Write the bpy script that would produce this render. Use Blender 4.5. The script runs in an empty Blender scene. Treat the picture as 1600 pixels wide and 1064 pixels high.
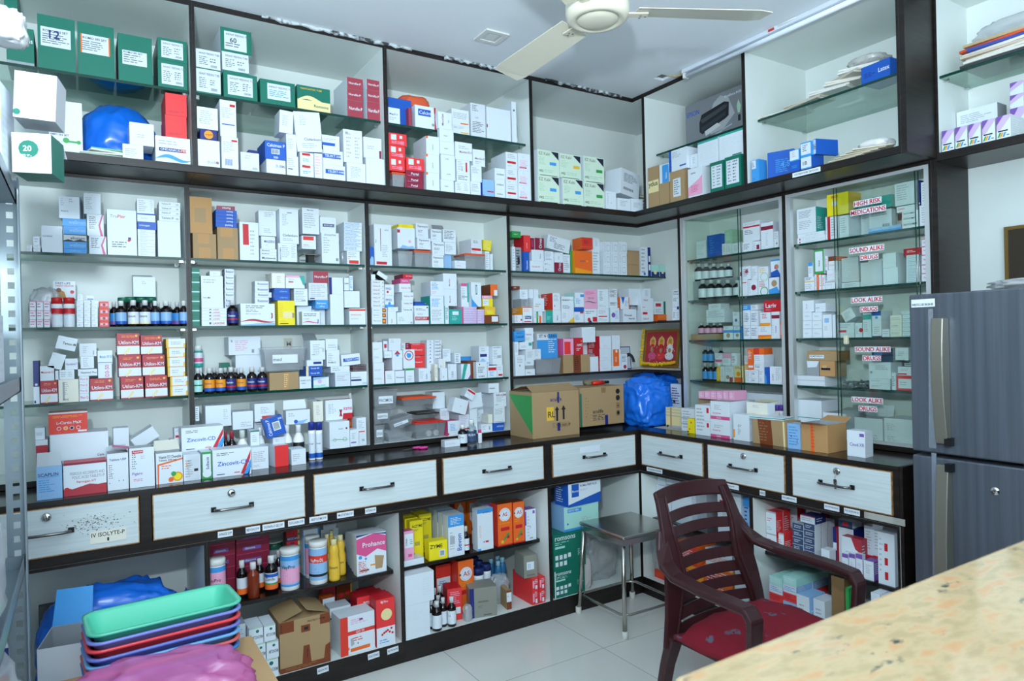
import bpy, bmesh, math, random
from mathutils import Vector, Matrix
R = math.radians
SC = bpy.context.scene
COL = SC.collection
# ------------------------------------------------------------------ camera, light, exposure
FW = Vector((0.53284605, 0.84621066, -0.00161475))
RT = Vector((0.84595099, -0.53272801, -0.02382821))
UP = Vector((0.02102391, -0.01133077, 0.99971476))
CP = Vector((-2.2978, -2.5023, 1.2552))
F = 1066.54
cd = bpy.data.cameras.new('camera')
cam = bpy.data.objects.new('camera', cd)
COL.objects.link(cam)
cam.matrix_world = Matrix(((RT.x, UP.x, -FW.x, CP.x), (RT.y, UP.y, -FW.y, CP.y), (RT.z, UP.z, -FW.z, CP.z), (0, 0, 0, 1)))
cd.sensor_width = 36
cd.lens = 36 * F / 1600
cd.clip_start = .02
cd.dof.use_dof = True
cd.dof.focus_distance = 2.9
cd.dof.aperture_fstop = 11
SC.camera = cam
vs = SC.view_settings
vs.view_transform = 'Standard'
vs.look = 'None'
vs.gamma = 1
vs.exposure = -0.16
vs.use_curve_mapping = False

w = bpy.data.worlds.new('daylight')
SC.world = w
w.use_nodes = True
w.node_tree.nodes['Background'].inputs[0].default_value = (.68, .88, 1, 1)
w.node_tree.nodes['Background'].inputs[1].default_value = 1.5

def lamp(name, kind, loc, energy, color=(1, 1, 1), size=.1, target=None, size_y=None):
    l = bpy.data.lights.new(name, kind)
    l.energy = energy
    l.color = color
    if kind == 'AREA':
        l.size = size
        if size_y:
            l.shape = 'RECTANGLE'
            l.size_y = size_y
    else:
        l.shadow_soft_size = size
    o = bpy.data.objects.new(name, l)
    COL.objects.link(o)
    o.location = loc
    if target:
        o.rotation_euler = (Vector(target) - Vector(loc)).to_track_quat('-Z', 'Y').to_euler()
    return o
# the photographer's flash beside the camera, tilted up a little, and a soft fill light added out of view behind it
lamp('flash_light', 'AREA', (-2.45, -2.55, 1.70), 66, (.78, .92, 1), .09, (-1.55, -1.3, 2.9))
lamp('rear_fill_light', 'AREA', (-1.9, -3.35, 1.5), 30, (.76, .91, 1), 1.6, (-1.2, 0, 1.5), 1.6)

# ------------------------------------------------------------------ materials
def lin(h):
    if not isinstance(h, str):
        return (h[0], h[1], h[2], 1)
    h = h.lstrip('#')
    v = [int(h[i:i + 2], 16) / 255 for i in (0, 2, 4)]
    return tuple(x / 12.92 if x <= .04045 else ((x + .055) / 1.055) ** 2.4 for x in v) + (1,)
MATS = {}
def mat(name, color='#ffffff', rough=.5, metal=0, spec=.5, trans=0, alpha=1, ior=1.45, emit=None, coat=0):
    if name in MATS:
        return MATS[name]
    m = bpy.data.materials.new(name)
    m.use_nodes = True
    b = m.node_tree.nodes['Principled BSDF']
    c = lin(color)
    b.inputs['Base Color'].default_value = c
    b.inputs['Roughness'].default_value = rough
    b.inputs['Metallic'].default_value = metal
    b.inputs['Specular IOR Level'].default_value = spec
    b.inputs['Transmission Weight'].default_value = trans
    b.inputs['Alpha'].default_value = alpha
    b.inputs['IOR'].default_value = ior
    b.inputs['Coat Weight'].default_value = coat
    if emit:
        b.inputs['Emission Color'].default_value = lin(emit[0])
        b.inputs['Emission Strength'].default_value = emit[1]
    m.diffuse_color = c
    MATS[name] = m
    return m
def nodes(m):
    nt = m.node_tree
    return nt, nt.nodes, nt.links, nt.nodes['Principled BSDF']
def noise_mat(name, c1, c2, scale=(1, 1, 1), nscale=5, detail=4, rough=.5, lo=.35, hi=.65, bump=0, bscale=None, **k):
    m = mat(name, c1, rough, **k)
    nt, N, L, b = nodes(m)
    if len(N) > 2:
        return m
    tc = N.new('ShaderNodeTexCoord'); mp = N.new('ShaderNodeMapping'); nz = N.new('ShaderNodeTexNoise'); cr = N.new('ShaderNodeValToRGB')
    mp.inputs['Scale'].default_value = scale
    nz.inputs['Scale'].default_value = nscale
    nz.inputs['Detail'].default_value = detail
    cr.color_ramp.elements[0].position = lo
    cr.color_ramp.elements[1].position = hi
    cr.color_ramp.elements[0].color = lin(c1)
    cr.color_ramp.elements[1].color = lin(c2)
    L.new(tc.outputs['Object'], mp.inputs[0]); L.new(mp.outputs[0], nz.inputs[0]); L.new(nz.outputs['Fac'], cr.inputs[0]); L.new(cr.outputs[0], b.inputs['Base Color'])
    if bump:
        bp = N.new('ShaderNodeBump')
        bp.inputs['Strength'].default_value = bump
        bp.inputs['Distance'].default_value = .01
        L.new(nz.outputs['Fac'], bp.inputs['Height']); L.new(bp.outputs[0], b.inputs['Normal'])
    return m
C = {}   # paper / print colours, one material each
HEX = dict(w='#d3dde7', W='#dbe4ed', c='#e4e3d6', g='#9aa0a6', G='#5d6469', k='#1b1c20', r='#c8202c', R='#e8383a', m='#8c1d3c', p='#d8558c', P='#e9a5c6', o='#ef6a26', O='#f39a1f',
           y='#f0dc1f', Y='#e6b93a', b='#1c58b8', B='#3f97dd', n='#1d2a74', l='#bcd8ee', L='#8fb9e4', t='#2ba39a', T='#a9dcd3', e='#0e6f5c', E='#2f9a4b', v='#7b55ab', V='#cdb4dd',
           z='#b3303f', s='#c9cdd2', S='#aab0b8', h='#a8ccb0', H='#cfe3cf', d='#a98c66', D='#bd9160', q='#8f6d47', j='#dd3c2d', J='#7a3a1c', u='#35496e', a='#e9d9a0', f='#a33c4c', i='#22203a', x='#8b8c82', A='#d6ddE6', F='#e2edf7')
def ink(k):
    if k not in C:
        C[k] = mat('paper_' + (k if len(k) > 1 else {'w': 'white'}.get(k, 'ink_%02d' % (list(HEX).index(k)))), HEX[k], .42 if k not in 'dDq' else .7)
    return C[k]

wood = noise_mat('dark_wenge_laminate', '#120e0d', '#241c19', (1, 1, 14), 6, 5, .38)
woodh = noise_mat('dark_wenge_laminate_level', '#120e0d', '#241c19', (1, 14, 14), 6, 5, .3)
topmat = noise_mat('dark_worktop_laminate', '#120e0e', '#1f1918', (2, 14, 14), 5, 5, .16)
white = noise_mat('white_laminate', '#e2e9e7', '#dadfda', (1, 1, 1), 2.5, 4, .4, .5, .8)
drawerm = noise_mat('white_woodgrain_laminate', '#d2dcdf', '#c4cfd3', (1.0, 1.0, 26), 5, 5, .35)
edge = noise_mat('raw_board_edge', '#8a6038', '#b5895a', (4, 4, 4), 20, 4, .8)
alu = mat('aluminium_frame', '#cfd4d6', .35, .5)
steel = mat('stainless_steel', '#b9b5ae', .22, 1)
chrome = mat('chrome', '#d8d8d8', .12, 1)
black = mat('black_plastic', '#141417', .4)
glassedge = mat('green_glass_edge', '#0d3b32', .1)
whitepl = mat('white_plastic', '#e8e8e4', .35)
# ------------------------------------------------------------------ mesh builder
class MB:
    def __init__(s):
        s.v = []; s.f = []; s.m = []; s.mats = []; s.smooth = []
    def mi(s, m):
        if m not in s.mats:
            s.mats.append(m)
        return s.mats.index(m)
    def add(s, vs_, fs, m, smooth=False):
        o = len(s.v); k = s.mi(m)
        s.v += [tuple(x) for x in vs_]
        for f in fs:
            s.f.append(tuple(i + o for i in f)); s.m.append(k); s.smooth.append(smooth)
    def box(s, a, b, m, mx=None):
        (x0, y0, z0), (x1, y1, z1) = a, b
        x0, x1 = sorted((x0, x1)); y0, y1 = sorted((y0, y1)); z0, z1 = sorted((z0, z1))
        V = [(x0, y0, z0), (x1, y0, z0), (x1, y1, z0), (x0, y1, z0), (x0, y0, z1), (x1, y0, z1), (x1, y1, z1), (x0, y1, z1)]
        if mx:
            V = [mx @ Vector(p) for p in V]
        s.add(V, [(0, 3, 2, 1), (4, 5, 6, 7), (0, 1, 5, 4), (1, 2, 6, 5), (2, 3, 7, 6), (3, 0, 4, 7)], m)
    def quad(s, p, m):
        s.add(p, [tuple(range(len(p)))], m)
    def lathe(s, prof, m, seg=16, c=(0, 0), cap=True, ang=None, sy=1):
        V = []; Fs = []
        n = len(prof)
        for i in range(seg):
            t = 2 * math.pi * i / seg
            for r, z in prof:
                V.append((c[0] + r * math.cos(t), c[1] + sy * r * math.sin(t), z))
        for i in range(seg):
            j = (i + 1) % seg
            for k in range(n - 1):
                Fs.append((i * n + k, j * n + k, j * n + k + 1, i * n + k + 1))
        if cap:
            Fs.append(tuple((seg - 1 - i) * n for i in range(seg)))
            Fs.append(tuple(i * n + n - 1 for i in range(seg)))
        s.add(V, Fs, m, True)
    def tube(s, pts, r, m, seg=8, closed=False):
        P = [Vector(p) for p in pts]; n = len(P); V = []; Fs = []
        ref = Vector((0, 0, 1))
        for i in range(n):
            d = (P[(i + 1) % n] - P[i - 1]) if closed else (P[min(i + 1, n - 1)] - P[max(i - 1, 0)])
            d.normalize()
            a = d.cross(ref)
            if a.length < .15:
                a = d.cross(Vector((1, 0, 0)))
            a.normalize(); b = d.cross(a)
            rr = r[i] if isinstance(r, (list, tuple)) else r
            for k in range(seg):
                t = 2 * math.pi * k / seg
                V.append(P[i] + a * rr * math.cos(t) + b * rr * math.sin(t))
        for i in range(n if closed else n - 1):
            j = (i + 1) % n
            for k in range(seg):
                l = (k + 1) % seg
                Fs.append((i * seg + k, i * seg + l, j * seg + l, j * seg + k))
        if not closed:
            Fs.append(tuple(range(seg))[::-1]); Fs.append(tuple((n - 1) * seg + k for k in range(seg)))
        s.add(V, Fs, m, True)
    def obj(s, name, parent=None, **k):
        me = bpy.data.meshes.new(name)
        me.from_pydata(s.v, [], s.f)
        for m in s.mats:
            me.materials.append(m)
        me.polygons.foreach_set('material_index', s.m)
        me.polygons.foreach_set('use_smooth', s.smooth)
        me.update()
        o = bpy.data.objects.new(name, me)
        COL.objects.link(o)
        if parent:
            o.parent = parent
        for a, b in k.items():
            o[a] = b
        return o
def setp(o, label=None, cat=None, group=None, kind=None):
    if label: o['label'] = label
    if cat: o['category'] = cat
    if group: o['group'] = group
    if kind: o['kind'] = kind
    return o
def empty(name, loc=(0, 0, 0), rz=0, **k):
    o = bpy.data.objects.new(name, None)
    o.empty_display_size = .05
    COL.objects.link(o)
    o.location = loc
    o.rotation_euler = (0, 0, rz)
    setp(o, **k)
    return o
def bevel(o, wdt=.004, seg=2, ang=35):
    b = o.modifiers.new('bevel', 'BEVEL')
    b.width = wdt; b.segments = seg; b.limit_method = 'ANGLE'; b.angle_limit = R(ang)
    return o
def slab(name, a, b, m, parent=None, **k):
    mb = MB(); mb.box(a, b, m)
    return mb.obj(name, parent, **k)
# ------------------------------------------------------------------ lettering
TXT = {}
def glyphs(t):
    if t in TXT:
        return TXT[t]
    cu = bpy.data.curves.new('lettering', 'FONT')
    cu.body = t
    cu.resolution_u = 2 if len(t) > 5 else 3
    cu.offset = .012
    o = bpy.data.objects.new('lettering', cu)
    COL.objects.link(o)
    me = bpy.data.meshes.new_from_object(o)
    V = [(v.co.x, v.co.y) for v in me.vertices]
    Fs = [tuple(p.vertices) for p in me.polygons]
    bpy.data.objects.remove(o); bpy.data.curves.remove(cu); bpy.data.meshes.remove(me)
    if V:
        x0 = min(v[0] for v in V); x1 = max(v[0] for v in V); y0 = min(v[1] for v in V); y1 = max(v[1] for v in V)
    else:
        x0 = x1 = y0 = y1 = 0
    TXT[t] = ([(a - x0, b - y0) for a, b in V], Fs, x1 - x0, y1 - y0)
    return TXT[t]
def letter(mb, t, fn, x, y, h, m, maxw=None, rot=0):
    """letters of height h with their lower left corner at x,y; fn maps (x,y) on the surface to 3D"""
    V, Fs, W_, H_ = glyphs(t)
    if not V:
        return
    k = h / H_
    kx = k if not maxw or W_ * k <= maxw else maxw / W_
    out = []
    for a, b in V:
        a *= kx; b *= k
        if rot == 90: a, b = -b, a
        elif rot == -90: a, b = b, -a
        elif rot == 180: a, b = -a, -b
        out.append(fn(x + a, y + b))
    mb.add(out, Fs, m)
def loc_at(px, py, ax, val):
    d = FW + RT * ((px - 800) / F) - UP * ((py - 532) / F)
    return CP + d * ((val - CP[ax]) / d[ax])
UF, MF, WB = .077, .27, .497    # fronts of the overhead cupboards and of the open shelves, back wall (base drawers at 0)
# ------------------------------------------------------------------ room shell
def tile_floor():
    m = mat('floor_tiles', '#c9c8c2', .12, spec=.5)
    nt, N, L, b = nodes(m)
    tc = N.new('ShaderNodeTexCoord'); mp = N.new('ShaderNodeMapping'); br = N.new('ShaderNodeTexBrick')
    mp.inputs['Location'].default_value = (.542, .352, 0)
    br.offset = 0
    br.inputs['Scale'].default_value = 1
    br.inputs['Brick Width'].default_value = .545
    br.inputs['Row Height'].default_value = .545
    br.inputs['Mortar Size'].default_value = .0012
    br.inputs['Color1'].default_value = lin('#e0dfda'); br.inputs['Color2'].default_value = lin('#dcdbd6'); br.inputs['Mortar'].default_value = lin('#8a8980')
    L.new(tc.outputs['Object'], mp.inputs[0]); L.new(mp.outputs[0], br.inputs[0]); L.new(br.outputs[0], b.inputs['Base Color'])
    return m
wallm = noise_mat('painted_wall', '#d6dedd', '#cdd6d4', (1, 1, 1), 3, 4, .6, .4, .7)
ceilm = noise_mat('painted_ceiling', '#f2f7fc', '#ecf2f8', (1, 1, 1), 1.2, 3, .7, .3, .7)
slab('floor', (-2.8, -3.4, -.05), (1.1, .56, 0), tile_floor(), kind='structure')
slab('wall_back', (-2.85, .5, 0), (.56, .56, 2.458), wallm, kind='structure')
slab('wall_right', (.5, -3.4, 0), (.56, .5, 2.458), wallm, kind='structure')
slab('wall_left', (-2.85, -3.4, 0), (-2.8, .5, 2.458), wallm, kind='structure')
# ceiling with a square hole cut near the corner, loose wires come out of it
mb = MB()

hx0, hx1, hy0, hy1 = -.016, .044, -.226, -.170
zc_ = 2.458
for a, b_ in (((-2.85, -3.4), (hx0, .56)), ((hx1, -3.4), (.56, .56)), ((hx0, -3.4), (hx1, hy0)), ((hx0, hy1), (hx1, .56))):
    mb.box((a[0], a[1], zc_), (b_[0], b_[1], zc_ + .012), ceilm)
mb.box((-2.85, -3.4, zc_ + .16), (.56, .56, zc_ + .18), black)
mb.obj('ceiling', kind='structure')

# ------------------------------------------------------------------ shelving units
def glass_mat(name, tint, spec=.045):
    m = bpy.data.materials.new(name); m.use_nodes = True
    nt = m.node_tree; N = nt.nodes; L = nt.links
    N.clear()
    out = N.new('ShaderNodeOutputMaterial'); mx = N.new('ShaderNodeMixShader'); t = N.new('ShaderNodeBsdfTransparent'); g = N.new('ShaderNodeBsdfGlossy'); fr = N.new('ShaderNodeLayerWeight')
    t.inputs[0].default_value = lin(tint) if isinstance(tint, str) else tint
    g.inputs['Roughness'].default_value = .02
    lw = N.new('ShaderNodeMath'); lw.operation = 'POWER'; lw.inputs[1].default_value = 4
    ma = N.new('ShaderNodeMath'); ma.operation = 'MULTIPLY_ADD'; ma.inputs[1].default_value = .8; ma.inputs[2].default_value = spec
    L.new(fr.outputs['Facing'], lw.inputs[0]); L.new(lw.outputs[0], ma.inputs[0]); L.new(ma.outputs[0], mx.inputs[0]); L.new(t.outputs[0], mx.inputs[1]); L.new(g.outputs[0], mx.inputs[2]); L.new(mx.outputs[0], out.inputs[0])
    return m
shelfglass = glass_mat('green_shelf_glass', '#e2f1eb')
paneglass = glass_mat('sliding_pane_glass', '#fafdfb', .018)
def fr(side, s, d, z):
    return (s, d, z) if side == 'A' else (d, -s, z)
def fbox(mb, side, s0, s1, d0, d1, z0, z1, m):
    mb.box(fr(side, s0, d0, z0), fr(side, s1, d1, z1), m)
def panel(name, side, s0, s1, d0, d1, z0, z1, m, parent, edge_m=None, **k):
    mb = MB(); fbox(mb, side, s0, s1, d0, d1, z0, z1, m)
    if edge_m:
        fbox(mb, side, s0, s1, d0 - .0015, d0, z0, z1, edge_m)
    o = mb.obj(name, parent, **k)
    return o
def glass_shelf(side, s0, s1, d0, d1, zt, parent, supports=True, label=None):
    mb = MB()
    fbox(mb, side, s0, s1, d0 + .0015, d1, zt - .0095, zt, shelfglass)
    fbox(mb, side, s0, s1, d0, d0 + .0014, zt - .0095, zt, glassedge)
    o = mb.obj('glass_shelf', parent)
    if supports:
        for s in (s0 + .009, s1 - .009):
            for d in (d0 + .03, d1 - .03):
                q = MB(); fbox(q, side, s - .008, s + .008, d - .004, d + .004, zt - .0165, zt - .00955, chrome)
                q.obj('shelf_support', o)
    return o
TH = .0085
def bay(name, label, side, s0, s1, d0, z0, z1, shelves=(), base=.0, top=.012, dark_under=False, group=None, solid=None, d1=.494, lpanel=True, rpanel=True, cat='shelf unit'):
    e = empty(name, fr(side, (s0 + s1) / 2, (d0 + d1) / 2, z0), label=label, cat=cat, group=group)
    inv = Matrix.Translation(-e.location)
    def P(nm, *a, edge_m=None, par=e, **k):
        o = panel(nm, side, *a, par, edge_m, **k)
        o.matrix_parent_inverse = inv
        return o
    if lpanel: P('side_panel', s0 + .0004, s0 + TH, d0, d1, z0 + base, z1 - top, white, edge_m=wood)
    if rpanel: P('side_panel', s1 - TH, s1 - .0004, d0, d1, z0 + base, z1 - top, white, edge_m=wood)
    P('back_panel', s0 + TH, s1 - TH, d1 - .004, d1, z0 + base, z1 - top, white)
    if top: P('top_panel', s0 + .0004, s1 - .0004, d0, d1, z1 - top, z1 - .0004, white, edge_m=wood)
    if base:
        mb = MB()
        fbox(mb, side, s0 + .0004, s1 - .0004, d0, d1, z0 + .002, z0 + base, white)
        fbox(mb, side, s0 + .0004, s1 - .0004, d0 - .0015, d0, z0 + .0004, z0 + base, wood)
        fbox(mb, side, s0 + .0004, s1 - .0004, d0 - .0015, d1, z0 + .0004, z0 + .002, woodh)
        o = mb.obj('bottom_panel', e); o.matrix_parent_inverse = inv
    for sh in shelves:
        o = glass_shelf(side, s0 + TH + .001, s1 - TH - .001, d0 + sh[1], d1 - .005, sh[0], e)
        o.matrix_parent_inverse = inv
    return e, inv
def unpar(o, e):
    o.parent = e
    o.matrix_parent_inverse = Matrix.Translation(-Vector(e.location))
    return o
SH_A = (1.587, 1.333, 1.076)
SH_B = (1.633, 1.430, 1.230, 1.028)
gu, gm, gb = 'overhead cupboards', 'open shelf units', 'base cabinets'
# overhead row along the back wall
bay('overhead_cupboard', 'open overhead cupboard at the far left holding green cartons and blue bag', 'A', -2.66, -1.9535, UF, 1.8575, 2.456, [(2.152, .035)], .0275, .02, group=gu)
bay('overhead_cupboard', 'open overhead cupboard second from left with red-brown cartons on its glass shelf', 'A', -1.9535, -1.2465, UF, 1.8575, 2.456, [(2.152, .035)], .0275, .02, group=gu)
bay('overhead_cupboard', 'open overhead cupboard third from left with orange plastic pack on glass shelf', 'A', -1.2465, -.5425, UF, 1.8575, 2.456, [(2.152, .035)], .0275, .02, group=gu)
# corner cupboard
e = empty('corner_overhead_cupboard', (0, .28, 1.8575), label='open corner overhead cupboard holding the pale green kit boxes, no shelf', cat='shelf unit', group=gu)
for nm, a, b_, m_ in (('side_panel', (-.5421, UF, 1.885), (-.534, .494, 2.436), white), ('back_panel', (-.534, .490, 1.885), (.494, .494, 2.436), white), ('side_panel', (.490, .0005, 1.885), (.494, .490, 2.436), white), ('side_panel', (UF, .0005, 1.885), (.490, .0085, 2.436), white)):
    unpar(slab(nm, a, b_, m_), e)
mb = MB(); mb.box((-.5421, UF, 1.8595), (.494, .494, 1.885), white); mb.box((UF, .0005, 1.8595), (.494, UF, 1.885), white)
mb.box((-.5421, UF - .0015, 1.858), (.0755, UF, 1.885), wood); mb.box((UF - .0015, .0005, 1.858), (UF, UF, 1.885), wood)
mb.box((-.5421, UF, 1.858), (.494, .494, 1.8595), woodh); mb.box((UF, .0005, 1.858), (.494, UF, 1.8595), woodh)
unpar(mb.obj('bottom_panel'), e)
mb = MB(); mb.box((-.5421, UF, 2.436), (.494, .494, 2.456), white); mb.box((UF, .0005, 2.436), (.494, UF, 2.456), white)
mb.box((-.5421, UF - .0015, 2.436), (.0755, UF, 2.456), wood); mb.box((UF - .0015, .0005, 2.436), (UF, UF, 2.456), wood)
unpar(mb.obj('top_panel'), e)
unpar(slab('face_edging', (-.5421, UF - .0015, 1.885), (-.534, UF, 2.436), wood), e); unpar(slab('face_edging', (UF - .0015, .0005, 1.885), (UF - .0001, .0085, 2.436), wood), e)
bay('overhead_cupboard', 'open overhead cupboard with the grey printer box on its glass shelf', 'B', 0, .6055, UF, 1.8575, 2.456, [(2.162, .073)], .0275, .02, group=gu)
bay('overhead_cupboard', 'open overhead cupboard with paper bundles and torn blue cartons', 'B', .6055, 1.2485, UF, 1.8575, 2.456, [(2.162, .073)], .0275, .02, group=gu)
slab('end_panel', (UF - .001, -1.2685, 1.8575), (.494, -1.2489, 2.456), wood, label='tall dark end panel closing the overhead cupboards near the fridge', category='panel')
bay('overhead_cupboard', 'shallow open overhead cupboard at the right edge with purple printed cartons', 'B', 1.2690, 2.15, MF, 1.846, 2.456, [(2.147, .01)], .03, .02, group=gu)
# open shelves above the worktop
for i, (a, b_, lb) in enumerate(((-2.66, -1.9590, 'leftmost open shelf unit above the worktop, red and white cartons on third shelf'), (-1.9590, -1.2660, 'second open shelf unit from left, brown boxes on its top shelf'), (-1.2660, -.5590, 'third open shelf unit from left, clear plastic boxes at its bottom'))):
    bay('open_shelf_unit', lb, 'A', a, b_, MF, .8005, 1.8573, [(z_, .012) for z_ in SH_A], .0215, .0113, group=gm)
# corner open unit
e = empty('corner_shelf_unit', (0, .4, .8005), label='open corner shelf unit with the garlanded picture and large cartons', cat='shelf unit', group=gm)
for nm, a, b_, m_ in (('side_panel', (-.5586, MF, .822), (-.5505, .494, 1.846), white), ('back_panel', (-.5505, .490, .822), (.494, .494, 1.846), white), ('back_panel', (.490, -.0255, .822), (.494, .490, 1.846), white), ('side_panel', (MF, -.0340, .822), (.494, -.0260, 1.846), white)):
    unpar(slab(nm, a, b_, m_), e)
unpar(slab('face_edging', (-.5586, MF - .0015, .822), (-.5505, MF, 1.846), wood), e); unpar(slab('face_edging', (MF - .0015, -.0340, .822), (MF, -.0260, 1.846), wood), e)
for z0, z1, nm in ((.8005, .822, 'bottom_panel'), (1.846, 1.8573, 'top_panel'), (1.321, 1.333, 'shelf_board'), (1.064, 1.076, 'shelf_board')):
    o = .012 if nm == 'shelf_board' else 0
    xs = -.5500 if o else -.5586; ye = -.0255 if o else -.0340
    mb = MB()
    mb.box((xs, MF + o, z0), (.4895 if o else .494, .4895 if o else .494, z1), white); mb.box((MF + o, ye, z0), (.4895 if o else .494, MF + o, z1), white)
    mb.box((xs, MF + o - .0015, z0), (MF + o - .0015, MF + o, z1), wood); mb.box((MF + o - .0015, ye, z0), (MF + o, MF + o, z1), wood)
    unpar(mb.obj(nm), e)
o = glass_shelf('A', -.549, .488, MF + .012, .489, 1.587, e)
o.matrix_parent_inverse = Matrix.Translation(-Vector(e.location))
# glazed cabinets
def glazed(label, s0, s1, pane0, pane1):
    e, inv = bay('glass_cabinet', label, 'B', s0, s1, MF, .8005, 1.8573, [(z_, .03) for z_ in SH_B], .0215, .0113, group='glass fronted cabinets', cat='cabinet')
    mb = MB()
    a, b_ = s0 + TH, s1 - TH
    zb, zt = .8221, 1.8457
    for q in ((a, a + .02, zb, zt), (b_ - .018, b_, zb, zt), (a + .02, b_ - .018, zb, zb + .010), (a + .02, b_ - .018, zt - .012, zt)):
        fbox(mb, 'B', q[0], q[1], MF + .001, MF + .024, q[2], q[3], alu)
    o = mb.obj('aluminium_frame', e); o.matrix_parent_inverse = inv
    for k, dd in enumerate((.006, .017)):
        mb = MB(); x0 = pane0 + .006 * k; x1 = pane1 + .006 * k
        fbox(mb, 'B', x0 + .002, x1 - .002, MF + dd, MF + dd + .004, zb + .0105, zt - .0125, paneglass)
        fbox(mb, 'B', x0, x0 + .0016, MF + dd, MF + dd + .004, zb + .0105, zt - .0125, glassedge)
        fbox(mb, 'B', x1 - .0016, x1, MF + dd, MF + dd + .004, zb + .0105, zt - .0125, glassedge)
        o = mb.obj('sliding_glass_pane', e); o.matrix_parent_inverse = inv
        if k == 0:
            first = o
    return e, first
sA = lambda px: -loc_at(px, 500, 0, MF + .01)[1]
glazed('glass cabinet left of two with the brown bottles behind its pane', .0340, .6455, sA(1070) , sA(1157))
g2, pane2 = glazed('glass cabinet nearest the fridge with red drug warning stickers', .6455, 1.2485, sA(1307), sA(1435))
slab('end_panel', (MF - .001, -1.2685, .8005), (.494, -1.2489, 1.8573), wood, label='dark end panel beside the fridge next to the glass cabinet', category='panel')
# warning stickers on the pane
def pane_sticker(t, px, py, hpx, wpx, par):
    p = loc_at(px, py, 0, MF + .006); q = loc_at(px + wpx, py, 0, MF + .006); h = hpx / F * (p - CP).dot(FW)
    mb = MB(); W_ = p[1] - q[1]
    mb.box((MF + .0052, p[1] + .003, p[2] - h * .15), (MF + .0058, q[1] - .002, p[2] + h * 1.15), ink('W'))
    letter(mb, t, lambda x, y: (MF + .0049, p[1] - x, p[2] + y), 0, 0, h, ink('r'), W_)
    for a_, c_ in ((.0004, .0002), (-.0004, -.0002)): letter(mb, t, lambda x, y: (MF + .00495, p[1] - x - a_, p[2] + y + c_), 0, 0, h, ink('r'), W_)
    mb.obj('warning_sticker', par)
for t, x, y, h, w_ in (('HIGH RISK', 1335, 323, 7, 42), ('MEDICATIONS', 1330, 337, 7, 54), ('SOUND ALIKE', 1328, 396, 7, 53), ('DRUGS', 1345, 406.5, 6.5, 27), ('LOOK ALIKE', 1331, 473, 6.8, 47), ('DRUGS', 1345, 487, 6.5, 26),
                       ('SOUND ALIKE', 1337, 549, 6.5, 54), ('DRUGS', 1349, 563, 6.5, 27), ('LOOK ALIKE', 1332, 627, 6.5, 47), ('DRUGS', 1343, 641, 6.5, 27)):
    pane_sticker(t, x, y, h, w_, pane2)
mb = MB(); p = loc_at(1323, 531, 0, MF)
mb.box((MF - .012, p[1] - .008, p[2] - .018), (MF + .0055, p[1] + .008, p[2] + .018), mat('cream_plastic', '#d8d4b8', .4))
bevel(mb.obj('pane_lock', pane2), .004)

# ------------------------------------------------------------------ base units
def base(label, side, s0, s1, shelf=None, shelf_m=None, d1=.494):
    e, inv = bay('base_cabinet', label, side, s0, s1, 0, 0, .5985, [], .082, .010, group=gb, cat='cabinet', d1=d1)
    if shelf:
        mb = MB(); fbox(mb, side, s0 + TH + .001, s1 - TH - .001, .068, d1 - .005, shelf - .014, shelf, shelf_m or topmat)
        o = mb.obj('shelf_board', e); o.matrix_parent_inverse = inv
    return e
base('open base cabinet at far left behind the stacked trays', 'A', -2.66, -1.957)
base('open base cabinet with maroon cartons on its shelf and brown box below', 'A', -1.957, -1.256, .346)
base('open base cabinet with yellow and orange cartons on its shelf', 'A', -1.256, -.546, .346)
base('open base cabinet in the corner with dark green cartons behind the stool', 'A', -.546, -.0005)
base('open base cabinet behind the chair back', 'B', .0, .656, .36)
base('open base cabinet with blue and red medicine packs beside the fridge', 'B', .656, 1.256, .36)
# drawer banks
HN = mat('brushed_dark_handle', '#7d7a78', .25, 1)
def handle(e, drawer, side, s0, s1, z):
    mb = MB()
    mb.tube([fr(side, s0, -.006, z), fr(side, s0 + .004, -.028, z), fr(side, s0 + .02, -.034, z), fr(side, s1 - .02, -.034, z), fr(side, s1 - .004, -.028, z), fr(side, s1, -.006, z)], .0045, HN, 8)
    for s in (s0, s1):
        fbox(mb, side, s - .008, s + .008, -.010, -.0062, z - .008, z + .008, black)
    return mb.obj('drawer_handle', drawer)
def lock(drawer, side, s, z):
    mb = MB()
    V = []; n = 16
    for r, d in ((.0001, -.011), (.009, -.011), (.0135, -.0085), (.0135, -.0062)):
        V.append((r, d))
    pts = []
    for i in range(n):
        t = 2 * math.pi * i / n
        for r, d in V:
            pts.append(fr(side, s + r * math.cos(t), d, z + r * math.sin(t)))
    Fs = []
    for i in range(n):
        j = (i + 1) % n
        for k in range(3):
            Fs.append((i * 4 + k, i * 4 + k + 1, j * 4 + k + 1, j * 4 + k))
    mb.add(pts, Fs, chrome, True)
    fbox(mb, side, s - .0012, s + .0012, -.0116, -.011, z - .006, z + .006, black)
    return mb.obj('drawer_lock', drawer)
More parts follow.
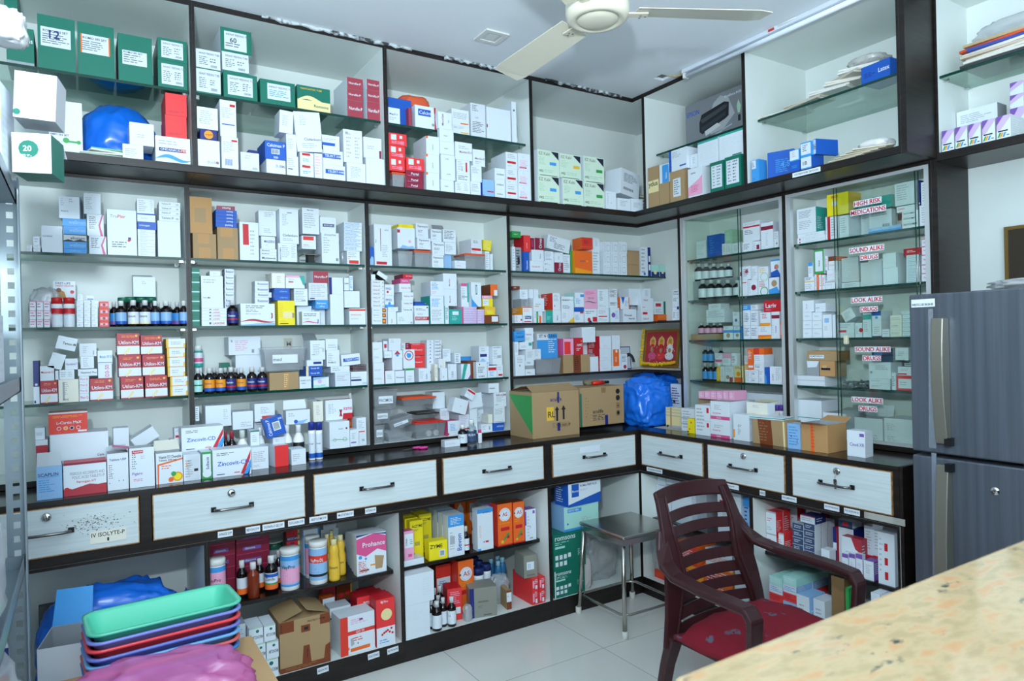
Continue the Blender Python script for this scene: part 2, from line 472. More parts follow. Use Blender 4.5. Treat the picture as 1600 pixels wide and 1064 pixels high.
def drawer_bank(name, label, side, s0, s1, cuts, specs):
    e = empty(name, fr(side, (s0 + s1) / 2, .25, .599), label=label, cat='drawers', group='drawer banks')
    mb = MB(); d0 = 0
    for za, zb in ((.599, .6285), (.781, .787)):
        fbox(mb, side, s0, s1, d0, .49, za, zb, wood)
    for a, b_ in cuts:
        fbox(mb, side, a, b_, d0, .49, .6285, .781, wood)
    fbox(mb, side, s0, s1, .486, .49, .6285, .781, wood)
    unpar(mb.obj('drawer_frame'), e)
    for i, (a, b_, hd, lk) in enumerate(specs):
        mb = MB()
        fbox(mb, side, a + .006, b_ - .006, -.004, .012, .634, .776, drawerm)
        for q in ((a + .003, b_ - .003, .6305, .634), (a + .003, b_ - .003, .776, .7788), (a + .003, a + .006, .634, .776), (b_ - .006, b_ - .003, .634, .776)):
            fbox(mb, side, q[0], q[1], -.0035, .011, q[2], q[3], edge)
        d = unpar(mb.obj('drawer'), e)
        h = handle(e, d, side, hd[0], hd[1], .704)
        if lk: lock(d, side, lk, .752)
    return e
XD = [(-2.66, -2.648), (-2.151, -2.119), (-1.623, -1.597), (-1.0955, -1.073), (-.570, -.527), (-.026, -.0005)]
drawer_bank('drawer_bank', 'row of five white drawers under the worktop along the back wall', 'A', -2.66, -.0005, XD,
            [(XD[i][1], XD[i + 1][0], h, l) for i, (h, l) in enumerate((((-2.456, -2.338), -2.40), ((-1.934, -1.812), -1.876), ((-1.415, -1.291), None), ((-.881, -.754), None), ((-.349, -.227), None)))])
YD = [(.0, .014), (.4095, .431), (.822, .8495), (1.2369, 1.2566)]
e = drawer_bank('drawer_bank', 'row of three white drawers under the worktop beside the fridge', 'B', 0, 1.2566, YD,
            [(YD[i][1], YD[i + 1][0], h, l) for i, (h, l) in enumerate((((.152, .282), None), ((.560, .689), .627), ((.974, 1.097), 1.038)))])
# key hanging in the last lock
mb = MB(); mb.tube([(-.012, -1.038, .750), (-.016, -1.038, .735), (-.014, -1.036, .722)], .0012, chrome, 6)
mb.box((-.016, -1.043, .706), (-.0135, -1.031, .724), chrome); mb.box((-.018, -1.042, .690), (-.0165, -1.035, .710), steel)
setp(mb.obj('drawer_key'), 'small keys hanging from the lock of the drawer nearest the fridge', 'key')
# worktop
mb = MB()
mb.box((-2.66, -.003, .7872), (.494, .494, .8), topmat); mb.box((-.003, -1.2576, .7872), (.494, -.003, .8), topmat)
mb.box((-2.66, -.0045, .7872), (-.0045, -.003, .8), wood); mb.box((-.0045, -1.2576, .7872), (-.003, -.0045, .8), wood)
setp(mb.obj('worktop'), 'long L-shaped dark laminate worktop carrying cartons and scissors', 'worktop')
slab('base_end_panel', (.0, -1.2690, .0), (.494, -1.2580, .7995), wood, label='dark end panel of the base cabinets beside the fridge', category='panel')
# dirt on the first drawer and its taped label
def strip_label(side, s0, s1, z0, z1, t, nm='printed_shelf_label', lab=None, d=-.0016, tilt=0, m=None):
    mb = MB(); zc = (z0 + z1) / 2; sc = (s0 + s1) / 2
    def fn(x, y, dd=0):
        c_, s_ = math.cos(tilt), math.sin(tilt)
        return fr(side, sc + x * c_ - y * s_, d - dd, zc + x * s_ + y * c_)
    hw, hh = (s1 - s0) / 2, (z1 - z0) / 2
    vv = [fn(-hw, -hh, 0), fn(hw, -hh, 0), fn(hw, hh, 0), fn(-hw, hh, 0), fn(-hw, -hh, .0004), fn(hw, -hh, .0004), fn(hw, hh, .0004), fn(-hw, hh, .0004)]
    mb.add(vv, [(0, 3, 2, 1), (4, 5, 6, 7), (0, 1, 5, 4), (1, 2, 6, 5), (2, 3, 7, 6), (3, 0, 4, 7)], m or ink('W'))
    if t: letter(mb, t, lambda x, y: fn(x, y, .0007), -hw * .85, -hh * .38, hh * .8, ink('k'), hw * 1.7)
    o = mb.obj(nm)
    setp(o, lab, 'label', 'printed strip labels')
    return o
for s0, s1, t, lab in ((-1.922, -1.874, 'APACE SYP', 'leftmost printed label strip on the rail under the drawers'), (-1.832, -1.784, 'BEVON SYP', 'second printed label strip from left on drawer rail'),
                       (-1.776, -1.701, 'SUCRAFIL-O GEL SYP', 'third and longest printed label strip on drawer rail, above dark pots'), (-1.688, -1.63, 'SUCLASIN SYP', 'fourth printed label strip from left on drawer rail'),
                       (-1.612, -1.546, 'ARISTOZYME SYP', 'label strip on drawer rail just right of second drawer divider'), (-1.510, -1.446, 'MULTISTAR SYP', 'label strip on drawer rail above the yellow bottles'), (-1.401, -1.357, 'RITONE SYP', 'label strip on drawer rail above the pink and white cartons')):
    strip_label('A', s0, s1, .6045, .6255, t, lab=lab)
for s0, s1, t, lab, m_ in ((.05, .155, 'NEOSPORIN POWDER', 'label strip on right-hand rail nearest the corner', None), (.50, .597, 'INJ DEXONA/AVIL', 'label strip on right-hand rail above the chair back', None), (.70, .727, 'NEEDLE', 'shortest label strip on right-hand rail', None), (.803, .868, 'INJ AMIKACIN', 'label strip on right-hand rail below the key drawer left end', None),
                           (.983, 1.042, 'INJ OPTINEURON', 'label strip on right-hand rail above stacked red packs', None), (1.06, 1.119, 'INJ EZERAB-D', 'second label strip from right end of right-hand rail', None), (1.149, 1.233, 'INJ PANTOP IV', 'yellowed label strip at right end of rail near fridge', ink('c'))):
    strip_label('B', s0, s1, .605, .625, t, lab=lab, m=m_)
mb = MB(); mb.box((-.0030, -1.275, .6035), (-.0022, -1.135, .6265), mat('cloudy_tape', '#c9c9c2', .25, alpha=.45))
setp(mb.obj('clear_tape'), 'strip of clear tape wrapped round the cabinet end beside the fridge', 'tape')
for s0, s1, t, lab in ((-1.597, -1.555, 'NEXON PRO', 'leftmost label strip on the dark kickboard'), (-1.404, -1.358, 'VOLTONIC', 'middle label strip on the dark kickboard'), (-1.326, -1.28, 'BJ PROLIFE', 'right label strip on the dark kickboard')):
    strip_label('A', s0, s1, .050, .072, t, lab=lab, tilt=.05)
strip_label('A', -2.290, -2.192, .650, .688, '', lab='torn paper label taped on the leftmost drawer', d=-.0058, m=ink('c'))
mb = MB(); letter(mb, 'IV ISOLYTE-P', lambda x, y: (-2.286 + x, -.0066, .670 + y), 0, 0, .013, ink('k'), .090)
mb.box((-2.244, -.0068, .654), (-2.239, -.0064, .665), ink('k'))
setp(mb.obj('drawer_lettering'), 'black lettering on the taped label of the leftmost drawer', 'lettering')
strip_label('A', -.372, -.252, .722, .752, '', lab='faint handwritten paper note above the handle of the corner drawer', d=-.0058)
strip_label('B', .83, .95, 1.862, 1.880, 'GYLYNANTHYM  OESTOGYN', lab='white printed label on edge of overhead cupboard above glass cabinet', d=UF - .0035)
# ------------------------------------------------------------------ cartons and other stock
ITEMS = []          # [object, description, shelf phrase, group, x, z, category]
VIEW = [0, 0, 1]
SHELF = {}
def view(ox, oy, sc):
    VIEW[:] = [ox, oy, sc]
ZTOP = {('A', 1.59): 1.8455, ('A', 1.33): 1.579, ('A', 1.08): 1.320, ('A', .82): 1.063, ('B', 1.63): 1.8455, ('B', 1.43): 1.6255, ('B', 1.33): 1.579, ('B', 1.23): 1.4225, ('B', 1.03): 1.2225, ('B', .82): 1.0205, ('A', .35): .588, ('A', .08): .331, ('B', .36): .588, ('B', .08): .345, ('A', 2.15): 2.43, ('B', 2.16): 2.43, ('A', 1.89): 2.144, ('B', 1.89): 2.154, ('B', 1.88): 2.139}
BAYS = {'A': (([-2.65, -1.9975 + .0355], [-1.9450, -1.2555], [-1.2375, -.5515], [-.5330, .489]), ([-2.65, -1.9680], [-1.9500, -1.2750], [-1.2570, -.5680], [-.5495, .489]), ([-2.65, -1.966], [-1.948, -1.265], [-1.247, -.555], [-.537, .489])),
        'B': (([-.07, .0], [.0090, .5965], [.6145, 1.2395], [1.278, 2.14]), ([-.489, .0255], [.0430, .6365], [.6545, 1.2395], [1.25, 2]), ([.009, .647], [.665, 1.247]))}
def limits(s0, s1):
    z = SHELF['z']; lv = 0 if z > 1.86 else 1 if z > .81 else 2
    if .79 < z < .81: return (-2.65, .48) if SHELF['side'] == 'A' else (-.48, 1.25)
    m = (s0 + s1) / 2
    for a, b in BAYS[SHELF['side']][lv]:
        if a - .03 < m < b + .03: return a, b
    return s0, s1
def settle(s0, s1, d0, d1, z0, z1, lock=False):
    a, b = limits(s0, s1)
    s0 = max(s0, a + .0006); s1 = min(s1, b - .0006)
    wall = .4885
    if .79 < SHELF['z'] < .81:
        if d0 > .235: z0 = max(z0, .8224)
        else: wall = .2675
    d1 = min(d1, wall)
    if d1 - d0 < .02: d0 = d1 - .02
    if d1 > SHELF['d'] + .02 and z1 > SHELF['zmax']: z1 = SHELF['zmax']
    for it in range(6):
        hit = None
        for q in SHELF['boxes']:
            os_ = min(s1, q[1]) - max(s0, q[0]); od = min(d1, q[3]) - max(d0, q[2]); oz = min(z1, q[5]) - max(z0, q[4])
            if os_ > .0006 and od > .0006 and oz > .0012: hit = (q, os_, od, oz); break
        if not hit: break
        q, os_, od, oz = hit
        if oz < .006 and q[4] < z0: z0 = q[5] + .0003
        elif oz < .006 and q[4] > z0: z1 = q[4] - .0003
        elif os_ < .3 * (s1 - s0) and (q[0] > s0 or q[1] < s1):
            if q[0] > s0 and (q[0] + q[1]) > (s0 + s1): s1 = q[0] - .0008
            else: s0 = q[1] + .0008
        elif d0 + .014 < q[2]: d1 = q[2] - .0008
        elif q[3] + .02 < wall and not lock:
            k = q[3] + .0008 - d0; d0 += k; d1 = min(wall, d1 + k)
        elif oz < .4 * (z1 - z0) and q[5] < z1: z0 = q[5] + .0003
        else: break
    return s0, s1, d0, d1, z0, z1
def shelf(side, d, z, where, dep=.11, grp=None, zmax=None):
    SHELF.clear()
    SHELF.update(side=side, d=d, z=z, where=where, dep=dep, tops=[], boxes=[], zmax=zmax or ZTOP.get((side, round(z, 2)), 9), grp=grp or ('stock on the ' + where.replace("'s", '')))
def pxl(x, y):
    return VIEW[0] + x / VIEW[2], VIEW[1] + y / VIEW[2]
def sz(x, y, d):
    """point seen in the photograph at crop x,y on the plane at depth d: (distance along the shelf, height)"""
    px, py = pxl(x, y)
    p = loc_at(px, py, 1 if SHELF['side'] == 'A' else 0, d)
    return (p.x if SHELF['side'] == 'A' else -p.y), p.z
def support(s0, s1, d0, d1, z):
    best = SHELF['z']; bd = abs(z - best)
    for a, b, c_, d_, t in SHELF['tops']:
        if min(s1, b) - max(s0, a) > .002 and min(d1, d_) - max(d0, c_) > .002 and abs(z - t) < bd:
            best, bd = t, abs(z - t)
    return best if bd < .022 else z
LOOKS = {}
def face_ops(mb, spec, W_, H_, fn0, rnd):
    for lay, tok in enumerate(spec):
        fn = lambda x, y, e, q=lay * .00007: fn0(x, y, e + q)
        tok = tok.strip()
        if not tok: continue
        k, *a = tok.split(' ')
        if k == 'b':
            u0, v0, u1, v1 = map(float, a[:4])
            mb.quad([fn(u0 * W_, v0 * H_, .0002), fn(u1 * W_, v0 * H_, .0002), fn(u1 * W_, v1 * H_, .0002), fn(u0 * W_, v1 * H_, .0002)], ink(a[4]))
        elif k == 'x':     # free polygon
            m = ink(a[-1]); v = list(map(float, a[:-1]))
            mb.quad([fn(v[i] * W_, v[i + 1] * H_, .0003) for i in range(0, len(v), 2)], m)
        elif k in 'tTU':
            u, v, h = map(float, a[:3]); m = ink(a[3]); t = ' '.join(a[4:])
            if k == 't': letter(mb, t, lambda x, y: fn(x, y, .0005), u * W_, v * H_, h * H_, m, (1 - u) * W_ * .95)
            elif k == 'T': letter(mb, t, lambda x, y: fn(x, y, .0005), u * W_, v * H_, h * W_, m, (1 - v) * H_ * .95, 90)
            else: letter(mb, t, lambda x, y: fn(x, y, .0005), u * W_, v * H_, h * H_, m, u * W_ * .95, 180)
        elif k == 'd':
            u, v, r = map(float, a[:3]); m = ink(a[3]); r *= min(W_, H_)
            mb.quad([fn(u * W_ + r * math.cos(i * .5236), v * H_ + r * math.sin(i * .5236), .0004) for i in range(12)], m)
        elif k == 'R':     # ring
            u, v, r = map(float, a[:3]); m = ink(a[3]); r *= min(W_, H_)
            for i in range(16):
                t0, t1 = i * .3927, (i + 1) * .3927
                mb.quad([fn(u * W_ + q * r * math.cos(t), v * H_ + q * r * math.sin(t), .0004) for q, t in ((.82, t0), (1, t0), (1, t1), (.82, t1))], m)
        elif k == 's':     # wave band: v centre, thickness, colour
            v, h = float(a[0]), float(a[1]); m = ink(a[2]); n = 10
            for i in range(n):
                u0, u1 = i / n, (i + 1) / n
                g = lambda u: v + .6 * h * math.sin(u * 6.3 - .5)
                q = lambda u: h * .5 * (1.1 - abs(2 * u - 1) ** 2)
                mb.quad([fn(u0 * W_, (g(u0) - q(u0)) * H_, .0003), fn(u1 * W_, (g(u1) - q(u1)) * H_, .0003), fn(u1 * W_, (g(u1) + q(u1)) * H_, .0003), fn(u0 * W_, (g(u0) + q(u0)) * H_, .0003)], m)
        elif k == 'P':     # rows of fine print
            u0, v0, u1, v1 = map(float, a[:4]); m = ink(a[4] if len(a) > 4 else 'S')
            rows = max(2, min(7, int((v1 - v0) * H_ / .0062)))
            st = (v1 - v0) / rows
            for i in range(rows):
                v = v1 - (i + .5) * st; u = u0; e = u0 + (u1 - u0) * rnd.uniform(.55, 1)
                while u < e - .02:
                    l = rnd.uniform(.12, .4) * (u1 - u0); uu = min(e, u + l)
                    mb.quad([fn(u * W_, v * H_, .0003), fn(uu * W_, v * H_, .0003), fn(uu * W_, (v + st * .38) * H_, .0003), fn(u * W_, (v + st * .38) * H_, .0003)], m)
                    u = uu + .03
        elif k == 'l':     # barcode style block
            u0, v0, u1, v1 = map(float, a[:4]); n = 9
            for i in range(n):
                x = u0 + (u1 - u0) * i / n
                mb.quad([fn(x * W_, v0 * H_, .0004), fn((x + (u1 - u0) / n * .5) * W_, v0 * H_, .0004), fn((x + (u1 - u0) / n * .5) * W_, v1 * H_, .0004), fn(x * W_, v1 * H_, .0004)], ink(a[4] if len(a) > 4 else 'G'))
SEED = [7]
def carton_mesh(W_, D_, H_, spec, opened=False, rnd=None):
    """closed or open folding carton, front towards -y, origin at the middle of its base"""
    toks = spec.split(';')
    cols = toks[0].split('/')
    front = ink(cols[0]); sidec = ink(cols[1]) if len(cols) > 1 else front; topc = ink(cols[2]) if len(cols) > 2 else sidec
    mb = MB(); w2, d2 = W_ / 2, D_ / 2
    p = lambda x, y, z: (x, y, z)
    mb.quad([p(-w2, -d2, 0), p(w2, -d2, 0), p(w2, -d2, H_), p(-w2, -d2, H_)], front)
    mb.quad([p(w2, d2, 0), p(-w2, d2, 0), p(-w2, d2, H_), p(w2, d2, H_)], front)
    mb.quad([p(-w2, d2, 0), p(-w2, -d2, 0), p(-w2, -d2, H_), p(-w2, d2, H_)], sidec)
    mb.quad([p(w2, -d2, 0), p(w2, d2, 0), p(w2, d2, H_), p(w2, -d2, H_)], sidec)
    mb.quad([p(-w2, -d2, 0), p(-w2, d2, 0), p(w2, d2, 0), p(w2, -d2, 0)], topc)
    if opened:
        t = .0012; inn = ink('g')
        mb.box((-w2 + t, -d2 + t, .0005), (w2 - t, d2 - t, .002), inn)
        for q in ([(-w2, -d2), (w2, -d2), (w2 - t, -d2 + t), (-w2 + t, -d2 + t)], [(w2, -d2), (w2, d2), (w2 - t, d2 - t), (w2 - t, -d2 + t)], [(w2, d2), (-w2, d2), (-w2 + t, d2 - t), (w2 - t, d2 - t)], [(-w2, d2), (-w2, -d2), (-w2 + t, -d2 + t), (-w2 + t, d2 - t)]):
            mb.quad([(x, y, H_) for x, y in q], sidec)
            (x0, y0), (x1, y1) = q[3], q[2]
            mb.quad([(x1, y1, H_), (x0, y0, H_), (x0, y0, .002), (x1, y1, .002)], inn)
    else:
        mb.quad([p(-w2, -d2, H_), p(w2, -d2, H_), p(w2, d2, H_), p(-w2, d2, H_)], topc)
        # tuck flap seams on the lid
        sm = ink('S' if cols[0] in 'wWcA' else cols[0])
        k = min(.0012, D_ * .05)
        mb.quad([p(-w2 * .94, -d2 * .86, H_ + .0002), p(w2 * .94, -d2 * .86, H_ + .0002), p(w2 * .94, -d2 * .86 + k, H_ + .0002), p(-w2 * .94, -d2 * .86 + k, H_ + .0002)], sm)
    rnd = rnd or random.Random(SEED[0])
    fn = lambda x, y, e: (-w2 + x, -d2 - e, y)
    face_ops(mb, toks[1:], W_, H_, fn, rnd)
    if cols[0] in ('w', 'W', 'A', 'c') and D_ > .03 and H_ > .02:
        a, b_ = rnd.uniform(.05, .3), rnd.uniform(.6, .95)
        st = ['P .12 %.2f %.2f %.2f A' % (a, b_, rnd.uniform(.6, .95))]
        face_ops(mb, st, D_, H_, lambda x, y, e: (-w2 - e, d2 - x, y), rnd)
        face_ops(mb, st, D_, H_, lambda x, y, e: (w2 + e, -d2 + x, y), rnd)
    return mb
def flap(par, W_, D_, H_, m, edge_='b', ang=70, ln=None):
    ln = ln or D_ * .6; mb = MB(); w2, d2 = W_ / 2 - .001, D_ / 2 - .0005; t = .0008
    c_, s_ = math.cos(R(ang)) * ln, math.sin(R(ang)) * ln
    if edge_ == 'b':
        P = [(-w2, d2, H_ + .0005), (w2, d2, H_ + .0005), (w2 * .93, d2 + c_, H_ + s_), (-w2 * .93, d2 + c_, H_ + s_)]; n = (0, t, 0)
    elif edge_ == 'f':
        P = [(-w2, -d2, H_ + .0005), (w2, -d2, H_ + .0005), (w2 * .93, -d2 - c_, H_ + s_), (-w2 * .93, -d2 - c_, H_ + s_)]; n = (0, -t, 0)
    elif edge_ == 'l':
        P = [(-w2, -d2, H_ + .0005), (-w2, d2, H_ + .0005), (-w2 - c_, d2 * .93, H_ + s_), (-w2 - c_, -d2 * .93, H_ + s_)]; n = (-t, 0, 0)
    else:
        P = [(w2, -d2, H_ + .0005), (w2, d2, H_ + .0005), (w2 + c_, d2 * .93, H_ + s_), (w2 + c_, -d2 * .93, H_ + s_)]; n = (t, 0, 0)
    Q = [(x + n[0], y + n[1], z + .0002) for x, y, z in P]
    mb.add(P + Q, [(0, 1, 2, 3), (7, 6, 5, 4), (0, 4, 5, 1), (1, 5, 6, 2), (2, 6, 7, 3), (3, 7, 4, 0)], m)
    return mb.obj('carton_flap', par)
WV = ['w;P .12 .55 .8 .9', 'w;P .1 .1 .6 .85', 'W;P .15 .3 .85 .8;P .15 .1 .5 .2 g', 'w;P .2 .6 .7 .85;b .62 .08 .9 .2 S', 'w;b .1 .8 .9 .82 S;P .12 .35 .8 .75', 'W;P .1 .65 .9 .9;l .6 .08 .92 .25', 'A;P .12 .5 .75 .85', 'w;P .15 .15 .85 .35;t .15 .55 .12 G Tablets']
def put(o, s, d, z, rot=0, roll=0):
    o.location = fr(SHELF['side'], s, d, z)
    base_ = 0 if SHELF['side'] == 'A' else -math.pi / 2
    if roll:
        o.rotation_mode = 'XYZ'
        o.rotation_euler = (Matrix.Rotation(base_ + R(rot), 3, 'Z') @ Matrix.Rotation(R(roll), 3, 'Y')).to_euler()
    else:
        o.rotation_euler = (0, 0, base_ + R(rot))
def reg(o, desc, s, z, cat, grp=True, wd=.04):
    ITEMS.append([o, desc, SHELF['where'], SHELF['grp'] if grp else None, s, z, cat, SHELF['side'], wd])
def carton(x0, x1, yt, yb, spec, desc, ins=0, dep=None, rot=0, roll=0, opened=None, zb=None, flapm=None, name='medicine_carton', cat='box', same=False):
    dep = dep or SHELF['dep']; d = SHELF['d'] + ins + .001
    xm = (x0 + x1) / 2
    ym = yt if yb is None else (yt + yb) / 2
    dq = SHELF['d'] + .001 if same else d
    s0 = sz(x0, ym, dq)[0]; s1 = sz(x1, ym, dq)[0]
    ztop = sz(xm, yt, dq)[1]
    if roll:
        z0 = sz(xm, yb, d)[1]; base_ = None
    elif zb is not None: z0 = zb
    elif yb is None: z0 = SHELF['z']
    else: z0 = support(s0, s1, d, d + dep, sz(xm, yb, d)[1])
    if not roll and not rot:
        s0, s1, d, d1_, z0, ztop = settle(s0, s1, d, d + dep, z0, ztop)
        dep = d1_ - d
    elif not roll:
        c_, s_ = abs(math.cos(R(rot))), abs(math.sin(R(rot)))
        dep = min(dep, .1); ww = (s1 - s0 - dep * s_) / c_ if abs(rot) > 5 else (s1 - s0)
        m_ = (s0 + s1) / 2; ex = (dep * c_ + ww * s_)
        t_ = settle(s0, s1, d, d + ex, z0, ztop, True)
        m_ = (t_[0] + t_[1]) / 2; ww = min(ww, (t_[1] - t_[0] - dep * s_) / c_) if t_[1] - t_[0] < s1 - s0 - .002 and abs(rot) < 6 else ww; s0, s1 = m_ - ww / 2, m_ + ww / 2
        d = max(d, t_[2]) + (ex - dep) / 2; z0, ztop = t_[4], t_[5]
        if d + dep / 2 + ex / 2 > .4885: d = .4885 - dep / 2 - ex / 2
    W_ = max(.006, s1 - s0 - .0022); H_ = max(.005, ztop - z0 - .0009)
    SEED[0] += 1; rnd = random.Random(SEED[0])
    if spec == 'w': spec = rnd.choice(WV)
    else:
        h_, *t_ = spec.split(';')
        if h_ in LOOKS: spec = ';'.join([LOOKS[h_]] + t_)
    mb = carton_mesh(W_, dep, H_, spec, bool(opened) and '*' not in opened, rnd)
    if roll:
        mb.v = [(x, y, z - H_ / 2) for x, y, z in mb.v]
    if name == 'medicine_carton':
        if H_ < .55 * W_: name = 'flat_carton'
        elif H_ > 1.3 * W_: name = 'tall_carton'
        elif H_ < .9 * W_: name = 'wide_carton'
    o = mb.obj(name)
    zl = z0 + .0003
    if roll:
        c_, s_ = abs(math.cos(R(roll))), abs(math.sin(R(roll)))
        hh = (W_ * s_ + H_ * c_) / 2
        zc = (ztop + z0) / 2
        # rest the lowest corner on whatever carries it
        lo = support(s0, s1, d, d + dep, zc - hh) if abs(roll) < 60 else zc - hh
        if abs(lo - (zc - hh)) < .03: zc = lo + hh
        put(o, (s0 + s1) / 2, d + dep / 2, zc + .0004, rot, roll)
        SHELF['tops'].append((s0, s1, d, d + dep, zc + hh)); SHELF['boxes'].append((s0 + .01, s1 - .01, d, d + dep, zc - hh * .7, zc + hh * .7))
    else:
        put(o, (s0 + s1) / 2, d + dep / 2, zl, rot)
        SHELF['tops'].append((s0, s1, d, d + dep, z0 + H_ + .0005)); SHELF['boxes'].append((s0, s1, d, d + dep, z0, z0 + H_))
    if opened:
        fm = ink(flapm or 'w')
        for q in opened.split(','):
            g = q[1:].split('*'); a_ = float(g[0] or 60)
            flap(o, W_, dep, H_ if not roll else H_ / 2, fm, q[0], a_, float(g[1]) if len(g) > 1 else min(dep, .06) * .8)
    reg(o, desc, (s0 + s1) / 2, z0 + H_ / 2, cat, wd=s1 - s0)
    return o, z0 + H_ + .0005
def L(block):
    for ln in block.strip().split('\n'):
        ln = ln.strip()
        if not ln or ln[0] == '#': continue
        geo, spec, desc = [q.strip() for q in ln.split('|')]
        f = geo.split()
        x0, x1 = float(f[0]), float(f[1]); ys = f[2]; kw = {}
        for q in f[3:]:
            k, v = q[0], q[1:]
            if k == 'i': kw['ins'] = float(v)
            elif k == 'd': kw['dep'] = float(v)
            elif k == 'r': kw['rot'] = float(v)
            elif k == 'l': kw['roll'] = float(v)
            elif k == 'o': kw['opened'] = v or 'b60'
            elif k == 'm': kw['flapm'] = v
            elif k == 'n': kw['name'] = v
            elif k == 'S': kw['same'] = True
        if ',' in ys:
            yy = ys.split(','); zb = None
            for i in range(len(yy) - 1):
                yb = None if yy[i] == '_' else float(yy[i])
                o, top = carton(x0, x1, float(yy[i + 1]), yb, spec, desc, zb=zb, **kw)
                zb = top
                if 'opened' in kw and i == len(yy) - 2: pass
        elif ':' in ys:
            a, b_ = sorted(map(float, ys.split(':')))
            carton(x0, x1, a, b_, spec, desc, **kw)
        else:
            carton(x0, x1, float(ys), None, spec, desc, **kw)
# ------------------------------------------------------------------ bottles
amber = mat('amber_glass', '#1d0d0a', .08, coat=.3)
milk = mat('milky_plastic', '#e6e8e6', .3)
clear = glass_mat('clear_plastic', '#eef2f2')
BM = {'amber': amber, 'milk': milk, 'clear': clear, 'aqua': mat('aqua_liquid', '#3fb6a8', .1, trans=.3), 'dark': mat('dark_syrup_glass', '#140c0e', .1), 'yellow': mat('yellow_bottle', '#e2b63a', .35), 'red': mat('red_bottle', '#c02a24', .3), 'blue': mat('blue_bottle', '#2c6f9e', .25), 'rust': mat('rust_syrup', '#7a2c14', .15), 'bwhite': mat('white_bottle', '#eef0f0', .35), 'green': mat('green_jar', '#1e5f4a', .3)}
KIND = {  # profiles in fractions of radius / height: body, neck, cap start, label band
    'syrup': ([(.9, 0), (1, .015), (1, .62), (.9, .69), (.5, .76), (.42, .80), (.42, .86)], .5, .80, 1.0, (.10, .55)),
    'jar': ([(.95, 0), (1, .01), (1, .82), (.94, .84)], 1.02, .83, 1.0, (.06, .78)),
    'canister': ([(.97, 0), (1, .01), (1, .86), (.97, .87)], 1.04, .86, 1.0, (.10, .84)),
    'talc': ([(.95, 0), (1, .02), (1, .72), (.85, .76), (.6, .8)], .8, .76, 1.0, (.08, .68)),
    'spray': ([(.95, 0), (1, .02), (1, .78), (.8, .80)], .98, .78, 1.0, (.05, .7)),
    'squat': ([(.9, 0), (1, .02), (1, .55), (.85, .66), (.45, .76), (.4, .86)], .48, .78, 1.0, (.08, .52)),
    'choc': ([(.9, 0), (1, .02), (1, .5), (.8, .6), (.92, .72), (.7, .84), (.5, .88)], .55, .84, 1.0, (.05, .52)),
}
BPROTO = {}
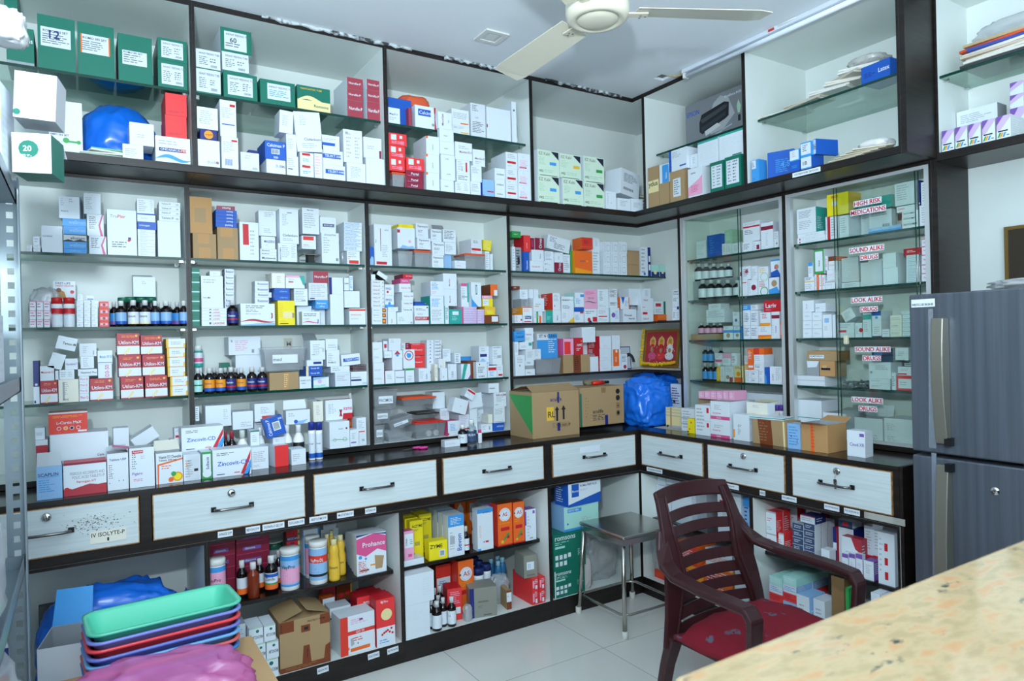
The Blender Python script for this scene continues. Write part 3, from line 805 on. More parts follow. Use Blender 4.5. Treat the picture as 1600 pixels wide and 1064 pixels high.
def bottle(x, w_, ys, kind, body, cap, label, desc, ins=0, txt=None, txc='k', band=None, name='syrup_bottle', cat='bottle', sy=1, rot=0, dep=None):
    """x centre, width, 'top' or 'top:bottom' in the crop"""
    q = str(ys).split(':'); yt = float(q[0]); yb = float(q[1]) if len(q) > 1 else None
    d = SHELF['d'] + ins + .001
    s0 = sz(x - w_ / 2, yt, d)[0]; s1 = sz(x + w_ / 2, yt, d)[0]; r = (s1 - s0) / 2 * .97
    zz0 = SHELF['z'] if yb is None else sz(x, yb, d)[1]
    for k_ in range(12):
        dc = d + r
        if any(min(s0 + 2 * r, q[1]) - max(s0, q[0]) > .004 and min(dc + r, q[3]) - max(d, q[2]) > .003 and q[4] < zz0 + .03 and q[5] > zz0 + .012 for q in SHELF['boxes']) and dc + r < .48: d += .006
        else: break
    ztop = sz(x, yt, dc)[1]
    if yb is None: z0 = SHELF['z']
    else: z0 = support(s0, s1, d, d + 2 * r, sz(x, yb, d)[1])
    H_ = ztop - z0 - .0004
    key = (kind, body, cap, label, txt, band, sy)
    e = empty(name)
    if key in BPROTO:
        r0, H0, kids = BPROTO[key]
        for k_ in kids:
            c_ = k_.copy(); COL.objects.link(c_); c_.parent = e
            for g_ in k_.children: pass
        e.scale = (r / r0, r / r0, H_ / H0)
    else:
        prof, cr, c0, c1, lb = KIND[kind]
        mb = MB(); mb.lathe([(r * a, H_ * b_) for a, b_ in prof], BM[body], 18, sy=sy)
        o1 = mb.obj('bottle_body', e)
        mb = MB(); cm = mat('cap_' + cap.strip('#'), cap, .4)
        mb.lathe([(r * cr, H_ * c0 + .0003), (r * cr, H_ * (c1 - .02)), (r * cr * .93, H_ * c1)], cm, 18, sy=sy)
        for i in range(18):
            t = 2 * math.pi * (i + .5) / 18; a = r * cr * 1.003
        o2 = mb.obj('cap', e)
        kids = [o1, o2]
        if label:
            mb = MB(); lm = ink(label); rr = r * 1.012; n = 20
            z0_, z1_ = H_ * lb[0], H_ * lb[1]
            def cy(t, z, k=1.0): return (rr * k * math.sin(t), -rr * k * math.cos(t) * sy, z)
            for i in range(n):
                t0 = -2.6 + 5.2 * i / n; t1 = t0 + 5.2 / n
                mb.quad([cy(t0, z0_), cy(t1, z0_), cy(t1, z1_), cy(t0, z1_)], lm)
                for bb in (band or '').split(','):
                    if bb:
                        c_, a, b_ = bb.split('/')
                        if abs(t0 + .12) < 1.3 or c_.isupper() or True:
                            za = z0_ + (z1_ - z0_) * float(a); zb_ = z0_ + (z1_ - z0_) * float(b_)
                            mb.quad([cy(t0, za, 1.006), cy(t1, za, 1.006), cy(t1, zb_, 1.006), cy(t0, zb_, 1.006)], ink(c_))
            if txt:
                hh = min((z1_ - z0_) * .2, r * .5)
                letter(mb, txt, lambda x_, y_: cy(x_ / rr - .75, z0_ + (z1_ - z0_) * .55 + y_, 1.015), 0, 0, hh, ink(txc), r * 1.5)
            for k_ in range(3):
                zz = z0_ + (z1_ - z0_) * (.16 + .1 * k_)
                mb.quad([cy(-.6, zz, 1.012), cy(.5 - .3 * k_, zz, 1.012), cy(.5 - .3 * k_, zz + H_ * .012, 1.012), cy(-.6, zz + H_ * .012, 1.012)], ink('G'))
            kids.append(mb.obj('paper_label', e))
        BPROTO[key] = (r, H_, kids)
    s = (s0 + s1) / 2
    put(e, s, dc, z0 + .0003, rot - 25 if SHELF['side'] == 'A' else rot + 20)
    SHELF['tops'].append((s0, s1, d, d + 2 * r, z0 + H_ + .0006))
    reg(e, desc, s, z0 + H_ / 2, cat, wd=s1 - s0)
    return e
ORD = ['', 'first', 'second', 'third', 'fourth', 'fifth', 'sixth', 'seventh', 'eighth', 'ninth', 'tenth', 'eleventh', 'twelfth', 'thirteenth', 'fourteenth', 'fifteenth', 'sixteenth']
def nth(i, n, lo, hi, frm):
    if n == 1: return ''
    if i == 0: return lo
    if i == n - 1: return hi
    if n == 3 : return 'middle'
    return ORD[i + 1] + ' from ' + frm
def finish_labels():
    groups = {}
    for it in ITEMS:
        groups.setdefault((it[1], it[2]), []).append(it)
    for (desc, where), its in groups.items():
        prep = 'in' if where.endswith('cupboard') or where.endswith('rack') else 'on'
        tail = ', %s %s' % (prep, where)
        if len(its) == 1:
            ords = ['']
        else:
            its.sort(key=lambda q: q[4])
            cols = []
            for it in its:
                if cols and it[4] - cols[-1][-1][4] < .55 * max(.012, min(it[8], cols[-1][-1][8])) and all(abs(it[5] - q[5]) > .008 for q in cols[-1]):
                    cols[-1].append(it)
                else:
                    cols.append([it])
            its2 = []; ords = []
            for ci, c_ in enumerate(cols):
                c_.sort(key=lambda q: -q[5])
                multi = any(len(q) > 1 for q in cols)
                for ri, it in enumerate(c_):
                    a = nth(ci, len(cols), 'leftmost', 'rightmost', 'left'); b_ = nth(ri, len(c_), 'topmost', 'lowest', 'top')
                    if a and multi: a = (a + ' stack') if 'from' not in a else a.replace(' from', ' stack from')
                    its2.append(it); ords.append(', '.join(q for q in (a, b_) if q))
            its = its2
        for it, od in zip(its, ords):
            lab = desc + (', ' + od if od else '') + tail
            setp(it[0], lab, it[6], it[3])
            n = len(lab.replace(',', ' ').split())
            if n > 16: print('LONG LABEL', n, lab)
            if n > 16:
                setp(it[0], ' '.join(lab.replace(' from left', ' across').replace(', in the', '').split()[:16]), it[6], it[3])
GLS = 2.1522
LOOKS.update({
 'kit': 'e;b .08 .42 .88 .78 w;P .12 .46 .84 .66 G;t .14 .69 .045 k ROMO SRI SET',
 'kitL': 'e;b .12 .12 .86 .88 w;t .18 .72 .08 G INFANT FEEDING TUBE;P .18 .2 .5 .62 G;P .56 .3 .8 .62 G;l .6 .18 .82 .26',
 'kitW': 'w;b 0 0 1 .06 e;t .12 .76 .1 G INFANT FEEDING TUBE;P .12 .2 .5 .66 G;P .56 .34 .86 .6 G;l .6 .14 .86 .26 G',
 'nuro': 'f/W;t .1 .42 .2 W Nurofix-P',
 'duol': 'W;t .4 .12 .12 g duolin;d .88 .17 .07 m',
 'redp': 'R;b .12 .45 .42 .9 w;b .6 .6 .75 .85 w;P .15 .1 .9 .35 P;l .65 .1 .85 .4 P',
 'port': 'm;t .3 .3 .4 W Portal;P .1 .12 .9 .2 P',
 'hiq': 'H/W;x .62 .97 .97 .97 .97 .66 i;t .06 .8 .12 x EZ Kabi;b .1 .0 .9 .02 i;t .06 .12 .1 k HIQ;P .3 .1 .9 .24 h;P .06 .4 .4 .72 h',
})
# ---- overhead cupboard 1
view(0, 0, 3.547)
shelf('A', .113, GLS, "first overhead cupboard's glass shelf", .17, 'boxes on the first overhead glass shelf')
L('''
30 188 150 | e;b .0 .0 1 .07 g;t .15 .6 .09 W romsons;P .3 .48 .9 .54 T | dark green carton with faint white lettering
20 98 -90:142 d.16 | e;t .1 .1 .06 W set | dark green carton stacked at far left
203 415 92 | kit | tall green carton hand-marked 12
425 632 135 | kit;b .08 .42 .12 .78 o;b .84 .42 .88 .78 o | tall green carton, orange-edged label
650 842 197 | e;b .12 .36 .84 .66 w;P .16 .39 .8 .58 G;t .16 .6 .04 k ROMO SRI SET | tall green carton with small label
872 1038 _,340,218 i.0 | kitL | green-framed feeding tube carton
''')
o = [i for i in ITEMS if 'marked 12' in i[1]][0][0]
mb = MB(); letter(mb, '12', lambda x, y: (-.020 + x, -.0863, .098 + y), 0, 0, .026, ink('n')); mb.obj('handwritten_number', o)
shelf('A', .078, 1.8855, "first overhead cupboard's floor", zmax=2.144, dep=.14, grp='boxes on the first overhead cupboard floor')
L('''
265 455 560 | W;b .0 .6 .38 1 e;t .04 .82 .06 W romsons;d .5 .22 .1 E;d .88 .2 .07 E;b .5 .18 .9 .22 E;P .04 .1 .4 .2;t .04 .3 .04 k RMO SRI SET | white and green carton with spanner-like print
858 1054 760 | W/W;b .1 .42 .75 .56 n;b .7 .42 .88 .56 r;t .14 .45 .09 W ONDANAUS-MD 4;s .16 .14 B;P .1 .65 .8 .85 | white carton with dark blue pill print
677 795 800 d.08 | W;P .1 .15 .8 .7 | plain white carton, front one of small pair
716 855 682:800 d.1 | W;P .3 .3 .8 .5 | plain white square carton on small pair
''')
L('''
915 1036 756,640,520 | R;P .1 .1 .9 .2 z | bright red carton in stack of two
''')
# ---- overhead cupboard 2
view(290, 20, 3.8)
shelf('A', .113, GLS, "second overhead cupboard's glass shelf", .17, 'boxes on the second overhead glass shelf')
L('''
60 208 _,338,222 | kitW | white feeding tube carton, green lower edge
''')
L('''
222 425 360 | kitL | green-framed feeding tube carton
216 376 240:352 | kitW | white feeding tube carton second in middle row
205 392 98:240 | e/W;b .12 .1 .84 .86 w;P .16 .2 .8 .4 G;t .18 .7 .08 G INFANT FEEDING TUBE;t .3 .42 .2 k 60 | white-sided green carton hand-marked 60
440 650 405 | e;b .2 .2 .86 .86 w;P .25 .3 .8 .6 B;t .25 .68 .08 G INFANT FEEDING TUBE | green carton with blue-scribbled label
660 858 440 | e;b 0 0 1 .4 a;s .42 .16 a;t .1 .84 .07 Y NASOGASTRIC TUBE;t .5 .14 .12 e Romsons | green and cream carton with curved band
958 1054 _,522,455,388 | nuro | red-brown carton with white side, left stack
1075 1170 _,532,462,400 | nuro | red-brown carton with white side, right stack
''')
shelf('A', .078, 1.8855, "second overhead cupboard's floor", zmax=2.144, dep=.13, grp='boxes on the second overhead cupboard floor')
L('''
65 203 755 | duol | white carton with grey lettering and red dot
85 188 692:757 | n;b 0 0 1 1 n;d .5 .5 .4 O;t .3 .42 .2 J arachitol | dark blue carton with orange oval
66 193 562:692 | W;P .15 .2 .75 .85;T .15 .3 .05 G tablets | squarish white carton above the orange oval one
210 312 737 | W;P .1 .5 .8 .85;b .6 .86 .95 .92 r;l .2 .1 .65 .3 b | tall white carton with blue barcode, lower one
203 302 520:735 | W;P .1 .5 .8 .8;b .6 .83 .95 .9 r;b .1 .32 .9 .35 b | tall white carton with thin blue line, upper one
325 437 830 | w | plain white carton left of blue-topped stack
478 594 872 | W;t .5 .45 .2 G EX 1000MG | white carton under the blue one
470 596 762:872 | b;t .1 .68 .18 W Calcimax P;b .3 .3 .7 .58 w;l .33 .33 .67 .55 k;t .4 .06 .12 W 300 | bright blue carton with white barcode
372 432 815:835 i.03 d.08 | n | dark blue carton edge, partly hidden
598 670 850 | W;P .1 .4 .8 .9;b .1 .3 .5 .35 n | narrow white carton, lowest of leaning column
586 660 720:850 | W;P .15 .3 .8 .8 | narrow white carton, middle of leaning column
556 640 586:720 d.08 l3 | W;P .2 .3 .8 .8 | narrow white carton, top of leaning column
678 762 _,902,830 | W;b .15 .75 .75 .95 r;P .2 .2 .8 .5 B | small white carton with red band
762 812 835 | W;P .1 .1 .8 .9 P | narrow white carton with pink lines
650 808 592:828 l-5 d.09 | W;P .2 .65 .5 .9;t .3 .28 .07 G Clofenkem;P .2 .08 .9 .22 | large leaning white carton
812 948 905 | W;b .1 .4 .95 .7 b;t .2 .47 .18 W TELEKT-H40 | white carton with blue band, lower
813 935 818:905 | W;b .0 .45 .9 .75 b;t .1 .52 .18 W TELEKT-H40 | white carton with blue band, middle
806 915 728:818 | W;b .0 .3 .75 .5 b;P .1 .6 .8 .8 | white carton with blue band, upper
955 1068 892 | W;P .2 .2 .8 .8 | white carton under tall one
936 1050 696:890 | W;b .1 .85 .25 .93 g;P .15 .1 .4 .9;P .6 .1 .9 .8 | tall white carton with grey corner mark
1068 1180 865 | W | blank white carton in the right corner
1055 1165 742:865 | W;b .86 .02 .98 .4 m;P .2 .4 .6 .6 | white carton with dark red corner tab
''')
# ---- overhead cupboard 3
view(590, 80, 4.435)
shelf('A', .113, GLS, "third overhead cupboard's glass shelf", .15, 'boxes on the third overhead glass shelf')
L('''
72 235 330:500 i.03 d.1 | b | wide blue carton under the orange pack
72 155 392 d.026 | W;t .1 .5 .15 n Meg-D 3;P .1 .15 .8 .4 | small white carton in front of the blue one
240 404 380 | W;b .15 .55 .75 .85 b;t .2 .62 .16 W Calcimax;x .92 0 1 0 .96 .5 1 1 .9 1 .93 .5 r;d .85 .2 .07 g | white carton with blue name plate, red edge
212 236 390 d.1 | f | slim red carton standing on edge
510 636 518 | W;b .5 .1 .95 .25 Y;P .1 .6 .9 .9 | flat white carton with yellow-red stripe, lower
512 634 405:518 | W;b .5 .12 .95 .2 o;P .1 .4 .9 .8 | white carton with yellow-red stripe, upper
642 745 364 | A;P .1 .75 .6 .95 G;P .1 .1 .9 .45 G;t .3 .55 .06 g Lot | tall pale blue carton
752 921 398 | W;b 0 .35 .04 .45 m | big blank white carton
925 960 350 i.03 | W;d .5 .8 .2 G | narrow white carton behind the clear bag
''')
shelf('A', .078, 1.8855, "third overhead cupboard's floor", zmax=2.144, dep=.13, grp='boxes on the third overhead cupboard floor')
L('''
195 318 _,912,872,828 | port | maroon carton with white lettering
335 428 _,842,716,590 | W;x 0 1 .14 1 .14 .86 0 .86 o;T .55 .25 .1 G ampholin | white carton with orange corner
435 528 892 | W;t .3 .4 .12 G amplin | plain white carton, bottom of central column
438 538 718:890 | W;t .3 .8 .06 G amplin;t .4 .2 .06 G amplin | taller white carton low in central column
428 530 628:718 d.018 | W;t .3 .4 .12 G amplin | white carton in central column just under gap
426 526 542:628 d.018 | W;t .3 .4 .12 G amplin | white carton in central column at gap
416 514 424:542 d.018 | W;T .4 .2 .14 m MecoGen;T .8 .4 .1 B tab | white carton atop central column, red lettering
536 642 908 | W;P .1 .2 .4 .9;P .6 .2 .9 .9 | white carton with fine print columns
548 642 850:908 | W;P .1 .2 .9 .8 G | flat white carton, second up right of centre
546 640 755:850 | W;P .1 .2 .5 .9;b .68 .15 .8 .85 r;T .45 .2 .1 G gabapin | white carton with upright red bar
536 656 632:755 | W;t .25 .4 .12 m MecoGen-CD 3;P .2 .6 .8 .8 | white carton with dark red lettering, upper
643 714 903 | W;P .1 .2 .8 .8 | cream-white carton beside blue one, lower
647 722 795:903 | W;P .1 .5 .8 .9 | cream-white carton beside blue one, upper
656 745 682:795 | W;t .2 .4 .12 m MecoGen-D;P .2 .1 .8 .3 | white carton with dark red lettering, lower
720 808 890 d.04 | L/b;b .4 .25 .95 .32 r;b 0 .02 .15 .06 v | upright blue carton with red dash
810 882 _,955,885,812 i.01 | W;t .2 .35 .2 G ondanz | small white carton in stack of three
888 970 _,925,815,702 | W;b .1 .32 .85 .46 r;P .15 .6 .9 .9;P .15 .1 .6 .2 | white carton with red label, left column
972 1060 _,930,820,710 | W;d .45 .8 .1 A;P .15 .1 .8 .6 P;b .1 .12 .7 .2 r | white carton with red dash, right column
''')
for a, b_, y0, y1 in ((75, 203, 655, 570), (76, 192, 742, 655), (76, 190, 830, 740), (197, 322, 828, 740)):
    carton(a, b_, y1, y0, 'redp', 'red carton with white square label', dep=.1)
# ---- corner overhead cupboard
view(820, 110, 4.444)
shelf('A', .078, 1.8855, 'corner overhead cupboard', .12, grp= 'boxes in the corner overhead cupboard')
L('''
88 240 _,732,556 | hiq;b .55 .43 .85 .55 B | pale green kit box, left pair
260 405 752 | hiq;b .6 .43 .88 .55 B | pale green kit box, lower middle
243 392 584:752 | hiq;b .62 .43 .92 .55 Y | pale green kit box with yellow tag, upper middle
408 552 _,778,602 | hiq;b .6 .4 .9 .52 E | pale green kit box, right pair
560 634 840 | W;T .55 .3 .1 g kit;P .1 .2 .3 .9 | small white carton left of three
642 734 888 | W;P .2 .3 .8 .8 | small white carton middle of three
736 820 892 d.1 | W;P .2 .3 .8 .7 | small white carton right of three
640 802 690:868 r12 l6 d.1 | A;P .15 .5 .9 .85 G;l .15 .2 .7 .3 k | pale tilted carton resting on small ones
''')
mb = MB(); mb.lathe([(.001, 0), (.05, 0), (.05, .012), (.001, .012)], BM['blue'] if False else mat('blue_plastic_lid', '#2447b5', .35), 24)
o = mb.obj('round_lid'); o.location = (-.06, .33, 1.940); o.rotation_euler = (R(90), 0, 0)
setp(o, 'round blue lid behind the tilted pale carton in corner overhead cupboard', 'lid')
for i, (cc, ln) in enumerate((('#5a3a2e', .3), ('#2b2a2d', .32), ('#7c3226', .3), ('#38576b', .31), ('#d3cfc0', .29), ('#403a36', .32), ('#2c3c38', .3), ('#8b8574', .31))):
    z = 1.8862 + i * .0165
    mb = MB(); m = mat('book_cover_%d' % i, cc, .5)
    mb.box((-ln / 2, -.1, 0), (ln / 2, .1, .002), m); mb.box((-ln / 2, -.1, .0125), (ln / 2, .1, .0145), m); mb.box((-ln / 2, .096, .002), (ln / 2, .1, .0125), m)
    mb.box((-ln / 2 + .003, -.096, .002), (ln / 2 - .003, .096, .0125), ink('c'))
    o = mb.obj('record_book'); o.location = (.30, .34, z + .0005 * i); o.rotation_euler = (0, 0, R((-4, 3, -2, 5, 0, -3, 2, -5)[i]))
    setp(o, ('brown', 'black', 'rust red', 'slate blue', 'pale', 'dark brown', 'dark green', 'khaki')[i] + ' bound record book in the pile inside the corner overhead cupboard', 'book', 'record books in the corner cupboard')
# ---- overhead cupboard 5 (right-hand wall)
shelf('B', .151, GLS + .01, "printer box cupboard's glass shelf", .17, 'boxes in the printer box cupboard')
o, t_ = carton(1117, 1529, 172, None, 'g', 'big grey box picturing a black printer', ins=.14, dep=.17, name='printer_box')
b_ = o.data; 
Wp = abs(max(v.co.x for v in b_.vertices) * 2); Hp = max(v.co.z for v in b_.vertices); dp = .09 + .0003
mb = MB(); fn = lambda x, y, e=0: (-Wp / 2 + x * Wp, -dp - .0002 - e, y * Hp)
def fq(pts, c_, e=0): mb.quad([fn(x, y, e) for x, y in pts], ink(c_) if len(c_) == 1 else mat('print_' + c_.strip('#'), c_, .4))
fq([(0, 0), (1, 0), (1, 1), (0, 1)], '#7e8289')
fq([(.38, .45), (.5, .85), (.62, .95), (.75, .85), (.85, .5), (.6, .2), (.45, .22)], '#a9adb2', .0001)
letter(mb, 'EPSON', lambda x, y: fn(x / Wp, y / Hp, .0006), .03 * Wp, .74 * Hp, .1 * Hp, ink('b'), .22 * Wp)
letter(mb, 'WorkForce M105', lambda x, y: fn(x / Wp, y / Hp, .0006), .68 * Wp, .86 * Hp, .05 * Hp, ink('W'), .28 * Wp)
fq([(.25, .55), (.29, .70), (.68, .80), (.76, .76), (.75, .50), (.70, .46), (.30, .30), (.25, .36)], 'k', .0003)
fq([(.27, .60), (.68, .74), (.74, .71), (.70, .66), (.30, .52)], '#3c434c', .0005)
fq([(.28, .44), (.70, .60), (.70, .52), (.30, .36)], '#2a3440', .0005)
fq([(.34, .34), (.56, .43), (.62, .36), (.36, .24)], 's', .0006)
fq([(.88, .62), (.91, .74), (.95, .60), (.93, .48), (.90, .48)], 'h', .0004)
fq([(.90, .32), (.94, .32), (.94, .44), (.90, .44)], 'k', .0004)
fq([(.04, .04), (.12, .04), (.12, .16), (.04, .16)], 'w', .0004); fq([(.04, .16), (.12, .16), (.12, .2), (.04, .2)], 'k', .0004)
for i in range(3): fq([(.2 + .1 * i, .16 + .02 * i), (.7 + .05 * i, .26 + .02 * i), (.7 + .05 * i, .275 + .02 * i), (.2 + .1 * i, .175 + .02 * i)], 'w', .0004)
mb.obj('printed_front', o)
shelf('B', .078, 1.8855, "printer box cupboard's floor", zmax=2.144, dep=.13, grp='boxes on the printer box cupboard floor')
L('''
853 928 668 | d;b 0 .36 1 .66 a;t .05 .48 .16 k ydus | brown carton with black lettering
932 1000 780 | d | plain brown carton
934 1001 650:780 | W;b .3 0 1 .95 B;T .8 .2 .18 W hims | white and blue carton on plain brown one
1005 1106 695 d.09 | d;b .22 .15 .75 .75 w;P .28 .2 .7 .7 G | brown carton with white label
1000 1126 545:695 | W/W;b .0 0 .14 1 b;P .2 .6 .7 .9;b .6 .15 .95 .22 b | white carton with blue left edge
1127 1200 585:680 i.02 | W;P .3 .3 .8 .8 | small white carton on the pink one
1110 1130 790 d.05 i.03 | W | white carton edge behind the pink one
1130 1232 675 d.09 | W/W;x 0 .05 1 .05 1 .72 .8 .6 0 .35 P;P .2 .15 .8 .4 p;t .2 .8 .06 m tablets | white and pink carton
1283 1380 632 d.1 | e;b .1 .12 .88 .88 w;P .2 .15 .4 .85 G;P .5 .15 .8 .85 G | green carton with white label, left
1385 1500 592 d.1 | e;b .1 .12 .88 .88 w;P .2 .15 .4 .85 G;P .5 .15 .8 .85 G | green carton with white label, right
1196 1344 480:632 i.02 | W;b 0 .92 1 1 t;P .1 .2 .9 .8 A | white carton with green lid edge, left
1347 1534 420:592 i.02 | W;b 0 .92 1 1 t;P .1 .2 .8 .8 A;b .5 .06 .85 .1 e | white carton with green lid edge, right
''')
# ---- overhead cupboard 6
view(1160, 0, 3.636)
shelf('B', .151, GLS + .01, "paper bundle cupboard's glass shelf", .17, 'stock in the paper bundle cupboard')
L('''
662 858 350:420 d.12 r-6 | b;P .1 .3 .5 .6 n;t .6 .4 .25 W Latex | flat bright blue carton
''')
shelf('B', .078, 1.8855, "paper bundle cupboard's floor", zmax=2.144, dep=.12, grp='stock on the paper bundle cupboard floor')
L('''
100 262 858 i.03 r20 d.1 | b;P .3 .2 .9 .7 B;t .5 .4 .2 B 4.5 | long deep-blue carton
50 112 905 i.005 d.05 | B;b .05 .6 .6 .98 w;P .1 .65 .5 .9 k;T .4 .1 .1 n 4.5 | light blue carton with taped paper label, left end
330 392 885 d.08 | B/b;b 0 .1 1 .9 w;t .2 .3 .3 k 18 | blue carton with marker number, lower
328 392 805:885 d.08 | B;b .05 .1 .95 .9 w;P .2 .3 .7 .8 k | blue carton with marker number, middle
386 452 785:850 i.01 r-18 d.1 | B/b;b 0 .05 1 .95 w;t .2 .3 .4 k 16 | blue carton with white end, upper
268 326 850:915 d.06 | B;b .0 .1 .9 .95 w;P .2 .3 .7 .8 | blue carton with white flap beside numbered ones
268 326 915 d.06 | b;P .2 .3 .8 .6 B | low blue carton under white-flapped one
''')
shelf('B', .272, 1.8762, "right-edge overhead cupboard's floor", zmax=2.144, dep=.1, grp='purple printed cartons at the right edge')
LOOKS['purp'] = 'W/s;x 0 .35 .3 .4 1 .9 1 1 0 1 V;x 0 .6 .5 1 0 1 v;b .1 .3 .8 .36 k;x .2 .06 .35 .06 .5 .26 .35 .26 O;x .4 .06 .55 .06 .7 .26 .55 .26 B;x .05 .06 .18 .06 .33 .26 .2 .26 E;b .7 .1 .9 .14 n'
L('''
1130 1203 738 | purp | white and purple carton with rainbow slashes
1206 1278 718 | purp | white and purple carton with rainbow slashes
1282 1355 700 | purp | white and purple carton with rainbow slashes
1359 1436 678 | purp | white and purple carton with rainbow slashes
1440 1525 655 | purp | white and purple carton with rainbow slashes
1518 1600 _,610,535,462 i.11 | W/s;x 0 .3 1 .8 1 1 0 1 V;x 0 .6 .6 1 0 1 v | purple-topped carton in rear stack
1206 1450 610 i.12 d.07 | W/g/g;P .1 .7 .9 .9 | long white carton lying behind
''')
Z1, Z2, Z3, ZB_, DM = 1.5872, 1.3332, 1.0762, .8222, .283
LOOKS.update({
 'util': 'W/z;b 0 .42 1 1 z;P .2 .78 .8 .9 O;t .08 .5 .16 W Utilon-KM;d .86 .88 .06 Y;x .35 0 .6 .3 .5 .35 .3 .1 a;b 0 0 1 .05 z',
 'yel': 'W/Y;b 0 0 .12 1 Y;b .9 0 1 .5 Y;P .25 .3 .8 .7;b 0 0 1 .06 O',
 'swoosh': 'W;P .12 .3 .6 .9 G;x .8 .0 .95 0 .78 .5 .98 1 .9 1 .68 .5 p',
 'bstk': 'B;t .25 .3 .5 L wellman',
 'thyr': 'W;t .1 .68 .2 k Thyronorm;P .15 .35 .7 .55 G;P .15 .1 .6 .25',
 'thin': 'W;t .12 .35 .35 G Tablets IP;b .8 .3 .92 .6 S',
 'thinr': 'W;t .12 .35 .35 m Clobas-25;b .85 .2 .95 .6 S',
 'zinc': 'W/A/A;P .1 .75 .6 .88 G;t .12 .4 .16 b Zincovit-CD;x .7 0 .78 0 1 .55 1 .3 .95 0 .8 0 n;x .72 .05 .8 .02 .98 .6 1 .9 .9 .6 r;x .8 .02 .9 .02 1 .25 1 .55 B;b .1 .08 .3 .11 n;b .55 .1 .7 .13 r',
 'nuro': 'f/W;t .1 .42 .2 W Nurofix-P',
 'mag': 'b;U .85 .62 .3 L UltraMgO',
 'sq': 'W',
})
# ================= leftmost unit
view(30, 280, 4.432)
shelf('A', DM, Z1, "leftmost unit's top shelf", .1)
L('''
52 92 _,480,456 | W;P .2 .2 .8 .8 | tiny white carton by the rack
95 150 _,480,456 | W;P .2 .2 .8 .8 | tiny white carton second by the rack
95 145 455:395 d.05 | W;P .2 .2 .8 .8 | small white carton on the tiny ones
150 300 322 | A;t .05 .58 .06 n nurokind | plain pale lilac-white carton
300 470 _,482,432 | bstk | bright blue carton with light lettering, lower
298 468 382:430 | k;x 0 .1 .2 .3 .45 .1 .7 .35 1 .1 1 .9 0 .9 s;t .3 .3 .4 k eliorum | black and silver patterned carton
297 466 _,322,270 | bstk | x
'''.replace("297 466 _,322,270 | bstk | x\n", ''))
L('''
297 466 380:326 | bstk | bright blue carton second from stack top
297 466 324:272 | bstk | bright blue carton under the open white one
272 445 118:270 r-6 ob35 | W;P .1 .55 .3 .9 g;P .5 .7 .7 .9 g;t .1 .3 .06 G Renerve | white carton with lid ajar on blue stack
480 605 393 | swoosh | white carton with pink swoosh, lower
463 588 243:393 | swoosh | white carton with pink swoosh, upper
445 566 96:242 | W;P .1 .2 .5 .8 | worn white carton above pink swoosh ones
603 812 212 d.12 | W;t .1 .82 .07 g Tru;t .36 .82 .07 j Pler;b .7 .33 .8 .4 n;d .73 .33 .05 r;P .15 .15 .65 .3 G | large white carton with grey and red title
812 945 _,505,485,465,445,420,395,370,348 | W;P .15 .2 .6 .8 | thin white carton
812 952 345:295 | b;t .1 .35 .3 W Urimagan | blue carton in the middle of thin stack
812 945 293:238 | W;b 0 .85 1 1 b;P .2 .3 .6 .6 | white carton above the blue one
805 936 136:236 d.09 | W;P .1 .1 .6 .9;P .8 .1 .95 .9 | white carton topping the thin stack
955 1116 290 ob20 | W | big blank white carton at right
965 1118 282:156 | thin | x
'''.replace("965 1118 282:156 | thin | x\n", ''))
L('''
965 1116 288:250 d.09 | thin | flat white carton, lowest of four
967 1117 250:218 d.09 | thin | x
'''.split('967')[0])
for a, b_, n in ((282, 252, 'lowest'), (250, 220, 'second'), (218, 188, 'third'), (186, 158, 'top')):
    carton(965, 1117, b_, a, 'thin', 'flat white carton, %s of four on the big blank one' % n, dep=.08)
shelf('A', DM, Z2, "leftmost unit's second shelf", .1)
L('''
70 118 _,970,908,845 | W/P;P .1 .2 .9 .8 p;b 0 .9 1 1 P | small pink-printed white carton
119 168 _,970,908,845 | W/P;P .1 .2 .9 .8 p;b 0 .9 1 1 P | small pink-printed white carton
169 215 _,970,908,845 | W/P;P .1 .2 .9 .8 p;b 0 .9 1 1 P | small pink-printed white carton
232 390 816 i.12 d.05 | g | x
'''.replace("232 390 816 i.12 d.05 | g | x\n", ''))
L('''
245 380 830 i.09 d.08 | w | white carton hidden behind red-capped bottles
232 392 705:830 i.09 d.06 | W;b 0 .0 .6 .5 c;x .1 .0 .6 0 .5 .4 .25 .55 .1 .3 D;d .25 .5 .12 J;t .12 .82 .12 n FAST-LIFE;t .12 .7 .08 r BREAST RELIEVER;d .85 .4 .1 r | white picture carton above the red-capped bottles
396 446 _,990,957,925,893,865,840 | W;P .1 .2 .8 .7 | small grey-printed white carton
447 496 _,990,957,925,893,865,840 | W;P .1 .2 .8 .7 | small grey-printed white carton
497 546 _,990,957,925,893,865,840 | W;P .1 .2 .8 .7 | small grey-printed white carton
402 442 796:840 d.05 | W;P .2 .2 .8 .8 | tiny white carton, left on grey-printed block
463 520 806:840 d.05 | W;b .1 .2 .9 .4 b | tiny white carton, right on grey-printed block
553 622 _,985,940,893,845 d.08 | j/J;b .1 .3 .9 .7 P;d .5 .5 .2 J | small red carton with pink band
''')
for x in (258, 343):
    bottle(x, 84, 820, 'spray', 'bwhite', '#c81f22', 'W', 'white spray bottle with tall red cap', txt='volini', txc='g', band='r/.6/.9', name='spray_bottle')
for x, y in ((720, 820), (770, 816), (845, 818), (915, 820)):
    bottle(x, 78, y, 'jar', 'dark', '#1d6a50', None, 'brown jar with green lid, back row', ins=.085, name='supplement_jar')
for x in (655, 960, 1040, 1095):
    bottle(x, 62, 850, 'syrup', 'dark', '#cfd3d4', 'B', 'dark bottle with blue label, middle row', ins=.05, band='v/.0/.3')
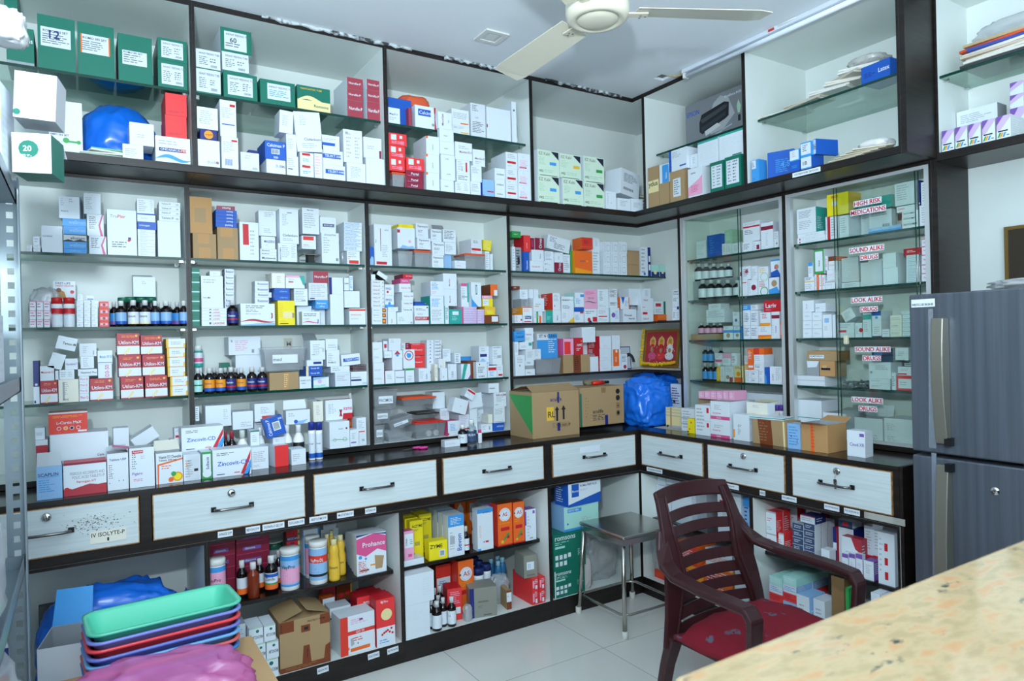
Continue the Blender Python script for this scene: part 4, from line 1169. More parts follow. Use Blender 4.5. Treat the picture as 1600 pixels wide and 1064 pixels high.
for x, w_ in ((705, 80), (942, 62), (1018, 82), (1140, 62)):
    bottle(x, w_, 842, 'syrup', 'dark', '#d9dcdc', 'L', 'dark bottle with pale blue label', band='b/.0/.25')
for x in (790, 872):
    bottle(x, 82, 838, 'syrup', 'dark', '#d9dcdc', 'W', 'dark bottle with large cream label', txt='Stimuvit', band='a/.0/.1')
L('''
787 946 812:672 i.06 | W;P .3 .6 .5 .8 | x
'''.replace("787 946 812:672 i.06 | W;P .3 .6 .5 .8 | x\n", ''))
carton(787, 946, 675, 812, 'W;P .4 .6 .6 .8', 'white open carton standing on the green-lidded jars', ins=.085, dep=.07, opened='b20')
view(30, 500, 3.8)
shelf('A', DM, Z3, "leftmost unit's third shelf", .1)
L('''
78 118 242 | n/k;d .5 .45 .25 s;b 0 0 1 .4 w;b .1 .02 .4 .08 n | slim dark blue carton by the rack
122 229 360 | util | red and white carton with white title, far left
230 354 352 | c;b .2 .1 .3 .9 g;P .2 .3 .5 .9 g;l .2 .08 .5 .16 | cream carton with columns of print
118 210 272:352 | W;t .08 .5 .16 r Moxirel-O | white carton on the far-left red one
236 330 295:350 | W;P .1 .2 .5 .8;P .6 .2 .9 .8 | white carton on the cream one
212 236 300:350 d.06 | A | narrow white carton end between two
180 268 190:282 l18 | W;P .1 .8 .3 .9 | white carton leaning diagonally
220 344 128:206 l14 | W;t .3 .4 .2 k Tamex-M | white carton lying tilted at top of pile
270 350 228:290 | W;t .1 .4 .2 v Nurokind-T | white carton with violet lettering
362 446 215:288 d.09 | W;P .2 .1 .6 .9 | white carton with faint print
355 461 138:213 d.09 | A;T .85 .1 .08 G tablets;P .2 .2 .5 .8 | pale carton topping the middle pile
355 416 _,435,402,368,332 | W;t .1 .3 .35 p Plus-Q | small white carton with pink lettering
347 466 330:290 | W;t .15 .35 .3 G Newmol Plus | white carton lying across the small stack
417 557 345 | util | red and white carton with white title, middle
466 552 262:325 | W;T .8 .1 .3 p D3-50 | white carton with upright pink lettering
463 555 180:256 | W;t .15 .45 .2 B Metolar XR 50;b 0 .1 1 .14 b | white carton with thin blue base line
600 738 338 | util | red and white carton, right block
588 726 208:328 | util | red and white carton, right block
578 716 78:188 | util | red and white carton, right block
745 880 330 | util | red and white carton, right block
730 866 207:326 | util | red and white carton, right block
720 850 90:203 | util | red and white carton, right block
580 712 204:190 d.09 | z | flat red lid between the top and middle cartons
895 1002 _,390,335 | yel | yellow-edged white carton
880 987 330:278 | yel | yellow-edged white carton
878 986 275:221 | yel | yellow-edged white carton
876 986 218:166 | yel | yellow-edged white carton
870 988 160:110 | yel | yellow-edged white carton
''')
shelf('A', .02, .8002, "worktop before the leftmost unit", .07)
L('''
98 256 868 d.1 of70 mW | L;t .05 .7 .1 n SCAPLIN;P .08 .2 .8 .6 B;P .1 .65 .9 .7 B | light blue carton with white front flap raised
258 518 840 i.01 | W/r;t .15 .62 .09 g FERROUS ASCORBATE AND;t .2 .5 .09 g FOLIC ACID TABLETS IP;t .3 .35 .09 r Ferrogen-XT;x 0 .0 1 0 1 .3 .8 .28 .6 .32 .4 .26 .2 .2 .08 .25 0 .2 z;d .07 .2 .07 r;b .85 .12 .95 .17 r;b 0 .93 1 1 m | wide white and dark red carton
518 648 790 i.02 ob15 | W;t .1 .8 .06 n Tablets USP;P .08 .3 .3 .7 G;d .1 .2 .03 B;d .55 .25 .03 b;d .75 .25 .03 b | white carton with blue dots on its front
650 803 757 i.02 ol12 mp | W;b .1 .86 .55 .94 r;t .13 .87 .06 W Aquaren XT;P .1 .45 .3 .85 G;P .45 .7 .7 .8;t .1 .3 .09 v Figaro;P .15 .15 .6 .22 p | white carton with red title plate
808 971 787 i.03 ob40 mc | W;t .1 .82 .1 k Vitamin D3 Chewable;t .1 .72 .08 k Tablets 600 mg;x .05 0 .1 0 .12 .6 1 .75 1 .8 .05 .65 o;P .2 .45 .6 .6 o;d .8 .2 .2 O;d .8 .2 .14 y;d .55 .12 .1 o;d .65 .3 .1 E | white carton picturing orange slices
972 1072 797 i.03 | W;P .1 .1 .5 .8;b .65 .35 .9 .45 k | white carton with small black mark
''')
shelf('A', .14, .8002, "worktop, back row of leftmost unit", .1)
L('''
180 530 670 i.01 d.13 | W/A;t .12 .3 .1 n perneb;R .55 .3 .14 n;t .8 .55 .05 k Cipla | big open pale carton with blue lettering
172 408 545:688 i.03 d.08 | j/J;b 0 .93 1 1 s;P .1 .72 .9 .84 O;t .2 .44 .13 W L-Cartin MaX;d .26 .24 .09 W;d .43 .24 .09 W;d .59 .24 .09 W;d .76 .24 .09 W;d .26 .24 .07 j;d .43 .24 .07 O;d .59 .24 .07 k;d .76 .24 .07 j;b .75 .04 .98 .12 W | orange-red carton with four round pictures
95 172 712 i.02 | W;b 0 .4 1 .9 z;P .2 .1 .8 .3 | white carton with dark red band by the rack
92 155 640:710 i.04 d.08 | W;P .1 .3 .8 .6 | white carton by the rack, upper
555 652 640 i.06 d.08 | W;b .05 .03 .95 .05 g;P .35 .35 .6 .6 h | upright plain white carton with grey outline
668 826 664:738 i.07 d.08 l-32 | W | blank white carton tipped on its corner
898 972 708 i.06 d.08 | W;P .2 .2 .8 .5 | white carton right of tipped one, lower
920 976 642:706 i.07 d.07 | W;b .1 .12 .5 .35 r;P .1 .6 .8 .9 | white carton with red square, upper
780 900 735 i.07 d.07 | W;P .1 .2 .8 .6 | low white carton behind the orange-slice one
''')
# ================= second unit
view(280, 290, 4.626)
shelf('A', DM, Z1, "second unit's top shelf", .1)
L('''
95 268 347 | d/q;b .22 .6 .7 1 D;b .25 0 .75 .45 D | brown taped cardboard box, bottom left
75 240 82:342 | D/d;b .2 .3 .72 .7 d | orange-brown cardboard box, upper left
272 425 302 | d;b .15 .7 .75 1 D;b .25 .0 .8 .35 D | brown taped cardboard box under blue stack
262 418 298:272 | b;U .8 .75 .5 W Exavid | flat blue carton with white lettering
262 418 270:248 | b;U .8 .75 .5 W Exavid | flat blue carton with white lettering
262 418 246:224 | b;U .8 .75 .5 W Exavid | flat blue carton with white lettering
262 418 222:200 | b;U .8 .75 .5 W Exavid | flat blue carton with white lettering
262 418 198:176 | b;U .8 .75 .5 W Exavid | flat blue carton with white lettering
270 433 174:146 r-8 | m;U .75 .7 .5 W Rantac | flat maroon carton on the blue stack
432 573 264 | W;b .17 .4 .48 .95 r;P .55 .1 .8 .8 | white carton with upright red bar
584 706 _,502,480,457 | W;t .1 .3 .4 k Montewok | thin white carton in pile of three
592 696 454:368 d.04 | W;t .2 .5 .2 n MALIDENS;P .3 .2 .6 .35 | small cream-white carton on thin pile
572 702 182:365 i.045 d.06 | W;P .35 .75 .9 .95;P .3 .1 .8 .3 | larger white carton behind small cream one
712 852 418 | W;T .15 .1 .07 n PARACETAMOL;P .2 .2 .6 .9;P .7 .2 .95 .9 | white carton under the tall open one
708 864 168:415 ob8 | W;P .15 .5 .45 .85;t .15 .2 .07 G Clofenkem;P .15 .06 .75 .15;b .4 .88 .65 .9 G | tall white carton with lid ajar
888 1012 163:350 i.02 ob8 | W;t .3 .9 .05 G Mannitol;P .1 .2 .8 .8;q | tall white carton with slanted lid
884 990 362:458 d.08 i.01 | W;b .1 .66 .85 .95 j;t .1 .25 .1 p Ivabrex;P .1 .1 .6 .2 | white carton with red label on black stand
1018 1155 340 | W;t .15 .9 .05 G SITAGLIPTIN;P .1 .3 .5 .85;l .8 .08 .95 .18 k | tall pale carton right of the stand
1018 1134 228:322 i.01 d.08 | W;b .15 .38 .9 .58 n;t .22 .42 .12 W MONTAIR LC | white carton with dark blue oval
1210 1306 473 | W;b .15 .05 .9 .3 j;P .1 .5 .8 .9;P .1 .3 .3 .6 o | white carton with red base bar
''')
for k in range(8):
    carton(1190, 1322, 463 - 25 * (k + 1) + 2, 463 - 25 * k, 'W;P .05 .2 .95 .8 B;b 0 0 1 .15 s', 'flat foil-wrapped strip pack', dep=.1)
shelf('A', DM, Z2, "second unit's second shelf", .1)
L('''
88 150 _,935,870,800,732,662,593 | e/E;b 0 .42 1 .55 T | green carton with pale band
160 345 _,975,952,928,905,885 | W;t .45 .3 .4 r LASKERE;b .3 .3 .38 .7 G | flat white carton with red lettering
157 320 652:882 | W;P .1 .75 .7 .9;t .08 .3 .05 G Ursofax;b .3 .3 .37 .34 k | large white carton on the flat ones
218 300 617:648 d.09 | W;P .3 .3 .7 .7 | flat small white carton on the large one
322 400 876:812 i.04 d.06 | W/u;t .2 .4 .3 n Repace | x
'''.replace("322 400 876:812 i.04 d.06 | W/u;t .2 .4 .3 n Repace | x\n", ''))
L('''
326 398 _,965,930,895,850,812,770,727,686,645,602 i.045 d.06 | W/u;t .15 .35 .4 n Rozucor | small white carton with navy side
440 692 852 d.12 | W/A;P .15 .75 .8 .92 G;P .15 .6 .6 .72 G;t .15 .5 .07 S METAGARD CR;s .2 .09 z;x 0 0 1 0 1 .1 .5 .1 0 .04 L;x .88 .3 .93 .35 .93 .55 .88 .58 .9 .45 m | wide white carton with red wave
545 650 850:808 i.04 d.06 | W;t .2 .3 .4 n Rozucor | small white carton left of blue ones
545 670 806:770 i.04 d.06 | W;t .2 .3 .4 n Rozucor | small white carton left of blue ones
545 650 768:730 i.04 d.06 | W;t .2 .3 .4 n Rozucor | small white carton left of blue ones
545 648 728:690 i.04 d.06 | W;t .2 .3 .4 n Rozucor | small white carton left of blue ones
710 835 830 | y;P .1 .3 .3 .9 Y;b .3 .28 .9 .55 a;l .85 .3 .97 .5 k;P .1 .1 .5 .2 Y;b .1 .05 .6 .08 J | yellow carton with pale label
660 802 828:785 | mag | blue carton with upside-down lettering, lower
660 800 783:740 | mag | blue carton with upside-down lettering, upper
650 766 632:738 ob10 | c;P .4 .3 .8 .8 | cream open carton above blue ones
848 958 870 i.05 d.05 | W | blank white carton behind the small wave one
804 930 744:868 i.015 d.08 | W;P .1 .2 .9 .85;b .55 .25 .85 .32 g | pale lilac-white carton
885 1018 908 | W;P .1 .6 .9 .85 G;s .2 .08 p;x .85 .1 .9 .1 .92 .4 .87 .4 b;t .1 .4 .1 S GLIMY | white carton with small pink wave
776 915 650:742 r-4 | W;b 0 .85 .8 1 P;x .72 1 1 1 1 .2 .9 .3 t;b .15 .45 .4 .55 r;P .15 .6 .6 .75 | white carton with pink and teal corner
960 1080 890 | W;t .1 .88 .06 k Oselta-AL;P .1 .3 .8 .8 | white carton under the cyan one
945 1078 884:826 | B;U .85 .75 .25 W wisdmdog;U .7 .4 .25 W Kops | cyan carton with upside-down lettering
936 1072 822:702 | W/s;P .1 .1 .9 .9 | x
'''.replace("936 1072 822:702 | W/s;P .1 .1 .9 .9 | x\n", ''))
L('''
936 1073 703:822 | A;P .08 .15 .9 .9;b .05 .05 .3 .12 n | pale carton under the red-brown one
966 1078 617:695 | nuro | red-brown carton with white side
1088 1188 786 | W | tall blank white carton
1078 1186 664:780 | W;b 0 0 .2 1 n | white carton with dark blue left band
1190 1228 665:758 i.02 d.08 | W;t .1 .5 .1 k IL8MH | narrow white carton
1229 1258 652:758 i.02 d.07 | W;P .1 .1 .9 .9 B | narrow white carton with blue zigzag
1192 1306 762:882 | W | square blank white carton
1226 1348 887 | W;b 0 .85 1 .96 j;t .1 .55 .1 o SPOROLAC;P .1 .3 .6 .4 | white carton with orange-red lid band
''')
bottle(390, 82, 828, 'syrup', 'dark', '#c9cccf', 'n', 'dark bottle with navy label, short', txt='Cheston', txc='W', band='r/.3/.4')
view(285, 500, 4.433)
shelf('A', DM, Z3, "second unit's third shelf", .1)
carton(88, 135, 330, None, 'W', 'small white carton under the mouthwash', ins=.085, dep=.05)
bottle(113, 66, '178:325', 'talc', 'aqua', '#dfe9e6', 'W', 'turquoise mouthwash bottle with white cap', ins=.085, band='p/.3/.6,t/0/.2', name='mouthwash_bottle')
for x in (150, 225, 300, 372):
    bottle(x, 62, 330, 'syrup', 'dark', '#c9cccf', 'O', 'dark bottle behind yellow-labelled ones', ins=.07)
carton(262, 330, 295, 330, 'e', 'dark green cap box behind the bottles', ins=.14, dep=.04, zb=Z3 + .09)
for x, lb, bd, w_ in ((110, 'T', 'e/.5/.6', 62), (190, 'O', 'b/.0/.3', 76), (268, 'O', 'b/.0/.3', 72), (412, 'O', 'b/.0/.3', 66)):
    bottle(x, w_, 332, 'syrup', 'dark', '#d4d4d4', lb, 'dark syrup bottle with %s label' % ('pale green' if lb == 'T' else 'yellow and blue'), band=bd, txt='Duphalac' if lb == 'O' else None, txc='n')
for x in (340, 486, 558):
    bottle(x, 72, 325, 'syrup', 'dark', '#d4d4d4', 'n', 'dark syrup bottle with violet-blue label', txt='Duphalac', txc='W', band='r/.25/.38')
L('''
365 548 240 i.09 d.09 | W;T .9 .5 .05 k AP | white carton behind bottles, lower
318 542 115:232 i.085 d.1 | W;P .2 .2 .7 .8 P;l .72 .1 .8 .3 k;T .12 .7 .05 k AP | white carton with pink print, upper behind bottles
430 485 320:420 i.08 d.07 | w | x
'''.replace("430 485 320:420 i.08 d.07 | w | x\n", ''))
L('''
600 806 362 | d/d/D;x .45 .0 .62 0 .7 1 .5 1 D;P .5 .1 .65 .9 a | brown cardboard box under clear tub
808 893 390 | W;t .08 .6 .12 n TRAPIC 10 CC;t .15 .4 .08 n TABLET | white carton with navy lettering
905 1016 394 | W/B;x 0 .7 1 1 1 1 0 1 L;d .4 .6 .2 V;x 0 0 1 0 1 .1 0 .3 T;t .5 .2 .1 t Revital | white and light blue carton with oval
855 970 386:352 | b;t .3 .4 .3 W Revcal XR;b 0 0 .15 1 a | blue flat carton, lower of two
855 970 350:318 | b;t .3 .4 .3 W Revcal XR;b 0 0 .15 1 a | blue flat carton, upper of two
860 976 314:276 | W;b .4 .3 .9 .7 n | white flat carton with navy oval
884 990 140:270 ob40 mg | W;P .2 .2 .8 .8;l .8 .4 .95 .6 g;b .1 .25 .3 .28 G | white carton with grey flap sticking up
1055 1163 362 | w | white carton left of blue-oval one
1165 1287 356 | W;b 0 .55 .6 .62 S;b 0 .33 .65 .45 n;t .7 .1 .1 B VERTIN | white carton with navy strip
1026 1160 358:320 | W;P .1 .2 .6 .8 | flat white carton beside the blister strips
998 1090 207:314 | W;P .1 .2 .5 .8;t .1 .2 .1 k Prolib-D | white carton left of tilted one
990 1076 130:203 | W;P .2 .1 .9 .5 | white carton at top of right pile
1098 1232 222:300 l-4 d.09 | W;b .1 .35 .95 .65 b;t .2 .42 .2 W TELEKT-H40 | tilted white carton with blue oval strip
''')
for k in range(4):
    mb = MB(); mb.box((-.034, -.03, 0), (.034, .03, .0015), mat('blister_foil', '#b9bcc2', .3, .7))
    for i in range(7):
        for j in range(3):
            mb.lathe([(.0035, 0.0016), (.003, .0045), (.0005, .0055)], mat('maroon_capsule', '#7a2f33', .3), 6, (-.028 + i * .0093, -.02 + j * .02))
    a = sz(1220, 350, DM + .03)[0]
    o = mb.obj('blister_strip'); o.location = (a, DM + .035, sz(1220, 352, DM)[1] + .0005 + k * .0065)
    reg(o, 'silver strip of maroon capsules', a, o.location.z, 'blister strip')
shelf('A', .12, .8002, "worktop before the second unit", .1)
L('''
158 340 590:738 i.14 d.09 | W;P .7 .3 .9 .8 S | white carton behind, left of pair
346 492 632:756 i.13 d.09 | W/A;P .4 .1 .9 .4 S | white carton behind, right of pair
88 118 598:700 i.15 d.05 | W;P .1 .1 .9 .9 G | narrow white leaflet-like carton at far left
496 640 692:800 i.16 d.06 | w | white carton below the red-labelled one
498 642 577:690 i.12 d.09 | W;b .35 .1 .95 .3 j;P .3 .4 .7 .8 | white carton with red label strip
572 708 672:808 i.035 d.045 l-14 | b;T .28 .1 .18 W Calcimax P;b .4 .3 .8 .75 W;l .45 .35 .75 .7 k;t .75 .8 .1 W 300 | bright blue carton with barcode, tipped on its side
716 886 622:720 i.10 d.1 ob75 mW | W/A;x .3 0 .7 0 .9 .3 .5 .2 L;d .4 .18 .14 b;P .1 .5 .4 .8 | white carton with blue emblem, flap up
905 976 562:704 i.12 d.08 ob10 | c;P .3 .3 .7 .8 S | upright cream-white carton
990 1179 550:690 i.11 d.1 | W/A/z;x .62 0 1 0 1 .3 .65 .3 r;P .1 .3 .4 .8;x .5 .15 .55 .15 .62 .5 .57 .5 r;x .5 .5 .55 .5 .62 .15 .57 .15 m;t .65 .45 .15 p xame | white and crimson carton with red lid
985 1160 693:890 i.05 d.1 | W/A;t .45 .7 .05 G duolin;d .85 .73 .05 m;s .32 .02 E;R .25 .32 .08 E;R .75 .32 .1 E | white carton with green ribbon rings
1206 1275 675:870 i.09 d.08 | W;b .2 .48 .85 .52 j;P .2 .6 .8 .9;t .5 .15 .08 n 75 | tall white carton with thin red line
1160 1222 758:875 i.05 d.06 | W;b .1 .2 .7 .27 v;P .2 .4 .7 .8 | white carton with violet dash
470 536 765:870 i.04 d.06 | W;b 0 .92 1 1 e;P .2 .2 .7 .7 | white carton with green lid edge
625 712 810:900 i.05 d.05 | w | white carton behind the orange-red one
752 856 893 d.08 | W;P .1 .2 .6 .7 | plain cream-white carton near front
610 738 868 i.0 d.11 r8 | j/W/W;b 0 0 1 1 R;P .2 .2 .8 .3 j | bright orange-red carton with white side
470 596 870 i.0 d.08 | w | white carton right of the striped-logo carton
''')
bottle(555, 66, 740, 'squat', 'bwhite', '#dfe2e2', 'k', 'white bottle with black label, left', ins=.05, txt='ZOOM', txc='W')
bottle(752, 76, 725, 'squat', 'bwhite', '#dfe2e2', 'G', 'white squat bottle with dark label, middle', ins=.03, txt='AZITHRAL', txc='W')
bottle(832, 80, 722, 'squat', 'bwhite', '#dfe2e2', 'k', 'white squat bottle with dark label, right', ins=.035, txt='AZITHRAL', txc='W')
bottle(420, 84, 762, 'squat', 'bwhite', '#cfd6d2', 'a', 'white ribbed bottle with peach label', ins=.04, name='white_bottle')
bottle(345, 62, 768, 'syrup', 'dark', '#9c3340', 'k', 'dark bottle with dark red cap', ins=.06)
bottle(302, 40, 768, 'syrup', 'dark', '#9c3340', None, 'narrow dark bottle beside dark red cap one', ins=.07)
for x in (900, 950):
    bottle(x, 48, 705, 'spray', 'bwhite', '#21338c', 'W', 'slim white bottle with navy cap', ins=.06, txt='Cough', band='b/.0/.2', name='spray_bottle')
bottle(1168, 42, 505, 'syrup', 'rust', '#d0d0d0', 'o', 'amber bottle behind the crimson-lidded carton', ins=.19)
shelf('A', .05, .8002, "worktop front, second unit", .08)
L('''
205 475 890 | zinc | wide white carton with red-blue flame logo, lower
130 204 912 | E/W;b .1 .1 .9 .95 W;d .5 .2 .45 W;T .72 .35 .3 n Sulbacin;b .1 .92 1 1 E | white carton with green rounded border
22 126 932 d.06 | W;P .1 .2 .5 .8;x 0 .5 .1 .6 0 .8 O | white carton below the upper flame-logo one
0 300 745:910 i.045 d.09 | zinc | wide white carton with red-blue flame logo, upper
''')
# ================= third unit
view(565, 310, 5.065)
shelf('A', DM, Z1, "third unit's top shelf", .1)
L('''
62 95 382 d.09 | b;x 0 0 1 0 1 .4 .5 .5 0 .3 L | blue carton edge by the divider
95 236 205 i.01 | W/A;T .12 .55 .06 k RICA;b .35 .35 .38 .9 m;t .6 .85 .03 n KETO;b .1 .03 .7 .1 r;P .45 .2 .8 .5 | tall white carton with red base strip
205 279 278 i.0 d.09 | W/E;P .3 .2 .6 .8 A | tall narrow white carton with green side
282 422 232:398 i.01 | W;d .7 .35 .08 P;x .1 0 1 0 .9 .15 .6 .1 .3 .18 L;b 0 .75 .15 .9 r | white carton with faint figure on clear jar
290 412 228:205 i.02 d.09 | y;P .2 .2 .8 .8 Y | crumpled yellow packet on white carton
440 547 404:314 | thyr | white carton with bold black title
430 528 312:198 d.09 ob15 mg | thyr | white carton with bold black title
555 650 450 | thyr | white carton with bold black title
557 655 448:343 | thyr | white carton with bold black title
533 634 338:243 | thyr | white carton with bold black title
650 710 447 i.02 | L/A;P .2 .2 .8 .8 | pale blue-grey carton
656 748 347:442 | W;P .1 .2 .8 .8 | white carton under the flapped one
642 746 246:345 ob55 mg | W;P .1 .2 .9 .9 G | white carton with large grey flap standing
735 826 _,516,492 d.06 | W;t .2 .4 .3 p Nopam | small flat white carton
850 958 322:438 i.01 d.12 r6 | W/A;b .05 .22 .9 .38 r;P .2 .7 .7 .9 G;P .1 .08 .5 .16 G | white carton with red bar on orange lid
962 1028 330:415 i.06 d.03 l6 | y/y;P .1 .1 .9 .9 a | pale yellow-green packet
976 1012 418 i.02 | W;P .1 .1 .9 .9 | narrow white carton right of tub
1014 1040 _,490,440 i.03 d.06 | W | small white carton in right corner
''')
shelf('A', DM, Z2, "third unit's second shelf", .1)
L('''
80 200 _,945,905,865 | W;t .1 .4 .25 G Thyronorm;b .7 .1 .95 .9 J;b .75 .3 .9 .7 O | white carton with brown patterned end
75 182 861:832 | thinr | flat white carton
75 182 830:802 | thinr | flat white carton
75 182 800:770 | thinr | flat white carton
75 182 768:740 | thinr | flat white carton
75 182 738:710 | thinr | flat white carton
75 180 706:678 | thinr | flat white carton
75 178 676:647 | thinr | flat white carton
72 110 642:600 d.07 | W/k | small white carton atop the flat stack
118 208 600:635 l32 d.06 | W/k | flat carton leaning off the flat stack
182 258 860:766 i.02 | W;t .1 .5 .2 b PPID;d .5 .3 .15 B;b 0 0 1 .2 B | white and blue carton, lower
182 258 764:680 i.02 | W;t .1 .5 .2 v PPID;d .3 .3 .12 r | white and blue carton, upper
205 275 893 | W;T .5 .1 .12 m Shelcal | white carton with upright maroon lettering
278 406 900 | W;P .1 .2 .5 .6;l .85 .06 .95 .2 k | wide low white carton
207 290 890:853 d.08 | W;P .3 .4 .8 .6 | flat white carton crossing low pair
315 408 898:862 i.01 | thin | white carton, pink stack bottom
315 408 860:804 i.01 | W;t .2 .45 .2 m Sodidac 200 | white carton, pink stack fourth down
318 410 802:742 i.01 | W;t .2 .4 .2 m EvaCon 100 | white carton, pink stack third down
295 390 740:674 i.01 | W;t .2 .4 .2 p EvaCon 100 | white carton with pink lettering
305 382 672:634 i.01 | p;t .2 .4 .3 W EvaCon | pink carton, lower of two
325 405 632:598 i.01 | r/m;t .3 .4 .3 P KETOROL | crimson carton, topmost of pink stack
405 531 848 | W;P .1 .72 .8 .85 G;b .05 .2 1 .4 r;t .12 .24 .12 W EMCURY;t .15 .5 .1 S tablets;d .9 .9 .05 k | white carton with red band
420 500 846:816 | b;b .0 .6 1 .8 n | blue carton atop red-banded one
540 655 770 r0 | W/t;P .1 .6 .8 .9 B;P .1 .1 .8 .5;b .95 0 1 1 t | tall pale carton with teal side
545 652 768:655 | W;P .1 .4 .6 .9 B;P .1 .1 .6 .3 P;d .0 .0 .01 r | pale carton above teal-sided one
655 690 850 | W;P .1 .2 .9 .9 e | slim white carton left of green one
692 792 876 | t;b .25 .6 .75 .85 W;P .2 .2 .7 .5 T | turquoise green carton
640 755 838:718 i.01 | W;T .5 .2 .09 m MecoGen;T .9 .1 .05 g tab | white carton with upright red lettering, lower
640 753 715:594 i.01 | W;T .5 .2 .09 m MecoGen;T .9 .1 .05 g tab | white carton with upright red lettering, upper
793 912 _,965,948,930,912,895,875,857 | V/P;P .1 .2 .9 .8 W;b 0 0 .1 1 p | flat lilac carton
912 972 _,965,948,930,912,895,878 | V/P;P .1 .2 .9 .8 W | flat lilac carton
866 948 664:852 | W/A;x 0 0 .7 0 .1 .3 0 .5 B;b .45 .5 .6 .9 e;b .5 .55 .55 .85 W | white carton with green emblem, blue corner
972 1086 922 | J/J;b .5 .2 .95 .85 W | orange-brown carton with white end label
972 1060 918:856 | Y;b .2 .1 .8 .5 y;P .1 .4 .9 .6 a | yellow carton, lower
955 1040 852:792 | y/Y;b .05 .15 .6 .9 W;P .1 .3 .5 .7 | yellow carton with white label, upper
950 1035 790:768 | P/m;P .2 .2 .8 .8 W | thin pink carton under the orange one
1018 1076 768:680 | o/J;b .5 0 1 .5 W | orange carton with brown side
''')
carton(786, 862, 672, 845, 'W/A;b 0 .88 .8 1 p;b .8 .2 1 1 t;P .1 .3 .6 .8;t .1 .4 .08 e dulco', 'white side-on carton with pink and teal edges', ins=.02, dep=.08)
view(565, 500, 5.065)
shelf('A', DM, Z3, "third unit's third shelf", .1)
L('''
90 178 337 | W;P .1 .2 .9 .3;P .1 .6 .8 .7 | tall white carton by the divider, lower
86 166 174:335 | W;P .1 .2 .9 .3;P .1 .6 .8 .7 | tall white carton by the divider, upper
262 340 400 | W;t .1 .4 .13 k Olmezest | white carton with black title
184 262 400 | W/r;P .2 .3 .8 .7 | white carton with faint circle print
346 416 382 | W;b 0 .86 1 1 E;t .2 .4 .1 S Vertin;P .2 .1 .8 .3 | white carton with green top band
240 325 302:396 | W/A;P .5 .5 .9 .8 A | white carton above the black-titled one
328 422 232:378 d.08 | W;R .5 .68 .4 r;d .5 .68 .2 B;d .4 .75 .1 B | white carton with large red ring
240 326 300:240 d.08 | W;x .2 .5 .5 1 .8 .5 r;d .5 .4 .2 B | white carton with small red arch
178 240 300:245 d.08 | W;P .1 .3 .9 .5 | white carton left of red arch
214 312 145:236 i.01 d.08 | A;P .2 .6 .5 .9 | pale carton atop middle pile
170 213 165:240 i.02 d.07 | w;b .2 .3 .8 .7 r | white carton with dark red patch
312 348 180:232 i.02 d.07 | s;P .2 .2 .8 .6 G | grey-white carton end
348 382 180:232 i.02 d.07 | m;P .2 .2 .8 .8 P | dark red carton end
388 500 184:280 i.05 d.05 | R;P .1 .85 .95 .95 P;t .3 .4 .12 W Minoxin 2;b .1 .1 .3 .12 W | red display card carton, upper
388 500 282:376 i.05 d.05 | R;P .1 .85 .95 .95 P;t .3 .4 .12 W Minoxin 2;b .1 .1 .3 .12 W | red display card carton, lower
388 500 378 i.05 d.05 | w | white carton supporting red display cards
450 545 382 | W;P .1 .2 .4 .8;T .75 .2 .15 n Eryfast | white carton with upright navy lettering
573 632 _,345,315,286,258,232,206,180,158 i.04 d.07 | W;t .1 .2 .4 k Deflakem;d .8 .7 .15 p | small white carton with red dot
515 572 _,345,315,286,258,232,206,180,158 i.04 d.07 | W;d .5 .5 .2 v;P .1 .2 .9 .3 | small white carton with violet dot
575 612 348 | c;P .2 .2 .8 .8 S | narrow cream carton
620 680 380 | W;T .5 .2 .15 G tab;P .1 .1 .3 .9 | low white carton, right centre
608 666 306:378 d.07 | W;T .4 .1 .2 E Liv;b .6 .0 .7 .9 a | white carton with green letters, upper
640 705 228:330 i.05 d.05 | W;P .1 .3 .8 .9 | white carton behind upper green-lettered one
682 752 347 i.01 | W;T .6 .15 .2 v C3D2;b .4 .1 .45 .9 W;P .1 .6 .3 .9 | white carton with violet upright letters
735 785 262:342 i.03 d.06 | W;P .2 .1 .8 .9 G | white carton above violet-lettered one
786 862 347 | W/A;x 0 0 .3 0 .7 1 .3 1 t;T .5 .4 .12 Y tab;x .7 0 1 0 1 .3 v | white carton with teal slash
784 816 290:340 i.05 d.05 | u | x
'''.replace("784 816 290:340 i.05 d.05 | u | x\n", ''))
L('''
815 908 323 i.03 | J | plain rust-brown carton
790 942 290 i.07 d.04 | B;P .3 .5 .8 .7 L | blue carton behind the rust one
905 992 330 | W;d .3 .85 .06 k;P .15 .3 .9 .7 G;t .2 .08 .08 k DC-MXR | white carton leaning by rust one
1070 1118 350 | W;b .2 .1 .9 .25 r;P .2 .5 .8 .8 | white carton with red base dash, corner
994 1070 360 | W;b .1 .6 .95 .85 r;P .2 .1 .8 .5 B | white carton with red banner
1035 1112 207:347 d.08 | W;t .1 .9 .06 n LACTOBET-8;P .1 .3 .6 .8;b .5 .35 .9 .5 S | tall white carton in corner
945 1033 205:355 d.08 i.01 | A;b .1 .45 .8 .6 n;s .2 .15 L;P .2 .7 .8 .9 | pale carton with navy strip and waves
''')
shelf('A', DM, ZB_, "third unit's bottom board", .1)
